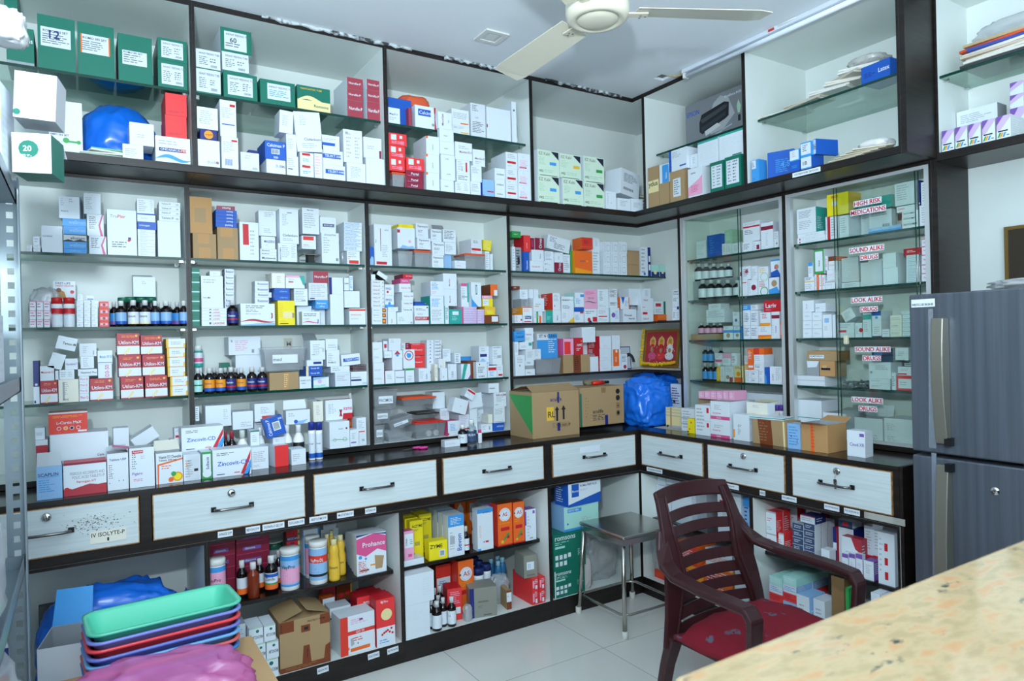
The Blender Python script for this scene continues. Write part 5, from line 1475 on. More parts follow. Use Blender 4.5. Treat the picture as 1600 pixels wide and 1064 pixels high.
L('''
680 776 797 | W/p;P .2 .3 .8 .8 B;b 0 .05 .1 .2 r | white carton with pink side behind bottles
770 852 747 i.03 | W;P .1 .3 .9 .9 V;b 0 .2 1 .28 r | white carton with lilac print
852 915 700 i.03 | W;T .6 .3 .15 n Arip | white carton with upright navy title
1045 1126 812 | b;t .3 .45 .2 W NITROG | blue-fronted carton at right
1045 1135 687:808 | W/s;P .1 .5 .9 .9;b .05 .05 .95 .08 g | white carton above the blue one
1045 1146 572:682 | W/A;P .2 .3 .9 .8;t .2 .75 .15 m INFUGEM;P .1 .1 .4 .2 G | white carton with red title, third up
1003 1088 500:570 | W;t .1 .4 .15 G meso | small white carton topping right pile
1000 1040 745:808 i.01 d.06 | c | cream carton edge in right pile
945 1040 810 i.01 | W/A;T .8 .2 .12 k 40N;P .1 .2 .5 .8 | white carton with leaflets
918 1040 688:806 i.05 d.06 | W/A;P .1 .2 .5 .8 | white carton behind, right pile
955 1045 580:686 i.05 d.06 | A;P .1 .2 .8 .8 G | pale printed carton behind, right pile
845 955 582:698 i.02 d.08 l-6 | W/A | blank white carton leaning
722 842 622:738 i.0 d.05 l17 | W;b .97 0 1 1 r;d .5 .5 .04 S;P .45 .4 .55 .45 | blank white carton with red edge, tilted
822 898 553:626 i.0 d.05 l32 | W;b .05 .7 .95 .92 r;P .1 .3 .6 .6 | white carton with red banner, tilted
560 660 570:700 i.08 d.08 | W/A | white carton behind clear tubs
620 695 700:760 i.05 d.06 | w | small white carton beside the black tray
''')
shelf('A', .12, .8002, "worktop before the third unit", .05)
L('''
655 780 948 d.035 | W/A;P .1 .3 .8 .6 V | flat white carton by the small bottles
''')
bottle(815, 68, 828, 'syrup', 'dark', '#e8eaea', 'W', 'dark bottle with white cap and label', txt='Syrup', ins=.0)
bottle(887, 74, 788, 'syrup', 'clear', '#e8eaea', 'u', 'clear bottle with dark photo label', txt='SELSUN', txc='W')
bottle(943, 30, 866, 'talc', 'bwhite', '#d43a86', 'W', 'tiny bottle with pink cap', name='eye_drop_bottle')
# ================= corner unit, back wall side
view(790, 340, 4.093)
LOOKS.update({
 'grid': 'W/W;P .1 .1 .35 .9;b .45 .2 .85 .75 S;b .48 .25 .82 .7 W',
 'orva': 'm/W;T .75 .15 .3 W Orvas',
 'smp': 'W;P .1 .2 .9 .8',
})
shelf('A', DM, Z1, "corner unit's top shelf", .1)
L('''
40 62 185 d.09 | W;P .2 .1 .8 .9 | tall white carton by the corner divider
62 100 190 i.02 d.02 | g;P .1 .1 .9 .9 k;b .3 .3 .7 .6 k | dark printed magazine standing on edge
112 150 217 | b;T .7 .1 .3 W Nisocam | blue carton with upright white lettering
40 98 186:128 | E | hidden
'''.replace("40 98 186:128 | E | hidden\n", ''))
L('''
40 98 128:87 i.0 d.09 | E;P .2 .4 .8 .6 W | green carton lying on the tall white one
98 160 214:112 i.0 d.09 | R/r;T .5 .2 .12 W LACTARE | bright red carton above the blue one
155 241 277 | W;t .15 .4 .13 r Pantodac-40 | white carton with red lettering, bottom
166 245 272:206 d.09 | W;T .75 .2 .1 G Telma | white carton, middle of maroon-topped stack
186 246 203:130 d.09 | orva | maroon carton with upright white lettering, left
160 184 205:130 d.09 | m;P .2 .2 .8 .8 p | dark red carton edge beside the maroon one
241 308 _,315,280 | W;P .1 .3 .8 .7;t .1 .4 .2 G tab | low white carton right of red-lettered one
248 306 280:215 d.09 i.01 | W;P .1 .1 .9 .9 | white carton on the low pair
309 368 287 | orva | maroon carton with upright white lettering, lower right
309 368 284:222 d.09 | W/W;T .5 .3 .1 m Orvas | white carton above the lower maroon one
366 412 235 | W;P .1 .1 .9 .9;P .3 .3 .9 .5 | tall white carton left of the orange one
412 424 210 i.02 d.08 | E | slim green carton edge
430 552 212 i.0 d.08 | o/O;x 0 0 1 0 1 .1 0 .25 O;t .3 .5 .09 n Liponil;d .72 .55 .05 O | large orange carton
553 602 205 i.01 d.09 | W;P .1 .1 .8 .9 | white carton end beside large orange one
486 556 198:127 i.02 d.08 | j/o;P .2 .4 .7 .8 m;b 0 .2 1 .24 o | orange-red carton atop the large one
558 601 198:130 i.03 d.07 | W;P .3 .3 .8 .8 | white carton atop the orange pair
265 412 213:125 i.03 d.06 l10 | W;P .1 .5 .4 .9 G;P .3 .1 .9 .5 G | pile-topping white carton with folded leaflets
780 855 _,297,210 | d;b 0 .92 1 .95 q | small brown cardboard box
862 908 188 | W;P .1 .05 .6 .95 g;d .5 .07 .15 b | tall pale carton beside the brown boxes
910 926 190 d.06 | n;b .1 .5 .9 .7 W;b .1 .2 .9 .4 W | narrow navy and white carton
930 982 303 | n/T;b 0 .4 1 1 T;d .5 .35 .2 a | small teal and navy carton with portrait, left
984 1041 303 | n/T;b 0 .4 1 1 T;d .5 .35 .2 a | small teal and navy carton with portrait, right
''')
for a, b_ in ((625, 672), (674, 720), (722, 777)):
    for y0, y1 in ((0, 300), (298, 230), (228, 155)):
        carton(a, b_, y1, y0 or None, 'grid', 'white carton with grey square grid', dep=.09)
shelf('A', DM, 1.3337, "corner unit's second shelf", .1)
L('''
58 108 622 | W;b .75 .3 .95 .5 r;P .1 .1 .4 .9 r | small white carton with red end by divider
110 170 620 | W;b .2 .5 .9 .85 n;t .25 .55 .25 W Betagel;b .1 .1 .9 .2 r | white carton with navy title plate
108 170 618:572 i.01 | W/O;b 0 .9 1 1 o;P .1 .3 .9 .7 O | white carton with orange top edge
172 236 600 | W;P .1 .4 .8 .8;b .3 0 .5 1 E;b .6 0 .85 .6 o | white carton with green and orange strips
173 248 598:515 d.09 | W;t .2 .5 .1 v Dexorit;b .1 .35 .5 .42 Y | white carton with lilac title
100 146 570:520 i.02 d.08 | g;P .1 .1 .9 .9 G | grey foil-printed carton
90 142 520:460 i.03 d.07 | W;P .2 .2 .8 .8 | white carton in upper left pile
144 178 516:458 i.02 | W;P .1 .1 .9 .9 A | pale slim carton, left of pair
179 211 516:458 i.02 | W;P .1 .1 .9 .9 A | pale slim carton, right of pair
45 92 480:437 i.03 d.07 | J/m;t .2 .4 .3 W ePG | dark maroon carton at upper left
60 98 600:482 i.05 d.06 | W/A;P .2 .2 .8 .8 | white carton behind left pile
255 301 590 i.0 | E/W;b 0 0 1 .9 t;P .2 .2 .8 .5 T | green and white carton
302 354 592 | W/A;T .6 .2 .15 k Metco;P .1 .1 .3 .9 A | white carton right of green one
300 350 588:482 d.1 i.0 | W/j;P .1 .5 .9 .9;b .2 .2 .3 .3 r | white carton with orange-red side
355 436 547 | W/A;P .1 .7 .7 .9 G;x .5 0 1 0 1 .3 Y;P .1 .2 .4 .5 | white carton with yellow corner
356 434 545:505 i.01 d.08 | W;P .1 .3 .9 .6 G;b .0 .45 1 .5 G | flat white carton above the yellow-cornered one
438 501 602 | W;b .6 .85 .95 1 r;P .1 .2 .6 .7 B | white and blue carton, lower
438 501 600:572 | b/B | blue flat carton in the middle
438 502 570:480 d.09 | W/T;b .6 .7 1 .9 B;P .1 .2 .7 .6 B | white carton with blue corner, upper
503 584 583 | W;P .1 .6 .8 .85 G;d .35 .2 .15 r;x .3 0 .6 0 .4 .3 n;b .65 .05 1 .4 r | white carton with red and navy figure
585 661 583 | W;b .1 .4 .85 .48 r;P .1 .1 .8 .3;P .1 .6 .8 .9 | white carton with thin red line
503 585 580:460 d.1 | P/A;s .35 .05 G;P .1 .7 .8 .9 p;t .3 .5 .1 e DP-V3 | pink carton with curved line
587 659 578:458 d.1 | W/A;P .2 .4 .5 .9 G;P .1 .1 .8 .2 | white carton right of pink one
662 727 577 | W/B;d .4 .5 .2 v;P .6 .2 .9 .8 B;b 0 0 .1 1 h | white carton with violet spot
662 716 574:515 d.09 | W;P .1 .2 .8 .5 G;b .1 .5 .9 .55 k | white carton with black print, middle
662 714 513:455 i.02 d.08 | A;P .1 .1 .9 .9 G | pale printed carton at top
750 836 585 i.0 d.08 | W/A;t .1 .45 .17 k Promed;t .4 .2 .14 k Alamido | white carton with handwriting
728 792 577:508 i.0 d.08 | W/o;x .1 1 .5 1 .3 .4 b;P .5 .2 .9 .7 B;b .92 0 1 1 o | white carton with blue arrow
787 866 560:455 i.03 d.08 | W/A;P .2 .2 .8 .8 A | blank white carton at back
800 864 563 i.09 d.05 | w | white carton supporting the blank one
868 945 593 | W;b .1 .65 .5 .85 r;t .1 .2 .15 m Celso-R | white carton with red patch, lower
867 946 590:513 | W;t .2 .75 .12 r FEBUS;t .1 .2 .1 r Febu | white carton with red title, middle
868 928 510:453 i.01 d.09 | W/A;P .2 .2 .8 .8 | white carton atop the red-titled one
972 1060 618 d.06 | o;P .1 .5 .8 .8 O;b 0 0 1 .2 k | orange carton with dark base
948 1052 612:535 d.07 r3 | W/A;b .12 .6 .6 .85 r;b .82 0 1 1 e;P .1 .1 .7 .4 | white carton with red patch, green end
948 974 618 d.06 | w | x
'''.replace("948 974 618 d.06 | w | x\n", ''))
shelf('A', DM, 1.0767, "corner unit's third shelf", .1)
L('''
60 122 880 | W;P .2 .6 .8 .9 S;b .4 .45 .55 .55 g | white carton at far left, bottom
123 188 _,968 | W;t .2 .35 .2 k Glimi | flat white carton, lowest
124 182 966:912 d.09 | W;P .1 .3 .9 .6 | x
'''.replace("124 182 966:912 d.09 | W;P .1 .3 .9 .6 | x\n", ''))
L('''
123 182 965:945 d.09 | g;P .2 .3 .8 .7 | grey flat carton between white ones
123 182 943:912 d.09 | W;t .2 .4 .3 G Glimi | white flat carton, second level
88 232 905:842 i.0 d.08 r4 | W;P .1 .2 .5 .8;P .6 .3 .9 .9 | long open-ended white carton
56 82 878:792 i.01 d.08 | W;P .2 .2 .8 .8 | narrow white carton at far left
90 172 838:795 d.09 | W;b .7 .5 .95 .9 t;P .1 .2 .6 .5 S | white carton with teal corner
122 178 790:704 i.0 d.09 | W;t .1 .45 .13 v Nupenta;P .1 .1 .6 .3 | white carton with violet title
55 128 788:722 i.0 d.06 l-3 | B;t .1 .3 .25 n Deksel;P .2 .7 .8 .85 n | light blue carton hanging over the left pile
365 538 877 | d/q;b .38 0 .66 1 J;P .42 .1 .62 .9 k | brown taped cardboard box
444 495 874:768 d.09 | r/z;t .2 .5 .15 W AMC;P .15 .2 .8 .4 W;d .8 .8 .08 O | red carton with white lettering
368 442 874:772 i.01 d.08 | P/p;b .1 .05 .7 .8 R | clear-fronted pink carton
540 593 888 | W/A | plain white carton, bottom middle
500 592 886:797 i.01 d.09 | W/A | plain white carton, second level middle
480 574 795:700 i.01 d.1 | W/A/A | plain white carton, top middle
598 676 _,912,838,757 | W/r;P .1 .4 .8 .9 A;b .3 .1 .7 .3 A;b 0 .0 .03 1 r | white carton with pinkish edge
680 736 842 d.08 | W;b .1 .2 .8 1 o;b .4 .85 .6 .98 W;T .5 .4 .2 W aloe | white carton with broad orange band
737 778 872 d.07 | W;d .6 .2 .25 z;P .1 .5 .8 .9 G | small white carton with red spot
680 732 838:753 d.08 | W;P .1 .1 .9 .9 A | white carton atop the orange-banded one
''')
carton(175, 372, 742, 868, 'B/A;b .0 .75 .55 1 A;t .1 .85 .12 k SIT N CLEAN;P .55 .2 .95 .8 W', 'large tilted blue and white carton', ins=.04, dep=.07, roll=0, zb=1.0767 + .078)
# ================= corner unit, right-hand side
shelf('B', .284, 1.3337, "corner unit's second shelf, right arm", .1)
L('''
1066 1114 _,592 | W;P .1 .2 .5 .8 n;P .6 .2 .9 .8 | white carton with navy print
1068 1114 590:545 | W;b .6 .1 .9 .5 n;P .1 .3 .5 .8 | white carton with navy print
1065 1112 543:505 | W;P .1 .2 .9 .8 G | white carton with navy print
1068 1112 503:460 d.08 | W;P .1 .2 .9 .8 k | white carton with navy print
''')
# ================= left glass cabinet
view(1050, 300, 3.13)
shelf('B', .303, SH_B[0] + .0003, "left glass cabinet's top shelf", .09)
L('''
118 168 240 i.01 | W/h;P .1 .2 .8 .8 h | pale green carton behind glass
170 242 208 d.05 | b;P .2 .1 .5 .9 B | blue carton with rows of print, behind glass
243 266 252 | W;P .2 .2 .8 .8 | white carton between blue one and pane edge
267 292 252 | W;P .2 .2 .8 .8 | small white carton by pane edge
293 338 248 | W/A;P .2 .2 .8 .8 | squat white carton by pane edge
246 295 250:185 i.02 | h;P .2 .2 .8 .8 W | pale green carton stacked behind pane
345 393 243 | W;P .1 .2 .8 .8 G | flat white carton, front left
394 431 240 | W;b .5 .1 .9 .6 m;P .1 .2 .4 .8 | white carton with dark red figure
347 430 238:145 i.01 d.08 | W;b .0 .72 1 .8 r;P .1 .35 .7 .6 G;P .1 .85 .9 .95 | tall white carton with thin red stripe
433 495 148 i.0 | W/A;b 0 .72 1 .86 m;P .4 .1 .6 .6 | tall white carton with purple band
478 520 193 i.0 | W;d .55 .25 .2 d;P .1 .5 .8 .9;T .2 .2 .1 p tab | x
'''.split('478 520')[0])
L('''
497 522 192 i.0 | W;d .55 .25 .2 d;P .1 .5 .8 .9 | white carton with small face picture
523 537 165 i.0 | n/b;P .2 .2 .8 .8 B | navy carton at right end
''')
shelf('B', .303, SH_B[1] + .0003, "left glass cabinet's second shelf", .09)
for x in (135, 175, 213, 258, 305):
    bottle(x, 36, 432, 'syrup', 'dark', '#c2c6c6', 'W', 'dark bottle with white label, lower row')
L('''
320 369 430 | W;T .3 .2 .15 E E-PAN;b .4 .8 .9 .85 r | white carton with green upright letters
370 418 428 i.0 | W;d .6 .5 .25 m;P .1 .1 .3 .9 | white carton with dark red ball
420 471 428 | W;R .6 .2 .4 E;P .1 .5 .8 .9 r | white carton with green arc, lower
473 538 412 | n/b;b 0 .0 .8 .95 W;x 0 0 .9 0 .6 .4 0 .25 B;d .4 .6 .22 d;b .8 0 1 1 n | white and blue baby picture carton, lower
330 344 426:365 d.07 | W;b .2 .3 .9 .6 m | white carton edge with dark red figure
345 386 426:362 d.08 | W;P .1 .2 .8 .8 G;d .5 .6 .2 f | white carton with small red-brown emblem
387 419 426:362 d.08 | W;P .1 .2 .8 .8;T .2 .1 .2 S tab | white carton with grey upright letters
421 471 424:365 d.08 | W;R .6 .2 .4 h;P .1 .5 .8 .9 Y | white carton with green arc, upper
482 540 408:328 d.08 | B/b;b 0 .1 .85 .9 W;x 0 0 .9 0 .6 .4 0 .25 b;d .5 .55 .2 d;d .4 .5 .1 p | white and blue baby picture carton, upper
''')
carton(100, 320, 426, None, 'g', 'hidden riser board carrying the upper bottle row', ins=.048, dep=.04, name='riser_board', cat='board')
for x in (116, 152, 190, 228, 262):
    bottle(x, 34, '352:426', 'syrup', 'dark', '#c2c6c6', 'W', 'dark bottle with white label, upper row', ins=.052)
L('''
238 290 425:392 i.0 d.04 | w | x
'''.replace("238 290 425:392 i.0 d.04 | w | x\n", ''))
shelf('B', .303, SH_B[2] + .0003, "left glass cabinet's third shelf", .09)
L('''
92 232 695 | d | low open brown tray
250 299 655 | W/B;b 0 .5 1 .7 B;d .5 .3 .2 d;P .2 .75 .8 .95 | white carton with blue band and faces
300 337 655 | W/B;b 0 .5 1 .7 B;d .5 .3 .2 d;P .2 .75 .8 .95 | white carton with blue band and faces
346 382 _,652,578 | W;P .1 .2 .9 .8 n;P .1 .2 .4 .9 | white carton with navy print
384 420 _,652,578 | W;P .1 .2 .9 .8 n;P .6 .2 .9 .9 | white carton with navy print
420 486 655 | W;b 0 0 1 .3 O;x 0 .3 1 .3 1 .2 0 .1 o;P .2 .5 .8 .9 | white carton with orange base, lower
482 526 585 i.0 | W/A;b 0 .75 1 .88 m;T .6 .2 .15 v TORGED;P .1 .1 .3 .7 | tall white carton with purple band
527 546 632 i.0 | o;P .1 .2 .9 .8 W | orange carton at right end
430 481 652:588 d.08 | W;b 0 0 1 .22 O;P .2 .5 .8 .9 r | white carton with orange base, upper
448 545 582:528 i.0 d.08 | r/r;t .1 .35 .4 W Lariv;P .1 .1 .5 .25 P | bright red carton with big white lettering
296 330 652:586 i.01 d.06 | W;d .5 .4 .2 b;P .2 .7 .8 .9 | white carton with blue spot
345 383 575:552 i.01 | B;P .1 .2 .9 .8 W | flat blue-white carton atop left stack
384 420 575:552 i.01 | W;P .1 .2 .9 .8 G | flat grey-white carton atop left stack
''')
for x in (132, 162, 195, 225):
    bottle(x, 28, '642:694', 'syrup', 'amber', '#b9bdbd', 'P', 'pink-labelled bottle in brown tray', ins=.01)
L('''
167 258 638:572 i.01 d.06 | W/A;P .1 .5 .9 .9 S;P .1 .1 .9 .3 h | x
'''.split('167 258')[0] + '#')
carton(167, 257, 574, 630, 'W/A;P .1 .5 .9 .9 S;b 0 .42 1 .46 S', 'wide white carton resting across the tray bottles', ins=.012, dep=.07)
carton(178, 240, 546, 573, 'W;P .2 .3 .8 .7', 'small white carton atop the wide one behind glass', ins=.012, dep=.06)
shelf('B', .303, SH_B[3] + .0003, "left glass cabinet's lowest shelf", .09)
for i, x in enumerate((152, 178, 204)):
    bottle(x, 25, 838, 'syrup', 'dark', '#9aa5a8', 'B', 'small dark bottle with blue label, lower row')
bottle(218, 28, 836, 'syrup', 'yellow', '#d9dddd', 'Y', 'small amber-yellow bottle behind glass', ins=.005)
L('''
235 257 852 d.06 | W;P .2 .2 .8 .8 | narrow white carton behind glass
259 301 852 d.06 | W;d .3 .3 .2 d;b .5 0 .9 .3 f;P .2 .6 .8 .9 | white carton with brown bear-like blot
303 345 850 d.06 | a;b 0 0 1 .3 o;d .5 .5 .25 O;P .1 .8 .9 .95 r | yellow and orange carton
357 385 870 | W;P .1 .1 .9 .9 | white carton with grey print
386 422 _,902,870 | W;t .1 .3 .3 G tab;P .1 .6 .9 .8 | small white carton in pile
424 451 _,902,870 | W;P .1 .2 .9 .8 | small white carton in pile
452 476 856 i.0 | b;x 0 0 .5 0 .3 .5 0 .6 B | navy-blue carton
477 538 853 i.0 | W;T .3 .2 .1 n SIOBRO;P .5 .2 .9 .9 | white carton with navy upright letters
538 552 860 i.0 | o | orange carton edge at right end
400 450 866:835 d.07 | W;t .1 .3 .3 G Dulo;P .1 .6 .9 .8 | white carton stacked upper right, low
400 450 833:795 d.07 | W;P .1 .2 .9 .8 | white carton stacked upper right, top
369 400 864:765 i.01 d.06 | o;b .1 .1 .9 .2 W;P .1 .5 .8 .9 W | upright orange carton
402 450 793:763 i.01 d.06 | o;b 0 .0 .5 1 j | flat orange carton at top
318 368 866:800 i.01 d.06 | W/O;b 0 .2 1 .35 O;P .1 .5 .8 .9 | white carton with amber stripe
210 245 850:788 i.04 d.04 | W;b 0 .3 1 .5 p;P .1 .6 .9 .9 | white carton with pink band, left
247 288 850:788 i.04 d.04 | W/P;b 0 .6 1 1 P;P .1 .2 .9 .5 | white carton with pink top
290 316 850:788 i.04 d.04 | W;P .1 .2 .8 .8 m | white carton with dark red print
210 316 852 i.07 d.018 | w | white carton behind the pink ones
''')
carton(145, 208, 834, None, 'g', 'low riser block under the upper blue-labelled bottles', ins=.04, dep=.04, name='riser_block', cat='board')
for x in (152, 178, 204):
    bottle(x, 25, '757:834', 'syrup', 'dark', '#9aa5a8', 'B', 'small dark bottle with blue label, upper row', ins=.043)
shelf('B', .303, ZB_ + .0003, "left glass cabinet's bottom board", .09)
carton(350, 540, 985, None, 'W;P .1 .2 .8 .8', 'long white carton low in the cabinet behind purple caps', ins=.06, dep=.05)
for x in (487, 507, 527):
    bottle(x, 20, 1040, 'talc', 'bwhite', '#6a4bb0', 'W', 'small white bottle with violet dome cap', name='violet_cap_bottle')
# ================= right glass cabinet
view(1220, 260, 4.435)
WT = "right glass cabinet's "
shelf('B', .303, SH_B[0] + .0003, WT + 'top shelf', .09)
L('''
108 112 500 | w | x
'''.split('108 112')[0] + '#')
L('''
112 310 _,506,484 | W;d .1 .5 .3 r;P .3 .3 .8 .6 S | flat white carton with red dot
116 302 482:458 d.08 | W;P .3 .3 .8 .6 S | flat white carton under large one
110 245 456:288 d.08 | W/t;P .1 .6 .85 .9 g;P .1 .15 .85 .5 S | large white carton with teal side
302 320 350 | W;P .2 .2 .8 .8 | narrow white carton
321 338 348 | r;P .2 .2 .8 .8 m | narrow dark red carton
339 392 345 | W;P .1 .1 .8 .9 | white carton left of pane edge
394 470 340 i.01 | W/A;P .1 .2 .8 .9 | white carton right of pane edge
318 470 342:185 i.0 d.09 | y/Y;t .2 .82 .1 r EMOR;b .25 .45 .5 .65 W;P .7 .4 .9 .8 Y | large yellow carton
605 835 415 d.08 | B/L;b 0 .35 1 1 L;P .1 .5 .9 .9 A | pale blue carton behind pane
500 770 300:215 i.04 d.04 | t/T;P .1 .3 .4 .7 W | teal flat carton behind warning sticker
500 600 300 i.06 d.03 | w | white carton behind lettering
610 770 400:302 i.05 d.03 | w | white carton holding up the teal one
838 955 _,380,342,308 | W;t .1 .4 .35 k NOVOMIX | white carton with black title
800 940 305:265 d.08 | W;t .1 .4 .25 r Lantus;b 0 .9 1 1 k | white carton with red title
788 932 262:108 d.07 | A/A;P .1 .2 .9 .9 S | large pale printed carton
958 1032 265 | W;P .2 .1 .8 .9 | tall white carton at the right end, lower
970 1030 262:105 d.07 | W;P .2 .1 .8 .9 | white printed carton at the right end, upper
947 968 262:95 d.07 | n;b .2 .05 .8 .12 W | navy slim carton
''')
shelf('B', .303, SH_B[1] + .0003, WT + 'second shelf', .09)
L('''
163 231 765 | W;b 0 .62 1 .7 Y;P .1 .1 .8 .5;P .1 .75 .8 .95 n | white carton with yellow stripe
232 246 748 | W;P .2 .2 .8 .8 r | slim upright carton
247 260 745 | o;P .2 .2 .8 .8 W | slim orange carton
261 282 750 | W/O;P .2 .2 .8 .8 r | slim upright white carton, orange side
283 305 750 | W;P .2 .2 .8 .8 r | slim upright white carton
306 385 788 | W;P .1 .4 .8 .6;b 0 .75 1 .9 S | white carton with grey band, bottom
318 385 785:715 | W;P .1 .4 .8 .6 P;P .1 .2 .6 .3 | white carton with pale lines, middle
330 385 712:655 d.08 | W;P .1 .4 .8 .6 o | white carton with pale lines, upper
328 386 653:622 d.08 | J/o | orange-brown flat carton
188 222 763:665 d.07 | W/A;b 0 .75 1 1 B;P .2 .2 .8 .6 | white carton with blue top
228 300 742:575 d.09 | E/A;b .12 .1 .88 .92 W;T .6 .3 .15 k Shelcal | green-framed white carton
306 326 712:620 d.08 i.0 | W;P .1 .2 .8 .8 p | narrow white carton behind green frame
550 703 660 i.03 d.06 | A;P .1 .2 .9 .9 A | large pale carton behind pane
420 548 800:630 i.02 d.07 | s/S;P .1 .2 .5 .8 A | grey foil carton behind pane
420 548 802 i.02 d.07 | w | white carton low behind pane
706 812 702 | W/A | blank white carton behind pane, lower
704 800 700:600 | W/A | blank white carton behind pane, upper
868 955 _,775,755,735,712,690,665,640,612 | W;b .1 .2 .9 .3 B;P .1 .5 .8 .8 | flat blue-striped white carton
848 972 608:565 d.08 | r/r;P .2 .3 .8 .7 W;b 0 0 .1 1 m | red flat carton with rounded look
975 1040 _,738,678,610,552,500 | W;b 0 .92 1 1 r;t .2 .4 .2 p RetoAL | white carton with red top line
390 480 635:560 i.05 d.04 | B;P .1 .3 .9 .8 W | x
'''.split('390 480')[0])
view(1220, 460, 4.092)
shelf('B', .303, SH_B[2] + .0003, WT + 'third shelf', .09)
L('''
140 200 _,220,168,112 | W;P .2 .4 .8 .6;b 0 .0 1 .04 S | small white carton with faint print
201 264 _,220,168,112 | W;P .2 .4 .8 .6;b 0 .0 1 .04 S | small white carton with faint print
265 326 128 | W/A;b .2 .65 .7 .85 L;P .2 .3 .6 .5 | upright white carton with blue patch
328 350 130 | W/g | narrow white carton, open-sided
351 367 150 | g;P .1 .1 .9 .9 | narrow grey carton
138 213 110:38 d.08 | W/A;T .4 .3 .1 p Pancef | white carton with pink upright lettering
218 288 108:56 d.08 | W/A;t .1 .4 .15 n Jardian | small white carton with navy title
368 470 180 d.08 | W;b 0 .35 .5 .5 r;P .1 .6 .8 .9 | white carton with red bar behind pane
473 520 182 d.08 | W;d .85 .5 .3 r;P .1 .2 .6 .8 | white carton with half red disc
522 578 112 d.08 | W/T;b 0 .7 1 .9 t;P .1 .2 .8 .6 | white carton with teal band
580 642 105 d.08 | W/A;b 0 .82 1 1 b;d .5 .75 .15 B;b 0 0 1 .04 n;P .2 .1 .8 .4 | tall white carton with dark blue top
643 696 222 d.08 | W;P .1 .3 .9 .8 | low white carton behind pane
698 775 _,228,180,132 | c;P .1 .3 .9 .7 S | cream carton in stack of three
777 838 _,240,212,185,158,130,105 | W;b 0 .1 1 .2 t;P .1 .4 .8 .8 | flat teal-lined white carton
392 470 178:108 d.06 l-28 | A;P .2 .2 .8 .8 | small pale carton tipped behind pane
''')
shelf('B', .303, SH_B[3] + .0003, WT + 'lowest shelf', .09)
L('''
94 282 _,550,520 d.1 | A/W;b 0 0 1 .08 S | flat pale lilac-white carton
166 246 515:425 d.08 | g/G;x 0 1 1 1 .8 .6 .05 .55 W | grey carton with torn white flap
247 348 515:425 d.08 | D/d;b .1 .4 .7 .55 k;P .2 .5 .6 .7 a | orange-tan carton with black strip
166 370 422:362 d.08 | d/q;b .08 .25 .55 .6 W;t .1 .35 .2 k INJ METHERGIN;b 0 .9 1 1 D | tan taped carton with white label strip
565 700 _,570,538 | W/A;P .1 .3 .8 .7 | flat white carton behind pane, low pair
563 705 530:432 d.08 | W/A;b .05 .3 .15 .45 g;P .3 .5 .9 .8 | white carton behind pane, above low pair
738 845 520 d.06 | R/r;b .1 .15 .95 .8 W;P .2 .3 .8 .6 | red-framed white carton
708 736 500 | W;P .1 .2 .8 .8 G | narrow white carton by the red-framed one
740 845 518:462 i.01 d.08 | W;b 0 .1 .6 .25 r;P .2 .5 .8 .8 | white carton with red base line
712 780 498:420 i.02 d.07 | W/g;P .1 .2 .8 .8 G | white printed carton, centre right
580 720 430:345 i.01 d.08 | u/g;b .1 .5 .5 .75 B;b .1 .4 .6 .5 m | dark grey-blue carton behind sticker
722 818 418:340 i.02 d.08 | W/A;P .2 .3 .8 .7 | white carton at top right behind pane
''')
shelf('B', .303, ZB_ + .0003, WT + 'bottom board', .12)
L('''
94 262 _,790,675 d.12 | W/A;b .02 0 1 .04 t | large white carton with dark lid edge
268 420 758 ob10 mg | W/A;P .1 .2 .8 .8 | open white carton behind the brown ones
470 652 790 ob70 mA d.08 | A/A;P .6 .1 .9 .3 S | pale blank carton behind pane, flaps up
658 845 795 i.0 | A/A;P .1 .5 .4 .8 S;P .1 .1 .5 .3 S | pale carton with faint print behind pane
''')
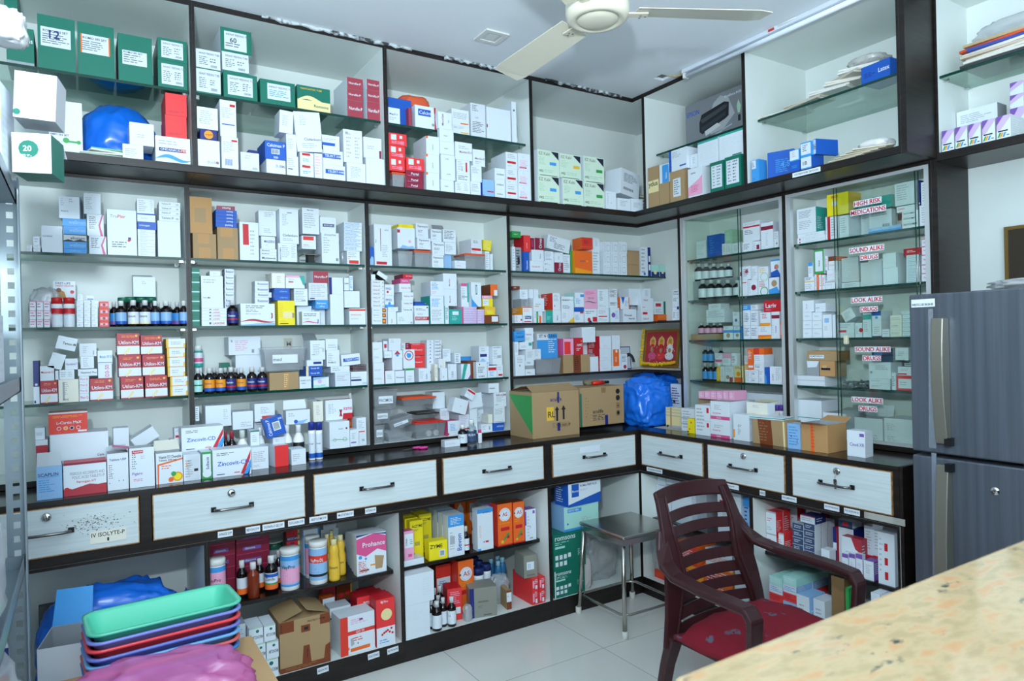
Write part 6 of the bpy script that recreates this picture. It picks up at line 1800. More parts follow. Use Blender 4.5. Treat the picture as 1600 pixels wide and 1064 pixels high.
# ================= worktop under the glass cabinets
view(1060, 580, 4.21)
shelf('B', .05, .8002, "worktop beside the glass cabinets", .12)
L('''
18 108 245 i.07 d.08 | W;b .0 .55 .9 .6 S;b 0 .3 .9 .35 S;P .1 .1 .8 .9 S | white ribbed carton block at left
58 108 362 d.03 i.03 | y;d .3 .6 .15 o;b 0 .1 .2 .3 k | small yellow carton, lower
60 108 358:312 d.03 i.03 | y;d .5 .5 .15 o | small yellow carton, upper
108 206 222 i.02 d.1 | W/W;b .78 .75 .93 .92 r;b .78 .28 .93 .42 r;P .1 .1 .7 .9;b 0 .48 1 .49 S | white carton with two red squares
203 338 318 i.02 d.13 | W/W;b 0 0 1 .16 p;t .3 .03 .08 W TELMA;P .2 .5 .7 .7;t .1 .35 .08 p TELSARTAN | pink-banded white carton, lower
210 338 316:198 i.02 d.13 | W/A/g;b 0 0 1 .18 p;t .3 .04 .08 W TELMA;P .2 .5 .6 .8;t .1 .3 .08 p TELSARTAN | pink-banded white carton with open lid, upper
358 466 282 i.02 d.05 | W/W;x 0 1 .12 1 0 .8 A;P .3 .2 .5 .6 G;b 0 .1 .1 .4 O | white carton, cut-down front
486 714 322 i.01 d.09 | d/d;x .15 1 .55 1 .6 0 .22 0 J;x .9 0 .95 0 .93 1 .88 1 a;P .2 .1 .5 .9 q | long brown taped cardboard box
714 802 345 i.0 d.05 | L/L;P .1 .1 .9 .9 B;d .3 .5 .05 n;T .8 .2 .1 n CIPLA | speckled blue-white carton
804 982 345 i.0 d.12 ob20,f12 mD | D/D;b .3 0 .6 1 D;x .38 0 .5 0 .45 1 .35 1 o;P .4 .1 .55 .9 j | orange-brown open cardboard box
1106 1228 390 i.015 d.05 | W/W;t .15 .4 .13 v Cinod XR;b .7 .78 .95 .9 v | white carton with violet title
448 586 268:205 i.08 d.05 ob5 ma | c/W;b 0 0 1 .2 a;P .3 .6 .7 .8 S | cream carton with torn flap behind
448 586 450:270 i.08 d.05 | c/c;b 0 .0 1 .3 a;b 0 .3 1 .35 O | cream and amber carton behind the cut-down one
''')
mb = MB()
for i, (cc) in enumerate(('W', 't', 'W')):
    mb.box((-.04, -.075, i * .0035), (.04, .075, i * .0035 + .003), ink(cc))
o = mb.obj('booklets')
a, zt_ = sz(600, 322, .10)
o.location = (.11, -a, max(t[4] for t in SHELF['tops'] if t[0] < a < t[1] and t[2] < .11 < t[3]) + .0005)
o.rotation_euler = (0, 0, R(8))
setp(o, 'white and teal leaflet pad lying on the long brown taped box', 'pad')
view(310, 790, 3.882)
LOOKS.update({
 'maroon': 'm/m;b .2 .3 .75 .62 v;t .26 .38 .2 W dianova;b 0 .0 1 .03 p',
 'proh': 'W/W;x 0 .55 .3 .45 .7 .6 1 .5 1 .9 .6 1 0 .9 p;x 0 .95 .5 1 1 .93 1 .97 .5 1 0 1 n;t .2 .68 .12 W Prohance;d .12 .45 .06 B;d .3 .4 .04 B;x .62 .1 .85 .1 .92 .4 .6 .45 d;b .1 .1 .4 .14 J;b .45 .2 .62 .24 O;P .05 .05 .35 .35 r',
 'alz': 'y/y;t .15 .82 .07 k ALZYME;P .2 .72 .7 .78 G;l .35 .35 .75 .45 G;d .3 .15 .05 k;P .2 .05 .6 .1 G',
 'bev': 'W/A;b 0 .72 1 1 B;P .15 .76 .85 .94 W;T .82 .12 .28 b Bevon;P .1 .15 .4 .6;b .1 .3 .4 .5 S',
 'ayur': 'o/j/J;R .5 .74 .4 W;d .5 .74 .32 W;t .32 .7 .09 r AS;d .12 .74 .06 k;P .1 .5 .9 .6 O;b .2 .36 .8 .44 r;x .2 .05 .8 .25 .7 .32 .3 .12 E;d .3 .1 .1 Y;d .7 .2 .1 r;b 0 0 1 .03 r',
 'sm': 'W/W;t .2 .3 .2 G MITONORM;d .6 .75 .12 e;b 0 .93 1 1 h',
 'ghr': 'x/x;b 0 0 .16 1 n;t .3 .5 .06 k OSSOPAN;P .3 .3 .6 .4 G;b .5 .05 .8 .1 G',
 'asr': 'R/R;b .1 .2 .35 .8 P;b .5 .1 .8 .4 W;P .4 .5 .9 .9 W',
})
shelf('A', .072, .3462, "second base cabinet's shelf", .1)
for a, b_, ys in ((58, 225, (None, 452, 380, 305, 235, 165)), (227, 432, (None, 440, 362, 285, 215, 150))):
    zb = None
    for i in range(5):
        o, zb = carton(a, b_, ys[i + 1], ys[i], 'maroon' if i > 1 else 'm/m;b 0 0 1 .03 p', 'maroon carton with violet name plate' if i > 1 else 'plain-fronted maroon carton', ins=.125, dep=.2, zb=zb)
L('''
630 735 142 i.14 d.05 | W/A;b 0 0 .05 1 B;b .9 0 1 1 B;P .2 .2 .8 .8 | tall white carton with blue edges
435 545 292 i.15 | w | white carton under the dark green tub
532 604 250 i.16 d.05 | w | white carton under the red one
532 604 250:128 i.16 d.05 | r/J;b 0 .3 .9 .5 n;t .05 .35 .12 W ARGICAN;P .1 .6 .9 .9 m;d .5 .15 .2 m | red carton with dark blue name plate
606 640 100 i.16 d.05 | a/a;P .1 .1 .9 .9 E | yellow-green carton edge
740 850 140 i.24 d.1 | w | white carton at the back behind bottles
755 836 140:85 i.24 d.05 | W;b 0 .75 1 1 r;t .1 .3 .3 g EazyRoid | white carton with red top, at the back
''')
for i in range(5):
    carton(955 - 12 * i, 1138 - 12 * i, 168 - 4 * i, None, 'proh', 'pink-panelled carton, %s' % ('front one of five in a row', 'second of five in a row', 'third of five in a row', 'fourth of five in a row', 'rearmost of five in a row')[i], ins=.002 + .043 * i, dep=.041)
bottle(490, 112, '205:292', 'jar', 'green', '#dfe3e0', None, 'dark green tub with pale rim', ins=.152, name='supplement_tub', cat='tub')
bottle(116, 112, 315, 'canister', 'bwhite', '#e6e8e6', 'P', 'white canister with pink and blue label, leftmost', ins=.0, band='B/.85/1,B/0/.08', txt='VayPro', name='powder_canister', cat='canister')
bottle(490, 46, 268, 'syrup', 'dark', '#e4e6e6', 'W', 'dark bottle half hidden by blue-labelled canister', ins=.075, band='o/0/.3')
bottle(375, 60, 318, 'syrup', 'dark', '#e4e6e6', 'A', 'dark bottle with orange lower label, back one', ins=.07, band='o/0/.35')
bottle(268, 70, 330, 'syrup', 'dark', '#e4e6e6', 'A', 'dark bottle with orange lower label, left one', ins=.03, band='o/0/.35')
bottle(448, 82, 300, 'syrup', 'dark', '#e4e6e6', 'W', 'dark bottle with green and orange label', ins=.02, band='o/0/.3,E/.3/.4,b/.75/.95', txt='Zandu')
bottle(337, 78, 340, 'syrup', 'rust', '#e4e6e6', None, 'rust-brown bottle in front, label turned away', ins=.0)
bottle(700, 92, 178, 'canister', 'bwhite', '#d8dcda', 'P', 'white canister with pink label, behind red-oval one', ins=.085, band='B/.85/1', name='powder_canister', cat='canister')
bottle(565, 118, 250, 'canister', 'bwhite', '#e6e8e6', 'L', 'white canister with light blue and pink label', ins=.002, band='B/.85/1,P/.1/.6,B/0/.06', txt='VayPro', name='powder_canister', cat='canister')
bottle(738, 112, 205, 'canister', 'bwhite', '#e6e8e6', 'L', 'white canister with red oval and chocolate beans', ins=.002, band='j/.55/.78,k/.12/.2', txt='VayPro-DL', txc='W', name='powder_canister', cat='canister')
bottle(785, 46, 172, 'choc', 'yellow', '#e3d9a6', 'a', 'yellow drink bottle with cream cap, rear left', ins=.10, name='drink_bottle')
bottle(812, 46, 150, 'choc', 'yellow', '#e3d9a6', 'a', 'yellow drink bottle with cream cap, rear middle', ins=.14, name='drink_bottle')
bottle(868, 62, 175, 'choc', 'yellow', '#e3d9a6', 'Y', 'yellow drink bottle with cream cap, right', ins=.05, txt='Ensure', name='drink_bottle')
bottle(830, 68, 200, 'choc', 'yellow', '#e3d9a6', 'Y', 'yellow drink bottle with cream cap, front', ins=.0, txt='Ensure', txc='n', name='drink_bottle')
shelf('A', .004, .0822, "second base cabinet's floor", .1)
L('''
375 486 930 d.1 | sm | small white carton with green leaf spot
335 410 928:835 d.1 | sm | small white carton with green leaf spot
412 489 926:820 d.1 | sm | small white carton with green leaf spot
305 395 833:738 d.1 | sm | small white carton with green leaf spot
396 470 818:722 d.1 | sm | small white carton with green leaf spot
275 370 980 i.0 d.09 | sm | small white carton with green leaf spot
200 302 870 i.04 d.1 | W/S;P .1 .2 .9 .8 | pale carton under clear wrap, lower
200 302 868:720 i.04 d.1 | W/S;P .1 .2 .9 .8 | pale carton under clear wrap, upper
192 246 718:628 i.05 d.08 | W/S;d .3 .2 .12 e;P .2 .5 .8 .8 | pale carton topping the wrapped pair
488 798 680 d.17 ol163*.085,r163*.085 md | d/d;b 0 .78 .28 1 J;b .42 .72 .6 .86 J;b .8 .8 1 1 J;x .42 0 .62 0 .58 .45 .46 .45 J;b 0 0 1 .1 J;x .85 0 1 0 1 .4 .9 .35 J;t .55 .9 .035 k PROTECT FROM;b .48 .76 .56 .82 k;T .55 .2 .03 k THIS SIDE;P .1 .02 .9 .08 q;P .02 .8 .1 .95 k | large brown taped box lettered in black
852 1070 662 d.09 r3 i.004 | W/W;b 0 0 .22 1 j;b 0 .5 1 .6 j;t .45 .52 .06 W GO 73;P .3 .75 .9 .9 P;b .55 .82 .65 .88 n;b .28 .06 .85 .15 o;b .22 .12 .25 .2 o;P .35 .3 .8 .42 j;x .3 .2 .4 .25 .35 .42 .28 .4 S;d .5 .25 .02 e | large white carton banded in red
1075 1190 562 d.07 | R/r;b 0 0 1 .4 W;R .55 .66 .3 a;d .55 .66 .26 a;t .25 .9 .06 W BJ Pro;d .3 .25 .06 r;d .4 .28 .06 r;d .5 .3 .06 r;d .6 .32 .06 r;d .7 .28 .06 r;d .8 .35 .06 r;d .85 .25 .06 r;P .15 .05 .7 .15 B | red and white carton with round cream emblem
1045 1165 548 i.09 d.06 | R/r;P .1 .1 .4 .3 | plain red carton, second in the right row
1015 1130 535 i.16 d.06 | R/r | plain red carton, third in the right row
960 1066 548 i.1 d.08 | R/r;t .5 .8 .08 W am;b 0 0 1 .05 z | red carton with white letters
985 1090 520 i.235 d.06 | R/r | plain red carton, rearmost in the right row
795 925 612 i.12 d.07 | W/A;b 0 .7 1 .75 e;P .1 .2 .9 .6 | white carton behind the red-banded one
752 828 560 i.2 d.06 | W/o;b 0 .0 1 .75 o | orange carton with white top
835 932 478 i.28 d.06 | J/J;b 0 .45 1 .6 n;d .3 .75 .15 r;d .7 .8 .15 r;d .5 .2 .2 r;b .9 0 1 1 Y | red berry carton with dark blue strip, right
750 832 490 i.28 d.06 | z/z;d .3 .7 .2 r;d .7 .5 .2 r;b .1 .3 .9 .5 n | red berry carton with dark blue strip, left
''')
view(610, 750, 4.092)
shelf('A', .070, .3462, "third base cabinet's shelf", .07)
L('''
85 216 505 d.06 | W/A | low blank white tray-like carton
''')
L('''
250 368 388 d.05 r-4 | y/y;t .05 .62 .2 k ZYME;b .55 .15 .85 .5 W;l .6 .2 .82 .45 k | yellow carton lying on its side
160 248 278 d.036 | alz | tall yellow carton with black title, front left
122 210 262 i.042 d.036 | alz | tall yellow carton with black title, second in left row
95 182 246 i.084 d.036 | alz | tall yellow carton with black title, third in left row
180 262 216 i.130 d.036 | alz | tall yellow carton with black title, right row front
150 232 205 i.175 d.036 | alz | tall yellow carton with black title, right row back
358 470 222 d.05 | bev | tall white and blue carton with upright blue title
328 438 206 i.055 d.04 | bev | white and blue carton, second in upright-title row
296 406 190 i.105 d.04 | bev | white and blue carton, third in upright-title row
268 376 176 i.155 d.04 | bev | white and blue carton, fourth in upright-title row
240 346 164 i.205 d.04 | bev | white and blue carton, rearmost in upright-title row
408 480 110 i.25 d.05 | o/j;x .2 .4 .5 .3 .8 .4 .8 .7 .5 .85 .2 .7 W;P .3 .45 .7 .65 r | orange carton with white panel, rear left
492 552 96 i.25 d.06 | o/O;x .2 .4 .5 .25 .8 .4 .8 .8 .2 .8 W;P .3 .45 .7 .65 G | orange carton with white panel, rear right
552 655 182 d.045 | W/W;b 0 .9 1 1 B;b 0 0 .2 .05 B;P .35 .88 .9 .92 k;P .1 .3 .25 .6 O;d .4 .2 .04 m;b .5 .18 .7 .22 r | tall white carton with blue lid
588 690 150 i.08 d.04 | W/S;P .6 .2 .9 .8 S;b 0 .92 1 1 v | tall grey-white carton behind the orange pair
566 668 138 i.125 d.04 | W/S;P .6 .2 .9 .8 S;b 0 .92 1 1 v | tall grey-white carton further behind the orange pair
682 777 150 d.06 i.0 | ayur | orange-red carton with fruit picture, left of pair
781 855 138 d.06 i.0 | ayur | orange-red carton with fruit picture, right of pair
858 930 186 d.05 i.0 | W/v;b 0 .5 .12 .95 v;b .7 .85 .9 .95 v;T .5 .4 .1 v tab;l .4 .05 .7 .1;P .2 .1 .4 .8 | white carton with violet side
''')
shelf('A', .0705 , .3462, "third base cabinet's tray carton", .04)
mbz = [i for i in ITEMS if i[1].startswith('low blank white tray')][0][0]
SHELF['z'] = mbz.location.z + max(v.co.z for v in mbz.data.vertices) + .0004
SHELF['where'] = "third base cabinet's shelf"; SHELF['grp'] = 'stock on the third base cabinet shelf'
L('''
84 149 325 d.04 | P/p;b .05 .42 .95 .9 W;T .35 .5 .2 k Colaspa;P .6 .5 .9 .7 E;b .4 .1 .8 .2 p | small pink and white carton
''')
shelf('A', .070, .3462, "third base cabinet's shelf", .07, 'stock on the third base cabinet shelf')
bottle(490, 42, 292, 'syrup', 'dark', '#d0d3d3', 'W', 'dark bottle with red-white label beside tall title carton', ins=.01, band='r/.4/.5')
bottle(543, 30, 235, 'syrup', 'dark', '#d0d3d3', 'W', 'dark bottle mostly hidden by blue-lidded carton', ins=.06)
shelf('A', .004, .0822, "third base cabinet's floor", .1)
L('''
92 252 790 i.005 d.12 | W/W/A;P .1 .5 .7 .8 A | large white carton, lower of two
90 280 787:575 i.005 d.14 | W/W/A;P .6 .2 .95 .8 A | large white carton, upper of two
288 386 540 i.18 d.07 | j/J;b .05 .1 .95 .72 W;t .2 .3 .1 r SOFMI;P .2 .5 .8 .65 B;d .7 .12 .1 Y | orange-red carton with white panel
430 531 512 i.10 d.05 | ayur | orange-red fruit picture carton on the floor
392 492 500 i.16 d.05 | ayur | orange-red fruit picture carton behind the other
382 490 690 i.05 d.08 r-12 | R/r;b .1 .1 .5 .4 P;P .2 .5 .9 .9 P;b .5 .2 .9 .4 W | red and pink bag-wrapped carton
''')
L('''
905 948 _,705,628 i.0 d.16 | asr | red striped carton, left column
950 990 _,700,618 i.0 d.16 | asr | red striped carton, right column
860 958 612:478 i.015 d.10 r-8 | x/x;b 0 .35 .9 .38 x;b .2 .35 .75 .7 W;P .3 .4 .6 .6 B;b .2 .1 .8 .14 G | grey-green carton with white label, on red stack
528 716 690 i.0 d.10 r-16 | ghr | large grey-green carton with dark blue band
744 792 705 i.02 d.08 r-10 | J/d;b .0 .4 1 .9 W;d .3 .7 .1 r | small brown-white carton
''')
for x, w_, y in ((325, 50, '672'), (290, 30, '690')):
    bottle(x, w_, y, 'syrup', 'dark', '#d8dbdc', 'W', 'dark bottle with white cap, rear pair', ins=.10)
for x, w_, y, i in ((370, 44, 726, .055), (313, 44, 735, .06), (270, 44, 757, .03), (345, 46, 748, .02), (402, 52, 742, .0)):
    bottle(x, w_, y, 'syrup', 'dark', '#d8dbdc', 'W', 'dark bottle with white cap, middle group', ins=i, txt='H' if x == 402 else None, txc='r')
bottle(308, 60, 770, 'syrup', 'dark', '#d8dbdc', 'W', 'dark bottle with white cap and large label, frontmost', ins=-.004)
for x, w_, y, i, n in ((545, 66, 488, .2, 'rear left'), (577, 46, 512, .17, 'rear middle'), (625, 58, 530, .14, 'right'), (585, 68, 553, .1, 'front')):
    bottle(x, w_, y, 'jar', 'bwhite', '#1c2c66', 'W', 'white jar with dark blue lid, ' + n, ins=i, name='supplement_jar')
for x, y, i, n in ((655, 500, .2, 'left'), (697, 480, .21, 'rear'), (727, 490, .17, 'right'), (700, 512, .14, 'front')):
    bottle(x, 46, y, 'choc', 'blue', '#8fc3dc', 'L', 'light blue drink bottle, ' + n, ins=i, name='drink_bottle')
# ---- corner base cabinet
view(850, 730, 3.8)
LOOKS['grn'] = 'e/e;t .05 .82 .1 W romsons;b .05 .6 .35 .66 T;P .05 .68 .5 .78 T;b .05 .3 .14 .42 W;b .18 .3 .27 .42 W;b .31 .3 .40 .42 W;b .44 .32 .53 .44 W;b .05 .12 .14 .24 W;b .18 .12 .27 .24 W;b .31 .12 .40 .24 W;P .75 .3 .95 .5 W'
shelf('A', .006, .0822, 'corner base cabinet', .2, zmax=.587)
L('''
60 242 600 d.15 | grn;b 0 0 .03 1 W | dark green carton with white symbols, lower
55 248 598:385 d.17 | grn | dark green carton with white symbols, upper
118 325 382:222 i.01 d.13 | T/L;b .1 .75 .5 .9 B;t .12 .79 .08 W OSYO VEN;P .5 .3 .8 .5 S;d .1 .3 .04 b;b 0 0 1 .1 B | pale blue and white carton
140 343 218:85 i.0 d.13 r3 | W/b;x 0 0 1 0 1 .45 0 .1 b;b .1 .4 .32 .95 b;t .12 .6 .1 W Romsons;t .36 .8 .09 n ROMO PREP PLUS;P .36 .6 .6 .7 S | blue and white carton topping the corner pile
500 575 108:170 i.3 d.06 l-10 | c | x
'''.split('500 575')[0])
# ---- base cabinet behind the chair
view(1000, 720, 3.325)
shelf('B', .075, .3602, "shelf behind the chair back", .2)
L('''
78 160 130 i.02 | W/W | blank white carton, lower left
162 268 140 i.02 | W/A | blank white carton, lower right
78 134 128:50 i.03 | W/A | blank white carton, upper left
136 268 138:55 i.03 | W/A | blank white carton, upper right
270 345 118 i.05 | S/S | grey-white carton in the middle
400 524 150 i.01 d.1 | W/A;P .2 .4 .8 .6;b .1 .7 .3 .75 r | white carton with red dash behind chair
528 568 190 i.02 d.1 | L/B;P .2 .2 .8 .8 n;b 0 .8 1 1 B | light blue carton at the right
''')
shelf('B', .01, .0822, "cabinet floor behind the chair", .12)
L('''
75 160 575 i.03 | j/o;P .1 .2 .9 .8 o | orange carton under clear plastic, leftmost
175 330 540 i.05 | O/o;P .1 .2 .9 .8 r;b 0 0 1 .1 W | orange and red carton low behind the slats
190 300 538:430 i.06 | j/o;P .1 .2 .9 .8 W | orange-red carton seen through the slats
332 480 560 i.05 | o/O;P .1 .3 .9 .9 W;b .1 .5 .4 .8 r | orange carton in the middle of the slats
340 480 558:470 i.06 | W/A;P .1 .2 .9 .8 o | white carton with orange print behind slats
490 565 600 i.04 | W/A;b 0 .8 1 1 t | white carton with teal edge behind slats
490 560 598:480 i.05 | s/S;P .1 .2 .9 .8 | grey carton behind the slats
''')
# ---- base cabinet beside the fridge
LOOKS.update({'redsd': 'W/R;P .1 .5 .6 .7 p;P .1 .1 .5 .3 S;d .5 .2 .05 g;b 0 .93 1 1 S', 'navy': 'u/W;P .15 .25 .85 .75 A;b 0 0 1 .06 s', 'vit': 'W/A;b 0 .8 1 1 v;P .2 .2 .8 .6 V'})
shelf('B', .075, .3602, "fridge-side base cabinet's shelf", .04)
for i in range(4):
    L('''
650 708 378 i%.3f d.045 S | redsd | white carton with red side, lower left block
650 706 375:262 i%.3f d.045 S | redsd | white carton with red side, upper left block
''' % (.002 + i * .047, .002 + i * .047))
L('''
718 748 375 d.06 | redsd | slim white carton with red side
''')
for i in range(3):
    for a, b_ in ((790, 848), (849, 906)):
        zb = None
        for y0, y1 in ((None, 470), (470, 436), (436, 400), (400, 362), (362, 326)):
            o, zb = carton(a, b_, y1, y0, 'navy', 'navy and white carton, %s row' % ('front', 'middle', 'rear')[i], ins=.002 + i * .044, dep=.042, zb=zb, same=True)
L('''
832 910 324:285 i.002 d.07 | W/n;P .1 .2 .8 .7 S;b 0 .9 1 1 r | white and navy carton atop navy block
940 985 460 i.0 d.04 | W/W;P .2 .3 .8 .6 | single small white carton in front
860 940 250 i.15 d.06 | W/r;b 0 .2 1 .3 m;P .2 .5 .8 .8 | white carton with red side at the back
1030 1110 350 i.06 d.07 | W/n;b .5 .1 .9 .5 r | white and navy carton at the back centre
1030 1105 345:310 i.07 d.06 | u/W;b .3 .2 .7 .8 r | navy carton with red patch
1000 1025 345 i.05 d.05 | n/r;b 0 .4 1 .6 W | slim navy-red carton
1045 1150 400 i.02 d.06 | W/z;x .5 1 1 1 1 .6 .7 .7 z;P .2 .2 .8 .6 | white carton with dark red corner under plastic
1155 1205 340 i.05 d.06 | W/A;b 0 .3 1 .4 r;P .2 .5 .8 .9 | white carton with red line, left of pair
1206 1262 330 i.05 d.06 | W/A;b 0 .3 1 .4 r;P .2 .5 .8 .9 | white carton with red line, right of pair
1232 1322 375 i.0 d.08 | W/A;b .4 .1 .6 .25 r;b .4 .38 .6 .52 r;b .4 .65 .6 .8 r;P .1 .2 .3 .9 | white carton with three red squares
1048 1082 482 i.0 d.03 | vit | small white carton with violet top
1084 1118 482 i.0 d.03 | vit | small white carton with violet top
1120 1156 484 i.0 d.03 | vit | small white carton with violet top
1160 1215 520 i.0 d.05 | W/v;P .2 .3 .8 .8 | white carton with violet side
1218 1278 500 i.0 d.06 | W/h;x 0 .7 1 .9 1 1 0 1 h;P .2 .3 .8 .6 | white carton with lime stripe
1282 1326 500 i.0 d.05 | W/A;x 0 .8 1 .95 1 1 0 1 h | white carton with lime corner
''')
shelf('B', .01, .0822, "fridge-side base cabinet's floor", .05)
for a, b_ in ((668, 738), (739, 810)):
    for j in range(2):
        zb = None
        for k, (y0, y1) in enumerate(((None, 735), (735, 690), (690, 648), (648, 605))):
            o, zb = carton(a, b_, y1, y0, ('L/L;P .1 .2 .9 .8 W;b 0 0 1 .1 s', 'R/R;P .1 .2 .9 .8 m', 'A/L;P .1 .2 .9 .8 B', 'T/T;P .1 .2 .9 .8 W')[k], ('light blue carton under wrapped block', 'red carton in wrapped block', 'pale carton in wrapped block', 'pale teal carton topping block')[k] + (', front row', ', back row')[j], ins=.004 + j * .105, dep=.1, zb=zb, same=True)
L('''
812 880 700 i.0 d.1 | W/L;P .2 .2 .8 .8 | white carton right of the wrapped block
885 960 720 i.02 d.08 | W/A;b .5 .3 .65 .6 r;P .2 .2 .8 .8 | white carton with small red mark on floor
962 1060 600 i.06 d.12 | q/q | brown cardboard box at the back on floor
1065 1085 660 i.0 d.04 | E/E | slim bright green carton
1195 1245 560 i.0 d.06 | W/A;P .2 .2 .8 .8 | white carton under clear bag, left
1247 1325 580 i.0 d.06 | W/A;P .2 .4 .8 .9 | white carton under clear bag, right
''')
from mathutils import noise as NZ
def blob(name, loc, size, m, seed=1, amp=.16, sub=4, label=None, cat='bag', group=None, ridge=True, flat=.25, rot=0, fq=2.2, sq=.7, **k):
    """crumpled bag or bundle: a closed wrinkled skin resting on loc (its base centre)"""
    bm = bmesh.new()
    bmesh.ops.create_icosphere(bm, subdivisions=sub, radius=1)
    sx, sy, sz_ = size
    off = Vector((seed * 3.7, seed * 1.3, seed * 7.1))
    for v in bm.verts:
        p = v.co.normalized()
        q = Vector([math.copysign(abs(c_) ** sq, c_) for c_ in p])
        n = 0
        for o_, a in ((fq, 1), (fq * 2.3, .5), (fq * 5, .25)):
            t = NZ.noise(p * o_ + off)
            n += a * ((1 - abs(t) * 2.2) if ridge else t)
        q *= 1 + amp * (n - .5)
        v.co = q
    zmin = min(v.co.z for v in bm.verts)
    lo = zmin * (1 - flat)
    for v in bm.verts:
        if v.co.z < lo: v.co.z = lo
        v.co.z -= lo
    mx = [max(abs(v.co[i]) for v in bm.verts) for i in (0, 1)]; mz = max(v.co.z for v in bm.verts)
    for v in bm.verts:
        v.co = Vector((v.co.x / mx[0] * sx / 2, v.co.y / mx[1] * sy / 2, v.co.z / mz * sz_))
    me = bpy.data.meshes.new(name); bm.to_mesh(me); bm.free()
    me.materials.append(m)
    for p in me.polygons: p.use_smooth = True
    o = bpy.data.objects.new(name, me); COL.objects.link(o)
    o.location = loc; o.rotation_euler = (0, 0, R(rot))
    setp(o, label, cat if label else None, group)
    return o
def film(name, tint='#f4f6f8', a=.22, rough=.18, col='#e8ecf0'):
    m = bpy.data.materials.new(name); m.use_nodes = True
    nt = m.node_tree; N = nt.nodes; Lk = nt.links; N.clear()
    out = N.new('ShaderNodeOutputMaterial'); m1 = N.new('ShaderNodeMixShader'); m2 = N.new('ShaderNodeMixShader')
    t = N.new('ShaderNodeBsdfTransparent'); d = N.new('ShaderNodeBsdfDiffuse'); g = N.new('ShaderNodeBsdfGlossy')
    t.inputs[0].default_value = lin(tint); d.inputs[0].default_value = lin(col); g.inputs['Roughness'].default_value = rough
    m1.inputs[0].default_value = a; m2.inputs[0].default_value = .12
    Lk.new(t.outputs[0], m1.inputs[1]); Lk.new(d.outputs[0], m1.inputs[2]); Lk.new(m1.outputs[0], m2.inputs[1]); Lk.new(g.outputs[0], m2.inputs[2]); Lk.new(m2.outputs[0], out.inputs[0])
    return m
clearbag = film('clear_polythene', a=.32)
tubm = film('frosted_tub_plastic', a=.13, rough=.3)
bluebag = mat('blue_polythene', '#1b74e6', .25, spec=.7)
pinkbag = film('pink_polythene', '#f9cbe8', .42, .2, '#f08ad2')
whitebag = mat('white_polythene', '#dcdcdc', .3)
orangelid = mat('orange_lid', '#e8572a', .35)

def tub(name, loc, size, lid, label, rz=0, body=None, tilt=0, cat='tub', group=None, taper=.86, tag=None):
    e = empty(name, loc, rz, label=label, cat=cat, group=group)
    if tilt: e.rotation_euler = (0, R(tilt), rz)
    w_, d_, h_ = size; t = .0016
    def shell(s, z0, z1, m, mb, inner=False):
        pass
    mb = MB(); a0, b0, a1, b1 = w_ / 2 * taper, d_ / 2 * taper, w_ / 2, d_ / 2
    V = [(-a0, -b0, 0), (a0, -b0, 0), (a0, b0, 0), (-a0, b0, 0), (-a1, -b1, h_), (a1, -b1, h_), (a1, b1, h_), (-a1, b1, h_)]
    I = [(x * .97, y * .97, z + (t if z == 0 else 0)) for x, y, z in V]
    mb.add(V + I, [(0, 3, 2, 1), (0, 1, 5, 4), (1, 2, 6, 5), (2, 3, 7, 6), (3, 0, 4, 7), (8, 9, 10, 11), (8, 12, 13, 9), (9, 13, 14, 10), (10, 14, 15, 11), (11, 15, 12, 8), (4, 5, 13, 12), (5, 6, 14, 13), (6, 7, 15, 14), (7, 4, 12, 15)], body or tubm)
    mb.obj('tub_body', e)
    if lid:
        mb = MB(); mb.box((-a1 - .003, -b1 - .003, h_ + .0004), (a1 + .003, b1 + .003, h_ + .007), lid); mb.box((-a1 * .85, -b1 * .85, h_ + .007), (a1 * .85, b1 * .85, h_ + .010), lid)
        bevel(mb.obj('tub_lid', e), .0025)
    if tag:
        mb = MB(); mb.box((-w_ * .3, -b1 - .0012, h_ * .35), (w_ * .3, -b1 - .0006, h_ * .75), ink('W')); letter(mb, tag, lambda x, y: (-w_ * .28 + x, -b1 - .0016, h_ * .45 + y), 0, 0, h_ * .16, ink('G'), w_ * .55)
        mb.obj('tub_sticker', e)
    return e
AX = lambda px, py, d: loc_at(px, py, 1, d)
BX = lambda px, py, d: loc_at(px, py, 0, d)
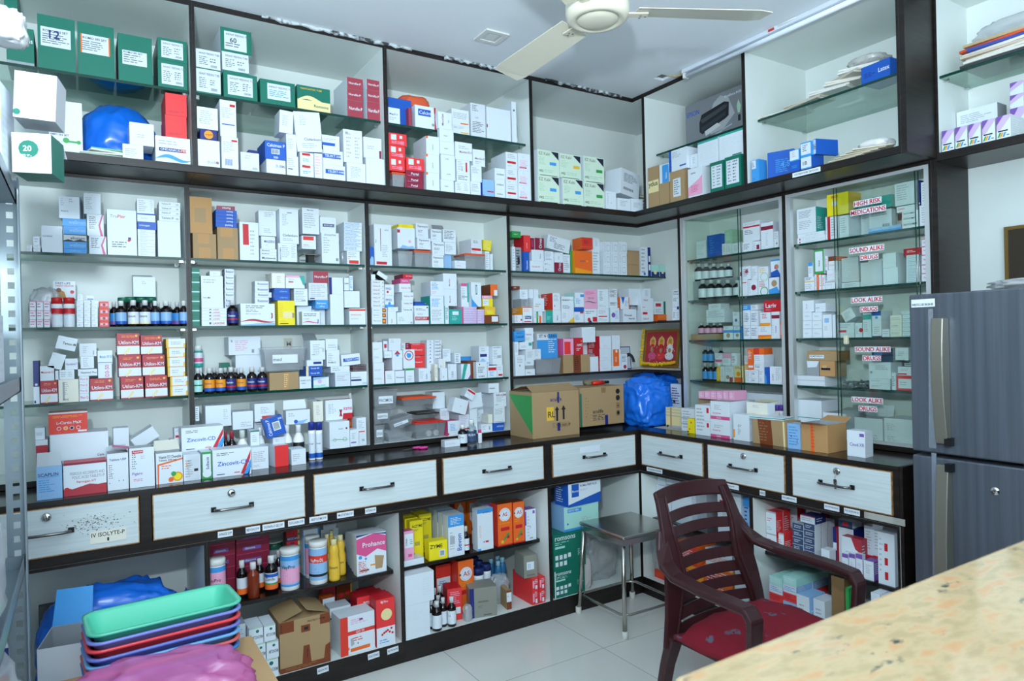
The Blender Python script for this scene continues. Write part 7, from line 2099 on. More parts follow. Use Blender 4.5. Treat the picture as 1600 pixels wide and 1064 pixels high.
# ================= ceiling things
def fan():
    hub = Vector((-.905, -.84, 2.255))
    e = empty('ceiling_fan', hub, label='cream ceiling fan with three blades hanging under the ceiling', cat='fan')
    cream = mat('cream_enamel', '#e6e0cc', .3)
    mb = MB(); mb.lathe([(.001, -.012), (.045, -.012), (.062, -.004), (.066, .0), (.070, -.006), (.086, -.006), (.096, .004), (.1, .018), (.1, .045), (.09, .058), (.04, .066), (.022, .075), (.02, .1)], cream, 40)
    mb.obj('motor_housing', e)
    mb = MB(); mb.tube([(0, 0, .1), (0, 0, .17)], .009, cream, 12); mb.obj('down_rod', e)
    mb = MB(); mb.lathe([(.02, .165), (.045, .18), (.05, .201)], cream, 24); mb.obj('ceiling_canopy', e)
    for i, a in enumerate((91, -29, 211)):
        mb = MB(); n = 10; V = []; L0, L1 = .12, .54
        for k in range(n + 1):
            t = k / n; x = L0 + (L1 - L0) * t; w_ = .058 + .010 * t - (.012 if k == n else 0)
            z = .022 - .012 * t
            V += [(x, -w_, z - .014), (x, w_ * .8, z + .010), (x, w_ * .8, z + .012), (x, -w_, z - .012)]
        Fs = []
        for k in range(n):
            for j in range(4):
                Fs.append((k * 4 + j, k * 4 + (j + 1) % 4, k * 4 + 4 + (j + 1) % 4, k * 4 + 4 + j))
        Fs += [(0, 3, 2, 1), (n * 4, n * 4 + 1, n * 4 + 2, n * 4 + 3)]
        mb.add(V, Fs, cream)
        b_ = mb.obj('fan_blade', e); b_.rotation_euler = (0, 0, R(a))
        mb = MB(); mb.box((.085, -.014, .012), (.16, .014, .0165), cream)
        for x, y in ((.135, .008), (.135, -.008), (.152, 0)):
            mb.lathe([(.004, .0085), (.003, .007)], steel, 8, (x, y))
        mb.obj('blade_bracket', b_)
fan()
mb = MB(); vp = mat('cream_light_panel', '#dfe0dc', .4)
for q in ((-.052, -.052, .052, -.034), (-.052, .034, .052, .052), (-.052, -.034, -.034, .034), (.034, -.034, .052, .034)): mb.box((q[0], q[1], -.006), (q[2], q[3], 0), vp)
mb.box((-.034, -.034, -.003), (.034, .034, 0), mat('frosted_panel', '#cfd2d2', .5)); mb.box((-.02, -.02, -.0035), (.02, .02, -.003), vp)
o = mb.obj('ceiling_light_panel'); o.location = (-.90, -.185, 2.4575); setp(o, 'small square recessed light panel in the ceiling, unlit', 'ceiling light')
e = empty('tube_light', (.04, -.75, 2.445), label='long white tube light batten along the ceiling edge', cat='light')
mb = MB(); mb.box((-.018, -.44, -.006), (.018, .44, .012), mat('white_batten', '#d4dbe6', .4)); bevel(mb.obj('batten', e), .002)
mb = MB(); mb.tube([(0, -.43, -.017), (0, .43, -.017)], .010, mat('tube_glass', '#e4ecf6', .25), 12); mb.obj('tube', e)
mb = MB()
for y in (-.438, .432): mb.box((-.012, y - .006, -.028), (.012, y + .006, -.006), whitepl)
o = mb.obj('end_caps', e)
mb = MB(); yw = mat('yellow_wire', '#c9a944', .4)
mb.tube([(.02, -.20, 2.52), (.030, -.218, 2.462), (.045, -.25, 2.450), (.045, -.31, 2.447)], .0022, yw, 6); mb.tube([(.03, -.19, 2.52), (.04, -.215, 2.462), (.058, -.26, 2.452), (.05, -.31, 2.450)], .0022, whitepl, 6)
setp(mb.obj('loose_wires'), 'loose yellow and white wires coming out of the ceiling hole', 'wire')
mb = MB(); mb.tube([(.03, -.80, 2.452), (.015, -.84, 2.449), (.02, -.90, 2.452)], .0022, whitepl, 6)
mb.box((.018, -.80, 2.444), (.028, -.775, 2.452), mat('red_tape', '#c2332c', .4))
setp(mb.obj('taped_wire'), 'short white wire with red tape beside the tube light', 'wire')
# peeling sealant along the ceiling edge of the cupboards
sealm = noise_mat('cracked_white_sealant', '#c9d0d4', '#3a3c40', (1, 1, 1), 38, 5, .6, .42, .58)
rs = random.Random(4)
for (a, b_, lab) in ((( -1.72, .0735), (-1.13, .0735), 'cracked white sealant along ceiling edge, left part'), ((-.98, .0735), (-.56, .0735), 'cracked white sealant along ceiling edge, middle part'), ((-.46, .0735), (.0, .0735), 'cracked white sealant along ceiling edge near corner')):
    mb = MB(); n = 26; V = []; Fs = []
    for i in range(n + 1):
        x = a[0] + (b_[0] - a[0]) * i / n; y = a[1]; h = rs.uniform(.006, .016); dd = rs.uniform(.003, .008)
        V += [(x, y, 2.4575 - h), (x, y - dd, 2.4575 - h * .8), (x, y - dd, 2.4575), (x, y, 2.4575)]
    for i in range(n):
        for j in range(4): Fs.append((i * 4 + j, i * 4 + (j + 1) % 4, i * 4 + 4 + (j + 1) % 4, i * 4 + 4 + j))
    mb.add(V, Fs, sealm); setp(mb.obj('sealant_strip'), lab, 'sealant', 'sealant along the ceiling')
# ================= stool
def stool():
    e = empty('steel_stool', (-.25, -.178, 0), label='square stainless steel stool on thin legs in the corner', cat='stool')
    mb = MB(); mb.box((-.155, -.16, .404), (.155, .15, .42), steel); bevel(mb.obj('seat', e), .006, 3)
    mb = MB(); mb.box((-.150, -.155, .38), (.150, -.150, .404), steel); mb.box((-.150, .14, .38), (.150, .145, .404), steel); mb.box((-.15, -.15, .38), (-.145, .14, .404), steel); mb.box((.145, -.15, .38), (.15, .14, .404), steel)
    mb.obj('seat_rim', e)
    for sx, sy in ((-1, -1), (1, -1), (1, 1), (-1, 1)):
        mb = MB(); mb.tube([(sx * .136, sy * .134, .404), (sx * .160, sy * .160, .012)], .0095, steel, 14)
        l = mb.obj('leg', e)
        mb = MB(); mb.lathe([(.012, 0), (.0135, .004), (.0135, .028), (.011, .03)], mat('white_rubber', '#d3d3cc', .6), 14, (sx * .1605, sy * .1605)); mb.obj('rubber_foot', l)
    k = .156; z = .088; c_ = .03
    P = [(-k + c_, -k, z), (k - c_, -k, z), (k, -k + c_, z), (k, k - c_, z), (k - c_, k, z), (-k + c_, k, z), (-k, k - c_, z), (-k, -k + c_, z)]
    mb = MB(); mb.tube(P, .006, steel, 10, closed=True); mb.obj('foot_ring', e)
    e.rotation_euler = (0, 0, R(-1))
stool()
# ================= granite counter
gr = mat('beige_granite', '#dcc3a0', .12, coat=.3)
nt, N, Lk, b_ = nodes(gr)
tc = N.new('ShaderNodeTexCoord'); mp = N.new('ShaderNodeMapping'); mp.inputs['Rotation'].default_value = (0, 0, .5); mp.inputs['Scale'].default_value = (1, 2.2, 1)
n1 = N.new('ShaderNodeTexNoise'); n1.inputs['Scale'].default_value = 30; n1.inputs['Detail'].default_value = 6
r1 = N.new('ShaderNodeValToRGB'); r1.color_ramp.elements[0].position = .38; r1.color_ramp.elements[1].position = .66
r1.color_ramp.elements[0].color = lin('#a08c6a'); r1.color_ramp.elements[1].color = lin('#b28a64'); x_ = r1.color_ramp.elements.new(.52); x_.color = lin('#ad9876')
n2 = N.new('ShaderNodeTexNoise'); n2.inputs['Scale'].default_value = 38; n2.inputs['Detail'].default_value = 5
r2 = N.new('ShaderNodeValToRGB'); r2.color_ramp.elements[0].position = .60; r2.color_ramp.elements[1].position = .68
n3 = N.new('ShaderNodeTexNoise'); n3.inputs['Scale'].default_value = 9; r3 = N.new('ShaderNodeValToRGB'); r3.color_ramp.elements[0].position = .44; r3.color_ramp.elements[1].position = .6
mu = N.new('ShaderNodeMath'); mu.operation = 'MULTIPLY'; mx = N.new('ShaderNodeMix'); mx.data_type = 'RGBA'
mx.inputs[7].default_value = lin('#454b47')
Lk.new(tc.outputs['Object'], mp.inputs[0])
for n_ in (n1, n2, n3): Lk.new(mp.outputs[0], n_.inputs[0])
Lk.new(n1.outputs['Fac'], r1.inputs[0]); Lk.new(n2.outputs['Fac'], r2.inputs[0]); Lk.new(n3.outputs['Fac'], r3.inputs[0]); Lk.new(r2.outputs[0], mu.inputs[0]); Lk.new(r3.outputs[0], mu.inputs[1]); Lk.new(mu.outputs[0], mx.inputs[0]); Lk.new(r1.outputs[0], mx.inputs[6]); Lk.new(mx.outputs[2], b_.inputs['Base Color'])
e = empty('service_counter', (-.75, -2.35, 0), label='beige speckled granite service counter in the right foreground', cat='counter')
mb = MB(); mb.box((-1.18, -.26, .972), (1.24, .22, 1.0), gr); bevel(mb.obj('granite_top', e), .006, 3)
mb = MB(); mb.box((-1.13, -.20, 0), (1.24, .16, .9715), wood); mb.obj('counter_base', e)
# ================= fridge
def fridge():
    e = empty('refrigerator', (.19, -1.66, 0), label='grey steel two-door refrigerator beside the glass cabinet', cat='refrigerator')
    st = noise_mat('brushed_grey_steel', '#6d7480', '#5f6670', (1, 1, .02), 60, 3, .33, metal=.55)
    side = mat('fridge_side', '#4c5058', .4, .2)
    body = MB(); body.box((-.16, -.32, .02), (.28, .345, 1.365), side); bevel(body.obj('body', e), .006)
    for nm, z0, z1 in (('freezer_door', .865, 1.368), ('lower_door', .05, .852)):
        mb = MB(); n = 12; V = []; Fs = []
        for i in range(n + 1):
            y = .345 - .665 * i / n; x = -.215 - .012 * math.sin(math.pi * i / n)
            V += [(x, y, z0), (x, y, z1), (-.162, y, z1), (-.162, y, z0)]
        for i in range(n):
            for j in range(4): Fs.append((i * 4 + j, i * 4 + 4 + j, i * 4 + 4 + (j + 1) % 4, i * 4 + (j + 1) % 4))
        Fs += [(0, 1, 2, 3), (n * 4 + 3, n * 4 + 2, n * 4 + 1, n * 4)]
        mb.add(V, Fs, st)
        d = bevel(mb.obj(nm, e), .005, 2)
        hm = mat('champagne_handle', '#8a877c', .35, .6); hm2 = mat('handle_bright_edge', '#b4bdc8', .25, .7)
        up = nm == 'freezer_door'
        za, zb = (.90, 1.29) if up else (.33, .835)
        mb = MB(); n = 10; V = []; Fs = []
        for i in range(n + 1):
            t = i / n; z = za + (zb - za) * t; bow = .022 * math.sin(math.pi * (t * .8 + (.2 if not up else 0)))
            y0, y1 = .262, .222
            V += [(-.222, y0, z), (-.245 - bow, y0 - .004, z), (-.245 - bow, y1, z), (-.222, y1, z)]
        for i in range(n):
            for j in range(4): Fs.append((i * 4 + j, i * 4 + (j + 1) % 4, i * 4 + 4 + (j + 1) % 4, i * 4 + 4 + j))
        Fs += [(0, 3, 2, 1), (n * 4, n * 4 + 1, n * 4 + 2, n * 4 + 3)]
        mb.add(V, Fs, hm)
        h = bevel(mb.obj('door_handle', d), .003)
        mb = MB(); mb.quad([(-.2205, .29, za - .02), (-.2205, .268, za - .02), (-.2215, .268, zb + .03), (-.2205, .283, zb + .03)], hm2); mb.obj('handle_edge_strip', d)
        mb = MB(); mb.box((-.2475, .214, (za - .005) if up else (zb - .02)), (-.219, .232, (za + .02) if up else (zb + .005)), black); mb.obj('handle_mount', d)
        if up:
            mb = MB(); mb.box((-.2195, .335, 1.327), (-.2185, .262, 1.352), ink('W'))
            letter(mb, 'WHIRLPOOL CARE 1800-208-1800', lambda x, y: (-.2200, .333 - x, 1.331 + y), 0, 0, .008, ink('k'), .065)
            mb.obj('service_sticker', d)
        else:
            mb = MB(); pts = []
            V = []; Fs = []
            for i in range(16):
                t = i * math.pi / 8
                V += [(-.229, .105 + .0015 * math.cos(t), .775 + .0015 * math.sin(t)), (-.2295, .105 + .010 * math.cos(t), .775 + .010 * math.sin(t)), (-.225, .105 + .013 * math.cos(t), .775 + .013 * math.sin(t))]
            for i in range(16):
                j = (i + 1) % 16; Fs += [(i * 3, i * 3 + 1, j * 3 + 1, j * 3), (i * 3 + 1, i * 3 + 2, j * 3 + 2, j * 3 + 1)]
            mb.add(V, Fs, chrome, True); mb.obj('door_lock', d)
    mb = MB()
    for x in (-.13, .24):
        for y in (-.28, .3): mb.lathe([(.02, 0), (.02, .02)], black, 12, (x, y))
    mb.obj('feet', e)
fridge()
blob('polythene_cover', (.17, -1.72, 1.372), (.34, .5, .035), film('milky_polythene', a=.45), 5, .2, 4, 'crumpled clear polythene sheet on top of the refrigerator', 'sheet', fq=3)
# picture frame on the right wall
e = empty('framed_picture', (.495, -1.60, 1.50), label='dark framed picture on the right wall above the refrigerator', cat='picture')
gd = mat('gilt_frame', '#7d6233', .35, .4)
mb = MB()
for q in ((-.14, -.215, 1, 0), ):
    pass
for y0, y1, z0, z1 in ((-.2, .215, .1, .112), (-.2, .215, -.112, -.1), (.203, .215, -.1, .1), (-.2, -.188, -.1, .1)): mb.box((-.014, y0, z0), (0, y1, z1), gd)
mb.obj('frame', e)
mb = MB(); mb.box((-.010, -.188, -.1), (-.001, .203, .1), mat('dark_print', '#1e2d30', .3)); mb.box((-.0104, .15, -.1), (-.0102, .203, .1), mat('print_mount', '#32291d', .4)); mb.obj('picture_sheet', e)

# ================= plastic chair
def chair():
    e = empty('plastic_armchair', (-.515, -1.04, 0), R(0), label='dark maroon slatted plastic armchair with a red cushion', cat='chair')
    pm = mat('maroon_plastic', '#3a1d20', .28, spec=.5)
    def ribbon(pts, wid, th, m, mb):
        """sweep a flat band: pts list of (pos, side dir), wid list"""
        n = len(pts); V = []; Fs = []
        for i, (p, sd) in enumerate(pts):
            p = Vector(p); sd = Vector(sd).normalized()
            d = Vector(pts[min(i + 1, n - 1)][0]) - Vector(pts[max(i - 1, 0)][0]); d.normalize()
            nn = d.cross(sd).normalized(); w_ = wid[i] if isinstance(wid, list) else wid
            V += [p - sd * w_ / 2 - nn * th / 2, p + sd * w_ / 2 - nn * th / 2, p + sd * w_ / 2 + nn * th / 2, p - sd * w_ / 2 + nn * th / 2]
        for i in range(n - 1):
            for j in range(4): Fs.append((i * 4 + j, i * 4 + (j + 1) % 4, i * 4 + 4 + (j + 1) % 4, i * 4 + 4 + j))
        Fs += [(3, 2, 1, 0), ((n - 1) * 4, (n - 1) * 4 + 1, (n - 1) * 4 + 2, (n - 1) * 4 + 3)]
        mb.add(V, Fs, m, False)
    # backrest surface: x across, leaning to +y with height
    def bk(u, z):      # u in -1..1
        t = (z - .34) / .38
        return Vector((u * (.235 - .062 * t), .12 + .03 * t + .07 * t * t + .028 * (1 - u * u), z))
    zs = [.265, .36, .42, .48, .54, .60, .66, .715]
    for sx in (-1, 1):
        mb = MB(); wd = [.055, .066, .080, .090, .076, .056, .046, .042]
        ribbon([(bk(sx, z) - Vector((sx * q / 2, 0, 0)), (1, 0, 0)) for z, q in zip(zs, wd)], wd, .016, pm, mb)
        ribbon([(bk(sx, z) + Vector((-sx * q * .8, -.010, 0)), (1, 0, 0)) for z, q in zip(zs, wd)], .008, .008, pm, mb)
        bevel(mb.obj('back_upright', e), .005, 2)
    mb = MB()
    ribbon([(bk(u / 8, .705 + .010 * (1 - (u / 8) ** 2)), (0, .35, 1)) for u in range(-8, 9)], .055, .016, pm, mb)
    bevel(mb.obj('top_rail', e), .006, 2)
    for k in range(8):
        z = .297 + .049 * k
        mb = MB(); ribbon([(bk(u / 8 * .78, z + .008 * (1 - (u / 8) ** 2)), (0, .35, 1)) for u in range(-8, 9)], .036, .009, pm, mb)
        bevel(mb.obj('back_slat', e), .002, 1)
    # seat shell
    mb = MB(); n = 8; V = []; Fs = []
    for t in (0, 1):
        for i in range(n + 1):
            for j in range(n + 1):
                x = (i / n - .5) * .43; y = -.225 + j / n * .345
                V.append((x, y, .29 - .012 * math.cos(x * 7) + .01 * (y < -.2) - t * .014 + .012))
    for i in range(n):
        for j in range(n):
            a = i * (n + 1) + j; q = (n + 1) ** 2
            Fs.append((a, a + n + 1, a + n + 2, a + 1)); Fs.append((q + a, q + a + 1, q + a + n + 2, q + a + n + 1))
    for i in range(n):
        q = (n + 1) ** 2; a = i * (n + 1); Fs.append((a, q + a, q + a + n + 1, a + n + 1)); a += n; Fs.append((a, a + n + 1, q + a + n + 1, q + a))
        a = i; Fs.append((a, a + 1, q + a + 1, q + a)); a = n * (n + 1) + i; Fs.append((a, q + a, q + a + 1, a + 1))
    mb.add(V, Fs, pm, True); mb.obj('seat', e)
    mb = MB(); ribbon([((-.215, -.22, .27), (0, 0, 1)), ((.215, -.22, .27), (0, 0, 1))], .05, .014, pm, mb)
    mb.obj('front_apron', e)
    for sx in (-1, 1):
        mb = MB()
        P = [((sx * .178, .19, .62), (1, 0, -.3 * sx)), ((sx * .198, .165, .565), (1, 0, -.3 * sx)), ((sx * .222, .125, .525), (1, 0, 0)), ((sx * .245, .06, .507), (1, 0, 0)), ((sx * .256, -.06, .502), (1, 0, 0)), ((sx * .256, -.15, .500), (1, 0, 0)), ((sx * .25, -.215, .495), (1, 0, 0)), ((sx * .248, -.232, .47), (1, 0, 0)), ((sx * .246, -.228, .42), (1, 0, 0)), ((sx * .24, -.215, .26), (1, 0, 0))]
        ribbon(P, [.04, .055, .06, .056, .054, .056, .056, .056, .052, .046], .022, pm, mb)
        bevel(mb.obj('armrest', e), .007, 2)
        mb = MB(); ribbon([((sx * .232, -.21, .265), (1, 0, 0)), ((sx * .238, -.222, .16), (1, 0, 0)), ((sx * .245, -.235, .0), (1, 0, 0))], [.05, .042, .034], .03, pm, mb); bevel(mb.obj('leg', e), .006)
        mb = MB(); ribbon([((sx * .205, .11, .30), (1, 0, 0)), ((sx * .212, .14, .2), (1, 0, 0)), ((sx * .222, .18, .0), (1, 0, 0))], [.06, .045, .034], .03, pm, mb); bevel(mb.obj('leg', e), .006)
    return e
ch = chair()
# cushion lies on the seat
cm = mat('red_flowered_cloth', '#7c0c22', .85)
nt, N, Lk, b_ = nodes(cm)
tc = N.new('ShaderNodeTexCoord'); vo = N.new('ShaderNodeTexVoronoi'); vo.inputs['Scale'].default_value = 11; n1 = N.new('ShaderNodeTexNoise'); n1.inputs['Scale'].default_value = 45
r1 = N.new('ShaderNodeValToRGB'); r1.color_ramp.elements[0].position = .26; r1.color_ramp.elements[1].position = .3; r1.color_ramp.elements[0].color = (1, 1, 1, 1); r1.color_ramp.elements[1].color = (0, 0, 0, 1)
r2 = N.new('ShaderNodeValToRGB'); r2.color_ramp.elements[0].position = .48; r2.color_ramp.elements[1].position = .53
mu = N.new('ShaderNodeMath'); mu.operation = 'MULTIPLY'; mx = N.new('ShaderNodeMix'); mx.data_type = 'RGBA'; mx.inputs[6].default_value = lin('#7c0c22'); mx.inputs[7].default_value = lin('#5c5566')
Lk.new(tc.outputs['Object'], vo.inputs[0]); Lk.new(tc.outputs['Object'], n1.inputs[0]); Lk.new(vo.outputs['Distance'], r1.inputs[0]); Lk.new(n1.outputs['Fac'], r2.inputs[0]); Lk.new(r1.outputs[0], mu.inputs[0]); Lk.new(r2.outputs[0], mu.inputs[1]); Lk.new(mu.outputs[0], mx.inputs[0]); Lk.new(mx.outputs[2], b_.inputs['Base Color'])
bm = bmesh.new(); bmesh.ops.create_cube(bm, size=1); bmesh.ops.subdivide_edges(bm, edges=bm.edges[:], cuts=8, use_grid_fill=True)
for v in bm.verts:
    x, y, z = v.co; ex = 1 - (abs(x) * 2) ** 4; ey = 1 - (abs(y) * 2) ** 4; v.co = Vector((x * .45, y * .32, (z + .5) * .062 * (.25 + .75 * (max(0, ex) * max(0, ey)) ** .35) + .004 * math.sin(x * 20 + y * 13)))
me = bpy.data.meshes.new('seat_cushion'); bm.to_mesh(me); bm.free(); me.materials.append(cm)
for p in me.polygons: p.use_smooth = True
o = bpy.data.objects.new('seat_cushion', me); COL.objects.link(o)
o.rotation_euler = (0, 0, R(2)); o.location = (-.52, -1.105, .3025)
setp(o, 'red flowered cloth cushion lying on the plastic armchair', 'cushion')
# ================= steel rack at the far left, near the camera
def rack():
    e = empty('slotted_steel_rack', (-2.59, -1.15, 0), label='grey slotted-angle steel rack at the left edge, close to the camera', cat='rack')
    gs = mat('galvanised_grey', '#8d9ba3', .4, .6); hole = mat('slot_shadow_board', '#15181a', .8)
    for sx in (-1, 1):
        for sy in (-1, 1):
            mb = MB(); x = sx * .185; y = sy * .445; t = .0022; w_ = .036
            mb.box((x, y - (w_ if sy > 0 else 0), 0), (x - sx * t, y + (0 if sy > 0 else w_), 1.62), gs)
            # slotted face towards the camera: strips round a row of slots
            xa, xb = (x - w_, x) if sx > 0 else (x, x + w_)
            yy = y - (t if sy > 0 else 0)
            n = 54
            mb.box((xa, yy, 0), (xa + .012, yy + t, 1.62), gs); mb.box((xb - .012, yy, 0), (xb, yy + t, 1.62), gs)
            for i in range(n + 1):
                z = i * 1.62 / n; mb.box((xa + .012, yy, max(0, z - .008)), (xb - .012, yy + t, min(1.62, z + .008)), gs)
            mb.obj('post', e)
    for z in (.40, .82, 1.20, 1.60):
        mb = MB(); mb.box((-.18, -.44, z - .03), (.18, .44, z - .028), gs); mb.box((-.18, -.44, z - .03), (-.178, .44, z), gs); mb.box((.178, -.44, z - .03), (.18, .44, z), gs); mb.box((-.18, -.44, z - .03), (.18, -.438, z), gs); mb.box((-.18, .438, z - .03), (.18, .44, z), gs)
        mb.obj('rack_shelf', e)
    for z in (1.585, 1.17):
        for sy in (1,):
            mb = MB(); mb.lathe([(.006, 0), (.006, .004), (.003, .006)], chrome, 8); b_ = mb.obj('bolt', e); b_.location = (.17, sy * .443, z); b_.rotation_euler = (R(90), 0, 0)
rack()
RX = lambda px, py, dist: CP + dist * (FW + RT * ((px - 800) / F) - UP * ((py - 532) / F))
def rackbox(x0, x1, y0, y1, dist, dep, spec, label, rz=0, opened=None, roll=0, group=None, cat='box', zb=None, name='medicine_carton', lift=None):
    a = RX(x0, (y0 + y1) / 2, dist); b_ = RX(x1, (y0 + y1) / 2, dist); c_ = RX((x0 + x1) / 2, y0, dist); d_ = RX((x0 + x1) / 2, y1, dist)
    W_ = (b_ - a).length; z0 = d_.z if zb is None else zb; H_ = c_.z - z0
    mb = carton_mesh(W_, dep, H_, spec, bool(opened), random.Random(3))
    o = mb.obj(name); q = (a + b_) / 2
    o.location = (q.x + .25 * dep, q.y + dep / 2, z0 + .0006); o.rotation_euler = (0, R(roll), R(rz))
    if opened: flap(o, W_, dep, H_, ink('W'), opened[0], float(opened[1:]), dep * .5)
    setp(o, label, cat, group)
    return o
# cartons stacked on the rack top
rackbox(13, 66, 207, 284, 1.32, .08, 's/e;d .42 .6 .26 e;t .28 .54 .14 W 20;P .25 .40 .6 .46 W', 'open white and green carton with 20 in a green drop on the rack', -14, 'b-30', zb=1.6005)
rackbox(12, 68, 112, 206, 1.32, .08, 's/s;d .08 .12 .09 e', 'blank white carton tilted on the rack top', -10, roll=3, zb=1.705)
rackbox(-62, -22, 120, 290, 1.25, .10, 'W/W;b .6 .55 1 .9 Y', 'tall white carton with yellow patch at the left edge', -8, zb=1.6005)
blob('white_polythene_bag', (-2.42, -.80, 1.877), (.09, .09, .07), whitebag, 11, .2, 4, 'crumpled white plastic bag on the topmost rack carton', 'bag')
blob('blue_polythene_bag', (-2.62, -.90, 1.6005), (.12, .2, .55), mat('pale_blue_polythene', '#4f8fdc', .3), 12, .12, 4, 'pale blue plastic bag at the top left edge', 'bag')
# stock on the lower rack shelves
def onrack(x, y, z, w_, d_, h_, spec, label, rz=0, name='medicine_carton'):
    mb = carton_mesh(w_, d_, h_, spec, False, random.Random(5)); o = mb.obj(name); o.location = (x, y, z + .0006); o.rotation_euler = (0, 0, R(rz)); setp(o, label, 'box', 'cartons on the steel rack'); return o
onrack(-2.46, -1.25, 1.2, .07, .10, .20, 'a/a;b 0 .4 1 .6 B;P .2 .7 .8 .9 k', 'yellow and blue carton on upper rack shelf at the left edge')
onrack(-2.47, -1.0, 1.2, .10, .12, .12, 'W/W;P .1 .2 .9 .8', 'white carton behind the post on the upper rack shelf')
onrack(-2.52, -.80, .8205, .11, .09, .05, 'u/u;P .1 .2 .9 .8 S', 'dark grey carton low on the middle rack shelf')
onrack(-2.50, -.95, .8205, .13, .10, .10, 'v/v;x 0 0 1 0 0 1 o;P .3 .5 .9 .8 W', 'violet and orange carton on the middle rack shelf')
onrack(-2.50, -.80, .8715, .10, .08, .03, 'c/c;P .1 .2 .9 .8 k', 'cream carton lying on the dark grey one on the rack')
for i, (x, y, z, s, sd, lb) in enumerate(((-2.49, -1.17, .8205, (.17, .22, .20), 21, 'clear plastic bag of white packs on the middle rack shelf'), (-2.47, -1.0, .4205, (.16, .24, .3), 22, 'large clear plastic bag on the lower rack shelf'), (-2.50, -1.27, .4205, (.2, .24, .34), 23, 'clear plastic bag bulging at the lower left edge'))):
    blob('clear_polythene_bag', (x, y, z), s, clearbag, sd, .18, 4, lb, 'bag', 'clear bags on the rack')
onrack(-2.47, -.83, .4205, .07, .06, .26, 'W/W;b 0 .8 1 1 n;b 0 .7 1 .8 r;P .2 .2 .8 .6 n', 'white packet with navy and red top on the lower rack shelf', 8, 'tall_carton')
onrack(-2.47, -1.03, .0, .09, .09, .2, 'W/W;P .2 .2 .8 .8', 'white carton on the floor under the rack', 0)
# ================= bottom left: trays, pink bag, cartons
traycol = (('#5accaa', 'turquoise green'), ('#828edb', 'violet blue'), ('#ea4a52', 'red'), ('#727fd2', 'darker blue'), ('#74b4e6', 'sky blue'), ('#e56a6a', 'coral red'), ('#3f7fd0', 'mid blue'))
def tray(w_, d_, h_, m):
    mb = MB()
    def ringp(k, z, r):
        a, b_ = w_ / 2 + k, d_ / 2 + k; P = []
        for cx_, cy_, t0 in ((a - r, b_ - r, 0), (-a + r, b_ - r, 90), (-a + r, -b_ + r, 180), (a - r, -b_ + r, 270)):
            for i in range(7):
                t = R(t0 + 15 * i); P.append((cx_ + r * math.cos(t), cy_ + r * math.sin(t), z))
        return P
    rings = [ringp(-.022, 0, .02), ringp(-.003, h_ * .85, .03), ringp(.008, h_ * .9, .035), ringp(.009, h_, .035), ringp(0, h_, .03), ringp(-.004, h_ * .9, .03), ringp(-.024, .003, .02)]
    V = sum(rings, []); n = 28; Fs = []
    for k in range(len(rings) - 1):
        for i in range(n): Fs.append((k * n + i, k * n + (i + 1) % n, (k + 1) * n + (i + 1) % n, (k + 1) * n + i))
    Fs.append(tuple(range(n))[::-1]); Fs.append(tuple(6 * n + i for i in range(n)))
    mb.add(V, Fs, m, True)
    return mb
zz = .44
pc = RX(252, 985, 1.80)
for i, (c_, nm) in enumerate(traycol[::-1]):
    mb = tray(.34, .17, .062, mat('tray_' + nm.replace(' ', '_'), c_, .3))
    o = mb.obj('plastic_tray'); o.location = (-2.137 + .001 * i, -.49, .3948 + i * .0195); o.rotation_euler = (0, 0, R(4 + (i % 2)))
    setp(o, '%s plastic tray, %s of the nested stack at bottom left' % (nm, ('lowest', 'second from bottom', 'third from bottom', 'middle', 'third from top', 'second from top', 'top')[i]), 'tray', 'nested plastic trays')
# low table the trays and the pink bag stand on
e = empty('low_table', (-2.14, -.78, 0), label='low tan board table under the trays and pink bag', cat='table')
bt = mat('tan_board', '#c9a273', .6)
mb = MB(); mb.box((-.26, -.42, .375), (.25, .42, .394), bt); bevel(mb.obj('table_top', e), .002)
for sx in (-.24, .23):
    for sy in (-.40, .40):
        mb = MB(); mb.box((sx - .015, sy - .015, 0), (sx + .015, sy + .015, .3748), bt); mb.obj('leg', e)
blob('pink_polythene_bag', (-2.17, -.79, .3946), (.43, .28, .165), pinkbag, 31, .11, 5, 'crumpled translucent pink plastic bag at the bottom left', 'bag', fq=2.4, rot=-8)
# blue and white carton with raised lid
mb = carton_mesh(.10, .16, .20, 'A/W;P .1 .5 .5 .8 A', True, random.Random(2)); o = mb.obj('medicine_carton'); o.location = (-2.352, -.245, .0006 + .27); o.rotation_euler = (0, 0, R(-10))
flap(o, .10, .16, .20, ink('B'), 'b', 62, .10); setp(o, 'white carton with blue lid raised, beside the trays', 'box')
slabm = MB(); slabm.box((-2.42, -.34, 0), (-2.285, -.15, .27), ink('A')); setp(slabm.obj('carton'), 'plain pale carton under the blue-lidded one beside the trays', 'box')
blob('blue_polythene_bag', (-2.23, .16, .0825), (.44, .24, .40), bluebag, 41, .08, 5, 'blue plastic bag bulging in the far left base cabinet', 'bag')
blob('blue_polythene_bag', (-1.992, .24, .0825), (.045, .10, .30), bluebag, 42, .14, 4, 'small tip of blue plastic bag right of the large one', 'bag')
slab('grey_board', (-2.44, .28, .0826), (-2.25, .30, .40), mat('grey_board', '#5b6061', .6), label='dull grey board leaning behind the blue bag in the base cabinet', category='board')
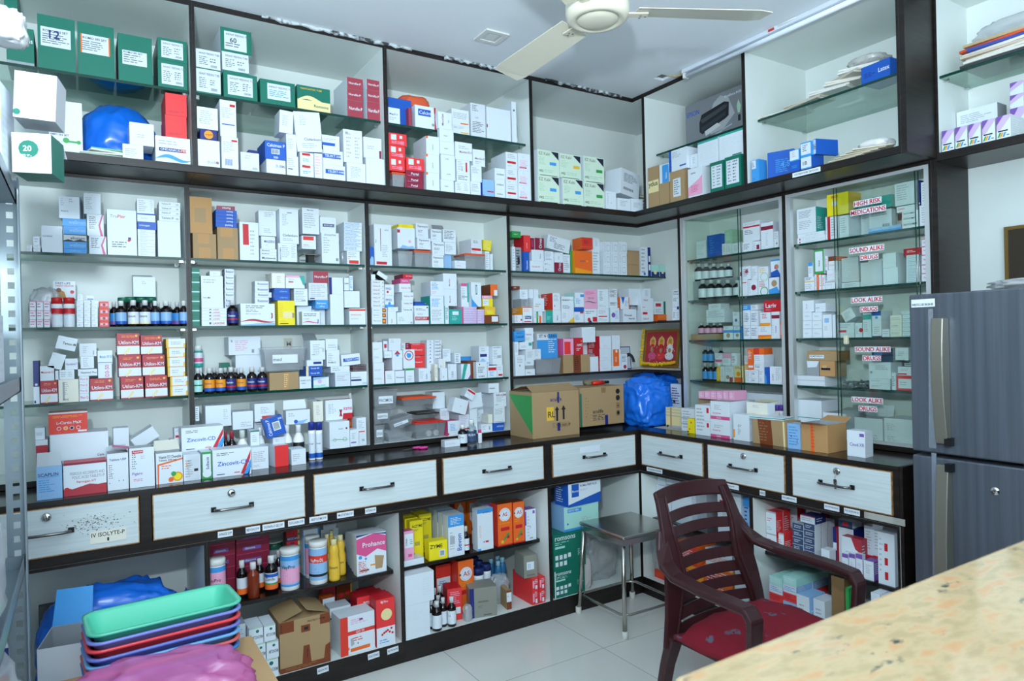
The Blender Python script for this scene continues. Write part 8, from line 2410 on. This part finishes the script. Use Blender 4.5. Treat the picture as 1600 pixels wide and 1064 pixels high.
# ================= overhead cupboards: bags and papers
blob('blue_polythene_bag', tuple(AX(185, 230, .29))[:2] + (1.8853,), (.26, .18, .235), bluebag, 43, .06, 5, 'rounded bright blue bag in first overhead cupboard', 'bag', fq=1.3, sq=1)
pm_ = mat('folded_paper', '#cfcfc4', .7)
for i, (c_, a, dz, lb) in enumerate((('#9fb6a8', 8, 0, 'grey green'), ('#d6d6ca', -6, 0, 'cream'), ('#e2e4e0', 14, 0, 'white'), ('#6fb98f', 3, 0, 'pale green'))):
    mb = MB(); mb.box((-.075, -.05, 0), (.075, .05, .005), mat('paper_%d' % i, c_, .7)); o = mb.obj('folded_papers'); o.location = (AX(162, 235, .13).x + .012 * i, .135, 1.8862 + .0065 * i); o.rotation_euler = (0, 0, R(a)); setp(o, lb + ' folded papers lying before the blue bag, overhead', 'papers', 'papers before the blue bag')
p0 = AX(638, 150, .3); blob('orange_plastic_pack', (p0.x - .01, .27, GLS + .095), (.15, .2, .075), mat('orange_polythene', '#e2603a', .35), 51, .1, 4, 'orange and grey plastic pack on the wide blue carton', 'pack', fq=1.5)
p0 = AX(815, 200, .17); blob('clear_polythene_bag', (p0.x - .036, .20, GLS + .0008), (.024, .09, .13), clearbag, 52, .12, 4, 'clear bag of pale masks at right end of overhead glass shelf', 'bag')
p0 = AX(619, 280, .11); tub('plastic_tub', (p0.x + .003, .135, 1.8853), (.055, .09, .053), orangelid, 'orange-lidded clear tub of syringes under the red cartons', body=tubm)
# paper bundles on the printer-side glass shelf
GB = GLS + .0100
for i, (px, py, l, a, z_, w_) in enumerate(((1225, 160, .20, 4, 0, .06), (1262, 140, .17, -8, .009, .06), (1300, 125, .15, 6, .018, .05), (1318, 118, .13, 20, .030, .05), (1330, 135, .16, -24, 0, .05), (1345, 120, .14, 10, .028, .04))):
    p0 = BX(px, py, .22)
    for k in range(2):
        mb = MB(); mb.box((-.05, -l / 2, 0), (.05, l / 2, .0068), mat('bundle_paper_%d' % (i % 3), ('#d5d1c6', '#c4beb0', '#dadad4')[i % 3], .6)); o = mb.obj('paper_bundle'); o.location = (.225 + .003 * k, p0.y, GB + .0006 + z_ * 0 + .0072 * (2 * i + k)); o.rotation_euler = (0, 0, R(a + 7 * k))
        setp(o, 'cream folded paper sheaf lying in the bundle on the paper cupboard glass shelf', 'papers', 'paper sheaves on the glass shelf')
p0 = BX(1280, 150, .2); 
blob('clear_polythene_bag', (.24, BX(1360, 100, .24).y, GB + .09), (.14, .15, .035), film('cloudy_polythene', a=.6, col='#d8d6d0'), 55, .12, 4, 'cloudy plastic wrapped bundle on top of the papers near the column', 'bag')
for i in range(7):
    a = BX(1330 + 4 * i, 225, .16); mb = MB(); l = .13; mb.box((-.05, -l / 2, 0), (.05, l / 2, .0035), mat('envelope_%d' % (i % 2), ('#cfc6b2', '#bdb29c')[i % 2], .7)); o = mb.obj('envelope'); o.location = (.15, a.y - .01 * i + .03, 1.8858 + .0042 * i); o.rotation_euler = (0, 0, R(-14 + 7 * i)); setp(o, 'beige envelope fanned out on the floor of the paper bundle cupboard', 'envelope', 'fanned beige envelopes')
blob('white_polythene_bag', (.17, BX(1378, 215, .17).y + .02, 1.8858 + .031), (.10, .12, .035), whitebag, 57, .12, 4, 'white plastic packet lying on the beige envelopes', 'bag')
# magazines and clear bag on the right-hand shelf
for i, (c_, nm) in enumerate((('#3b3f45', 'dark grey'), ('#d9d6cc', 'cream'), ('#ded9d0', 'off-white'), ('#c8b7a2', 'tan'), ('#e3e3e0', 'white'), ('#3a4aa0', 'blue'), ('#d8552f', 'orange red'), ('#bda27c', 'light brown'))):
    mb = MB(); mb.box((-.09, -.16, 0), (.09, .16, .0085), mat('magazine_' + nm.replace(' ', '_'), c_, .5)); mb.box((-.087, -.157, .0012), (.0905, .1605, .0072), ink('c')); o = mb.obj('magazine'); o.location = (.38, -1.50 - .01 * (i % 3), GLS - .0002 + .0095 * i); o.rotation_euler = (0, 0, R((0, 3, -3, 4, -2, 5, -4, 2)[i])); setp(o, nm + ' magazine in the pile on the glass shelf at right edge', 'magazine', 'magazines on the right-edge shelf')
blob('clear_polythene_bag', (.39, -1.50, GLS + .078), (.16, .3, .07), clearbag, 58, .12, 4, 'clear plastic bag of papers on top of the magazine pile', 'bag')
# ================= corner worktop: large cartons, bag, small things
shelf('A', .10, .8002, 'corner worktop', .3, 'things on the corner worktop')
BIGL = 'd/d;t .38 .78 .09 n aculife;b .30 .36 .45 .66 Y;t .33 .43 .13 k RL;x .5 .34 .54 .34 .54 .58 .57 .58 .52 .66 .47 .58 .5 .58 k;x .64 .36 .68 .36 .68 .58 .71 .58 .66 .68 .61 .58 .64 .58 k;b .42 .2 .78 .21 q;b .42 .29 .78 .30 q;b .42 .2 .43 .3 q;b .77 .2 .78 .3 q;t .45 .22 .05 k I  THIS SIDE UP;b .52 .12 .58 .3 n;b .53 .74 .57 .98 n'
BIGR = 'd/d;b 0 0 .04 .86 e;t .28 .32 .1 k aculife;P .28 .12 .62 .28 k;b .82 .6 .9 .75 q;d .86 .68 .07 k;d .86 .85 .07 k;b .82 .4 .9 .55 q;b .84 .46 .88 .48 k;b .82 .2 .9 .35 q;d .86 .28 .05 k;P .12 .2 .2 .75 q;b .92 .2 .925 .9 q;b .55 0 .62 .25 n;b .48 .84 .58 .98 q'
view(0, 0, 1)
o, t1 = carton(831, 905, 611, 675, BIGL, 'large brown carton with green side and yellow note', ins=-.03, dep=.19, name='cardboard_box')
W_ = o.dimensions.x if o.dimensions.x else .2
xs = [v.co.x for v in o.data.vertices]; ys_ = [v.co.y for v in o.data.vertices]; H_ = max(v.co.z for v in o.data.vertices); w2 = -min(xs); d2 = -min(ys_)
mb = MB(); mb.quad([(-w2 - .0004, d2, H_ * .93), (-w2 - .0004, -d2, H_ * .93), (-w2 - .0004, -d2, H_ * .08), (-w2 - .0004, d2 * .8, H_ * .8)], ink('E')); mb.obj('green_side_print', o)
flap(o, w2 * 2, d2 * 2, H_, ink('d'), 'f', 155, .07); flap(o, w2 * 2, d2 * 2, H_, ink('d'), 'b', 165, .09)
o2, t2 = carton(906, 975, 604, 664, BIGR, 'large brown carton with green edge and handling symbols', ins=.0, dep=.165, name='cardboard_box')
mb = MB(); mb.tube([(-.05, 0, .01), (-.02, 0, .012), (.02, .0, .012)], [.009, .011, .010], mat('red_plastic', '#e02a1c', .3), 10); mb.tube([(.02, 0, .012), (.055, .003, .011)], .008, black, 10)
o = mb.obj('torch'); p0 = AX(938, 600, .2); o.location = (p0.x, .20, t2 + .001); setp(o, 'red and black torch lying on the green-edged brown carton', 'torch')
blob('khaki_cloth', (p0.x - .03, .235, t2 + .0006), (.10, .05, .03), mat('khaki_cloth', '#7c7560', .9), 61, .1, 4, 'khaki cloth lump behind the torch on the brown carton', 'cloth')
p0 = AX(1008, 660, .30); blob('blue_polythene_bag', (.165, .125, .8003), (.25, .24, .25), bluebag, 62, .13, 5, 'large crumpled blue bag in the corner beside the brown carton', 'bag')
blob('blue_polythene_bag', (.375, .29, .8225), (.2, .34, .235), bluebag, 63, .13, 5, 'second crumpled blue bag against the right-hand back panel', 'bag')
shelf('B', .30, ZB_, 'corner unit bottom board', .09, 'things on the corner worktop')
carton(1048, 1066, 600, 640, 'W;P .1 .4 .9 .9 n;d .3 .5 .1 k;b .3 0 .9 .2 B', 'white printed carton right of the blue bag', dep=.08, zb=ZB_ + .0003)
shelf('B', .16, .8002, 'corner worktop', .05, 'things on the corner worktop')
for y0, y1 in ((0, 650), (650, 645), (645, 640.5), (640.5, 637)):
    carton(1040, 1064, y1, y0 or None, 'a/c;b 0 0 1 .2 S;b .3 0 .4 1 D', 'small cream carton in banded stack', dep=.04, name='flat_carton')
slab('newspaper_sheet', (.10, -.20, .8003), (.262, .0, .8012), mat('newsprint', '#b3b1aa', .8), label='grey paper sheet lying in the worktop corner', category='paper')
mb = MB(); mb.tube([(.16, -.03, .807), (.20, -.11, .807)], .005, black, 8); mb.box((.19, -.13, .8015), (.215, -.10, .812), black); setp(mb.obj('stapler'), 'black stapler lying on the grey paper sheet', 'stapler')
# scissors
e = empty('scissors', tuple(AX(650, 700, .16))[:2] + (.8015,), R(8), label='pink-handled scissors lying on the worktop', cat='scissors')
pk = mat('pink_plastic', '#ea3fa0', .3)
mb = MB(); mb.tube([(.012 + .018 * math.cos(t * .52), .012 + .010 * math.sin(t * .52), .004) for t in range(12)], .0032, pk, 8, closed=True); mb.tube([(.030 + .020 * math.cos(t * .52), -.010 + .011 * math.sin(t * .52), .004) for t in range(12)], .0032, pk, 8, closed=True); mb.obj('handles', e)
for s_ in (-1, 1):
    mb = MB(); mb.add([(0, .003 * s_, .003), (-.07, -.001 * s_, .003), (-.02, -.004 * s_, .003), (0, .003 * s_, .0045), (-.07, -.001 * s_, .004), (-.02, -.004 * s_, .0045)], [(0, 1, 2), (5, 4, 3), (0, 3, 4, 1), (1, 4, 5, 2), (2, 5, 3, 0)], steel); mb.obj('blade', e)
# clear tubs at the bottom of the third unit and elsewhere
def tub_at(x0, x1, y0, y1, d, dep, lid, label, zb, rz=0, tilt=0, tag=None):
    a = AX(x0, (y0 + y1) / 2, d); b_ = AX(x1, (y0 + y1) / 2, d); t = AX((x0 + x1) / 2, y0, d).z
    return tub('plastic_tub', ((a.x + b_.x) / 2, d + dep / 2, zb + .0005), (b_.x - a.x - .006, dep, t - zb - .010), lid, label, R(rz), None, tilt, 'tub', 'clear plastic tubs', .88, tag)
tub_at(584, 602, 661, 690, .285, .09, None, 'narrow clear tub of blister strips at the divider', ZB_, tag='CITOGIN')
tub_at(583, 612, 637, 657, .285, .10, tubm, 'clear tub with printed sticker, second up at divider', ZB_ + .083, tag='NEBRITOL')
tub_at(583, 622, 608, 635, .285, .12, tubm, 'large clear tub with two green stickers at divider', ZB_ + .140, tag='PACIMOL')
tub_at(605, 646, 672, 690, .285, .12, None, 'clear tray of ampoules standing at the bottom', ZB_)
tub_at(608, 648, 652, 670, .300, .10, tubm, 'clear tub tilted on the ampoule tray, red sticker', ZB_ + .058, tilt=-14, tag='CARNISURE')
tub_at(648, 698, 658, 686, .285, .13, mat('red_lid', '#d8332a', .35), 'red-lidded clear tub holding small white jars', ZB_, tilt=0)
tub_at(650, 686, 644, 652, .30, .10, mat('black_lid', '#26211f', .4), 'low dark tray with a printed strip between lidded tubs', ZB_ + .112, tag='ONCOMUGAM')
tub_at(628, 682, 620, 643, .295, .14, orangelid, 'orange-lidded clear tub on the dark tray', ZB_ + .148)
view(0, 0, 1); shelf('A', .30, ZB_ + .003, 'red-lidded tub', .05, 'white jars in the red-lidded tub')
for x in (669, 680):
    a = AX(x, 680, .32); mb = MB(); mb.lathe([(.014, 0), (.014, .03), (.012, .033)], whitepl, 16); o = mb.obj('white_jar'); o.location = (a.x, .34, ZB_ + .018); o.rotation_euler = (R(90), 0, 0); reg(o, 'small white jar lying on its side', a.x, .83, 'jar')
shelf('A', DM, Z1, "third unit's top shelf", .1)
tub_at(647, 674, 391, 413, .285, .09, orangelid, 'orange-lidded tub of pink cartons on the top shelf', Z1)
tub_at(725, 758, 396, 418, .285, .10, orangelid, 'orange-lidded tub under a white carton, third unit', Z1)
tub_at(621, 646, 389, 413, .285, .08, None, 'lidless clear tub on the third unit top shelf', Z1)
tub_at(411, 479, 542, 579, .285, .12, tubm, 'clear tub with medicine packs on the brown box', Z3 + .076, tag='med')
tub_at(836, 878, 557, 583, .285, .10, None, 'clear tub of papers, left on corner third shelf', 1.0767)
# dark book behind, deity picture with garland
mb = MB(); mb.box((-.03, -.006, 0), (.03, .006, .125), ink('n')); mb.box((-.026, -.0066, .005), (.026, -.006, .12), ink('S')); 
for i in range(10):
    t0 = i * .31; 
    mb.quad([(.02 - .034 * math.cos(t0) - .0, -.0068, .035 + .06 * math.sin(t0) * .9), (.02 - .034 * math.cos(t0 + .31), -.0068, .035 + .06 * math.sin(t0 + .31) * .9), (.02 - .018 * math.cos(t0 + .31), -.0068, .035 + .035 * math.sin(t0 + .31)), (.02 - .018 * math.cos(t0), -.0068, .035 + .035 * math.sin(t0))], ink('k'))
o = mb.obj('picture_card'); p0 = AX(978, 570, .33); o.location = (p0.x, .33, 1.0772); o.rotation_euler = (R(-8), 0, R(-20)); setp(o, 'navy-edged card printed with a black tyre-like ring, corner third shelf', 'card')
a = BX(1003, 575, .45); b_ = BX(1062, 575, .45)
e = empty('framed_deity_picture', (.44, (.425 + .165) / 2 , 1.0775), label='gold-framed red devotional picture on the corner shelf', cat='picture')
PW, PH = .27, .215
gold = mat('gold_frame', '#a8813a', .3, .6)
def P3(u, v, o_=0): return (-.004 - o_, PW / 2 - u * PW, v * PH)
mb = MB()
for q in ((0, 0, 1, .07), (0, .93, 1, 1), (0, .07, .055, .93), (.945, .07, 1, .93)):
    mb.box(P3(q[0], q[1], .006), P3(q[2], q[3], -.008), gold)
bevel(mb.obj('frame', e), .002)
mb = MB(); mb.box(P3(.055, .07, 0), P3(.945, .93, -.006), ink('z')); 
rp = random.Random(8)
def el(u, v, ru, rv, c_, o_): mb.quad([P3(u + ru * math.cos(-t * .5236), v + rv * math.sin(-t * .5236), o_) for t in range(12)][::-1], ink(c_))
for u in (.25, .5, .75):
    el(u, .66, .09, .15, 'a', .0006); el(u, .66, .07, .12, 'O', .0008); el(u, .70, .035, .06, 'd', .001); el(u, .78, .03, .05, 'Y', .0012); el(u, .48, .09, .14, 'r' if u != .75 else 'W', .001); el(u, .30, .12, .10, ('p', 'R', 'W')[int(u * 4) - 1], .0012); el(u, .45, .04, .06, 'd', .0014)
for k in range(60):
    el(rp.uniform(.1, .9), rp.uniform(.1, .55), .012, .012, rp.choice('YOrWEbpa'), .0016)
mb.obj('devotional_print', e)
e.rotation_euler = (0, R(8), 0)
mb = MB(); ym = mat('marigold_yellow', '#e8c21a', .7)
rg = random.Random(3)
pts = [(PW / 2 + .004, PH * (1 - t / 14)) for t in range(14)] + [(PW / 2 * (1 - t / 10.0), .012 + .012 * abs(t - 8) / 8) for t in range(20)]
for y, z in pts:
    for k in range(2):
        c_ = Vector((-.018 + rg.uniform(-.004, .004), y + rg.uniform(-.004, .004), z + rg.uniform(-.004, .004))); r = rg.uniform(.007, .010)
        V = [c_ + Vector((r * .8 * math.cos(a_) * math.cos(b2), r * math.sin(a_) * math.cos(b2), r * math.sin(b2))) * (1 if (i + j) % 2 else .75) for j, b2 in enumerate((-1.2, -.5, .2, .9)) for i, a_ in enumerate([q * .785 for q in range(8)])]
        mb.add(V, [(j * 8 + i, j * 8 + (i + 1) % 8, j * 8 + 8 + (i + 1) % 8, j * 8 + 8 + i) for j in range(3) for i in range(8)] + [tuple(range(7, -1, -1)), tuple(range(24, 32))], ym)
o = mb.obj('flower_garland'); o.location = e.location + Vector((-.001, 0, .001)); o.rotation_euler = (0, R(8), 0); o['kind'] = 'stuff'
setp(o, 'yellow marigold garland draped round the framed devotional picture', 'garland')
# scale stand on second unit top shelf, ampoules, purple packs
e = empty('display_stand', (AX(485, 405, .33).x, .335, Z1 + .0003), label='small silver tray on a black foot carrying a red-labelled carton', cat='stand')
mb = MB(); mb.box((-.036, -.04, .033), (.036, .04, .038), steel); bevel(mb.obj('tray', e), .002); mb = MB(); mb.box((-.013, -.02, .003), (.013, .02, .0328), black); mb.box((-.022, -.03, 0), (.022, .03, .003), black); mb.obj('foot', e)
ra = random.Random(9); am = film('ampoule_glass', '#dfe6ea', .3, .05, '#9fb0bc')
for i in range(46):
    mb = None
    if i == 0:
        m0 = MB(); m0.lathe([(.0045, 0), (.005, .002), (.005, .02), (.0022, .024), (.003, .03), (.0008, .036)], am, 8); am0 = m0.obj('ampoule'); o = am0
    else:
        o = am0.copy(); COL.objects.link(o)
    c_ = BX(1318 + (i % 23) * 2.6, 590, .33); ly = i // 23
    o.location = (.335 + ra.uniform(-.02, .07), c_.y, SH_B[3] + .006 + ly * .012 + ra.uniform(0, .003)); o.rotation_euler = (R(90 + ra.uniform(-14, 14)), 0, R(ra.uniform(60, 130)))
    setp(o, 'small clear glass ampoule in the heap on the right cabinet lowest shelf', 'ampoule', 'glass ampoules in the heap')
view(1060, 580, 4.21); shelf('B', .05, .8002, 'the pink-banded cartons', .08, 'pink packs in clear wrap')
zt_ = max([0.955])
for i in range(6):
    a = sz(150 + i * 40, 150, .17); o, t_ = carton(132 + i * 40, 170 + i * 40, 130, 170, 'P/P/P;P .1 .2 .9 .8 W', 'small pink pack', ins=.10, dep=.08, zb=.957, name='small_pack')
o, t_ = carton(130, 375, 172, 260, 'd/d', 'long brown carton carrying the pink packs', ins=.15, dep=.04, zb=.8005, name='cardboard_box')
# bags in the corner and base cabinets
blob('clear_polythene_bag', (-.19, .15, .0825), (.26, .20, .25), clearbag, 71, .16, 5, 'large clear bag of packs on the corner cabinet floor', 'bag')
blob('clear_polythene_bag', (-.17, .37, .0825), (.28, .2, .42), film('grey_polythene', a=.42, col='#8f9a98'), 72, .16, 5, 'grey clear bag heaped at the back of the corner cabinet', 'bag') 
blob('clear_polythene_bag', (-.325, .05, .0825), (.06, .09, .16), film('white_red_bag', a=.8, col='#d9d4d4'), 73, .16, 4, 'narrow white and red printed bag beside green cartons', 'bag')
blob('clear_polythene_bag', (.09, -.065, .1225), (.13, .10, .21), clearbag, 74, .14, 5, 'clear bag standing left behind the chair in base cabinet', 'bag')
blob('clear_polythene_bag', (.05, -.965, .0825), (.06, .03, .10), clearbag, 75, .18, 4, 'clear wrapping around packs on fridge-side cabinet floor', 'bag')
blob('clear_polythene_bag', (.045, -1.05, .0825), (.06, .10, .12), clearbag, 76, .18, 4, 'clear bag on the cabinet floor beside the end panel', 'bag')
blob('clear_polythene_bag', (-.955, .03, .0825), (.04, .04, .07), clearbag, 77, .2, 4, 'crumpled clear bag between bottles and grey-green carton', 'bag')
blob('clear_polythene_bag', (-.745, .125, .0825), (.11, .05, .13), clearbag, 78, .2, 5, 'clear bag of bottle caps behind the grey-green carton', 'bag')
blob('clear_polythene_bag', (-2.40, .33, Z2 + .0003), (.10, .07, .14), clearbag, 79, .16, 4, 'clear bag standing over the pink-printed cartons', 'bag')
blob('clear_polythene_bag', (-1.33, .37, Z1 + .0003), (.08, .08, .15), clearbag, 80, .14, 4, 'clear wrap behind the foil strip packs', 'bag')
# wall notes and dirt smudges on the back panels
for (x, z, t, s_, lb) in ((-2.08, 1.46, 'S', .02, 'taped paper letter S on back panel, leftmost unit second row'), (-2.06, 1.75, 'P', .018, 'taped paper letter P on back panel, leftmost unit top row'), (-1.55, 1.26, 'M', .018, 'taped faded note on back panel, second unit third row')):
    mb = MB(); mb.box((x - s_, .4885, z - s_ * 1.3), (x + s_, .4893, z + s_ * 1.3), mat('old_tape_paper', '#cfccbd', .6)); letter(mb, t, lambda a_, c_: (x - s_ * .4 + a_, .4879, z - s_ * .6 + c_), 0, 0, s_ * 1.2, ink('g')); setp(mb.obj('wall_note'), lb, 'note')
dm = mat('grime', '#6e6a5c', .9); rd = random.Random(12); mb = MB()
for i in range(170):
    x = -2.275 + rd.gauss(0, .038); z = .712 + rd.gauss(0, .014); r = rd.uniform(.0004, .0017)
    if .637 < z < .773 and x < -2.165: mb.quad([(x + r * math.cos(k) * 1.5, -.0044, z + r * math.sin(k)) for k in (0, .9, 1.8, 2.7, 3.6, 4.5, 5.4)], dm)
o = mb.obj('grime_spots'); o['kind'] = 'stuff'; setp(o, 'brown grime specks on the leftmost drawer beside its handle', 'grime')
finish_labels()
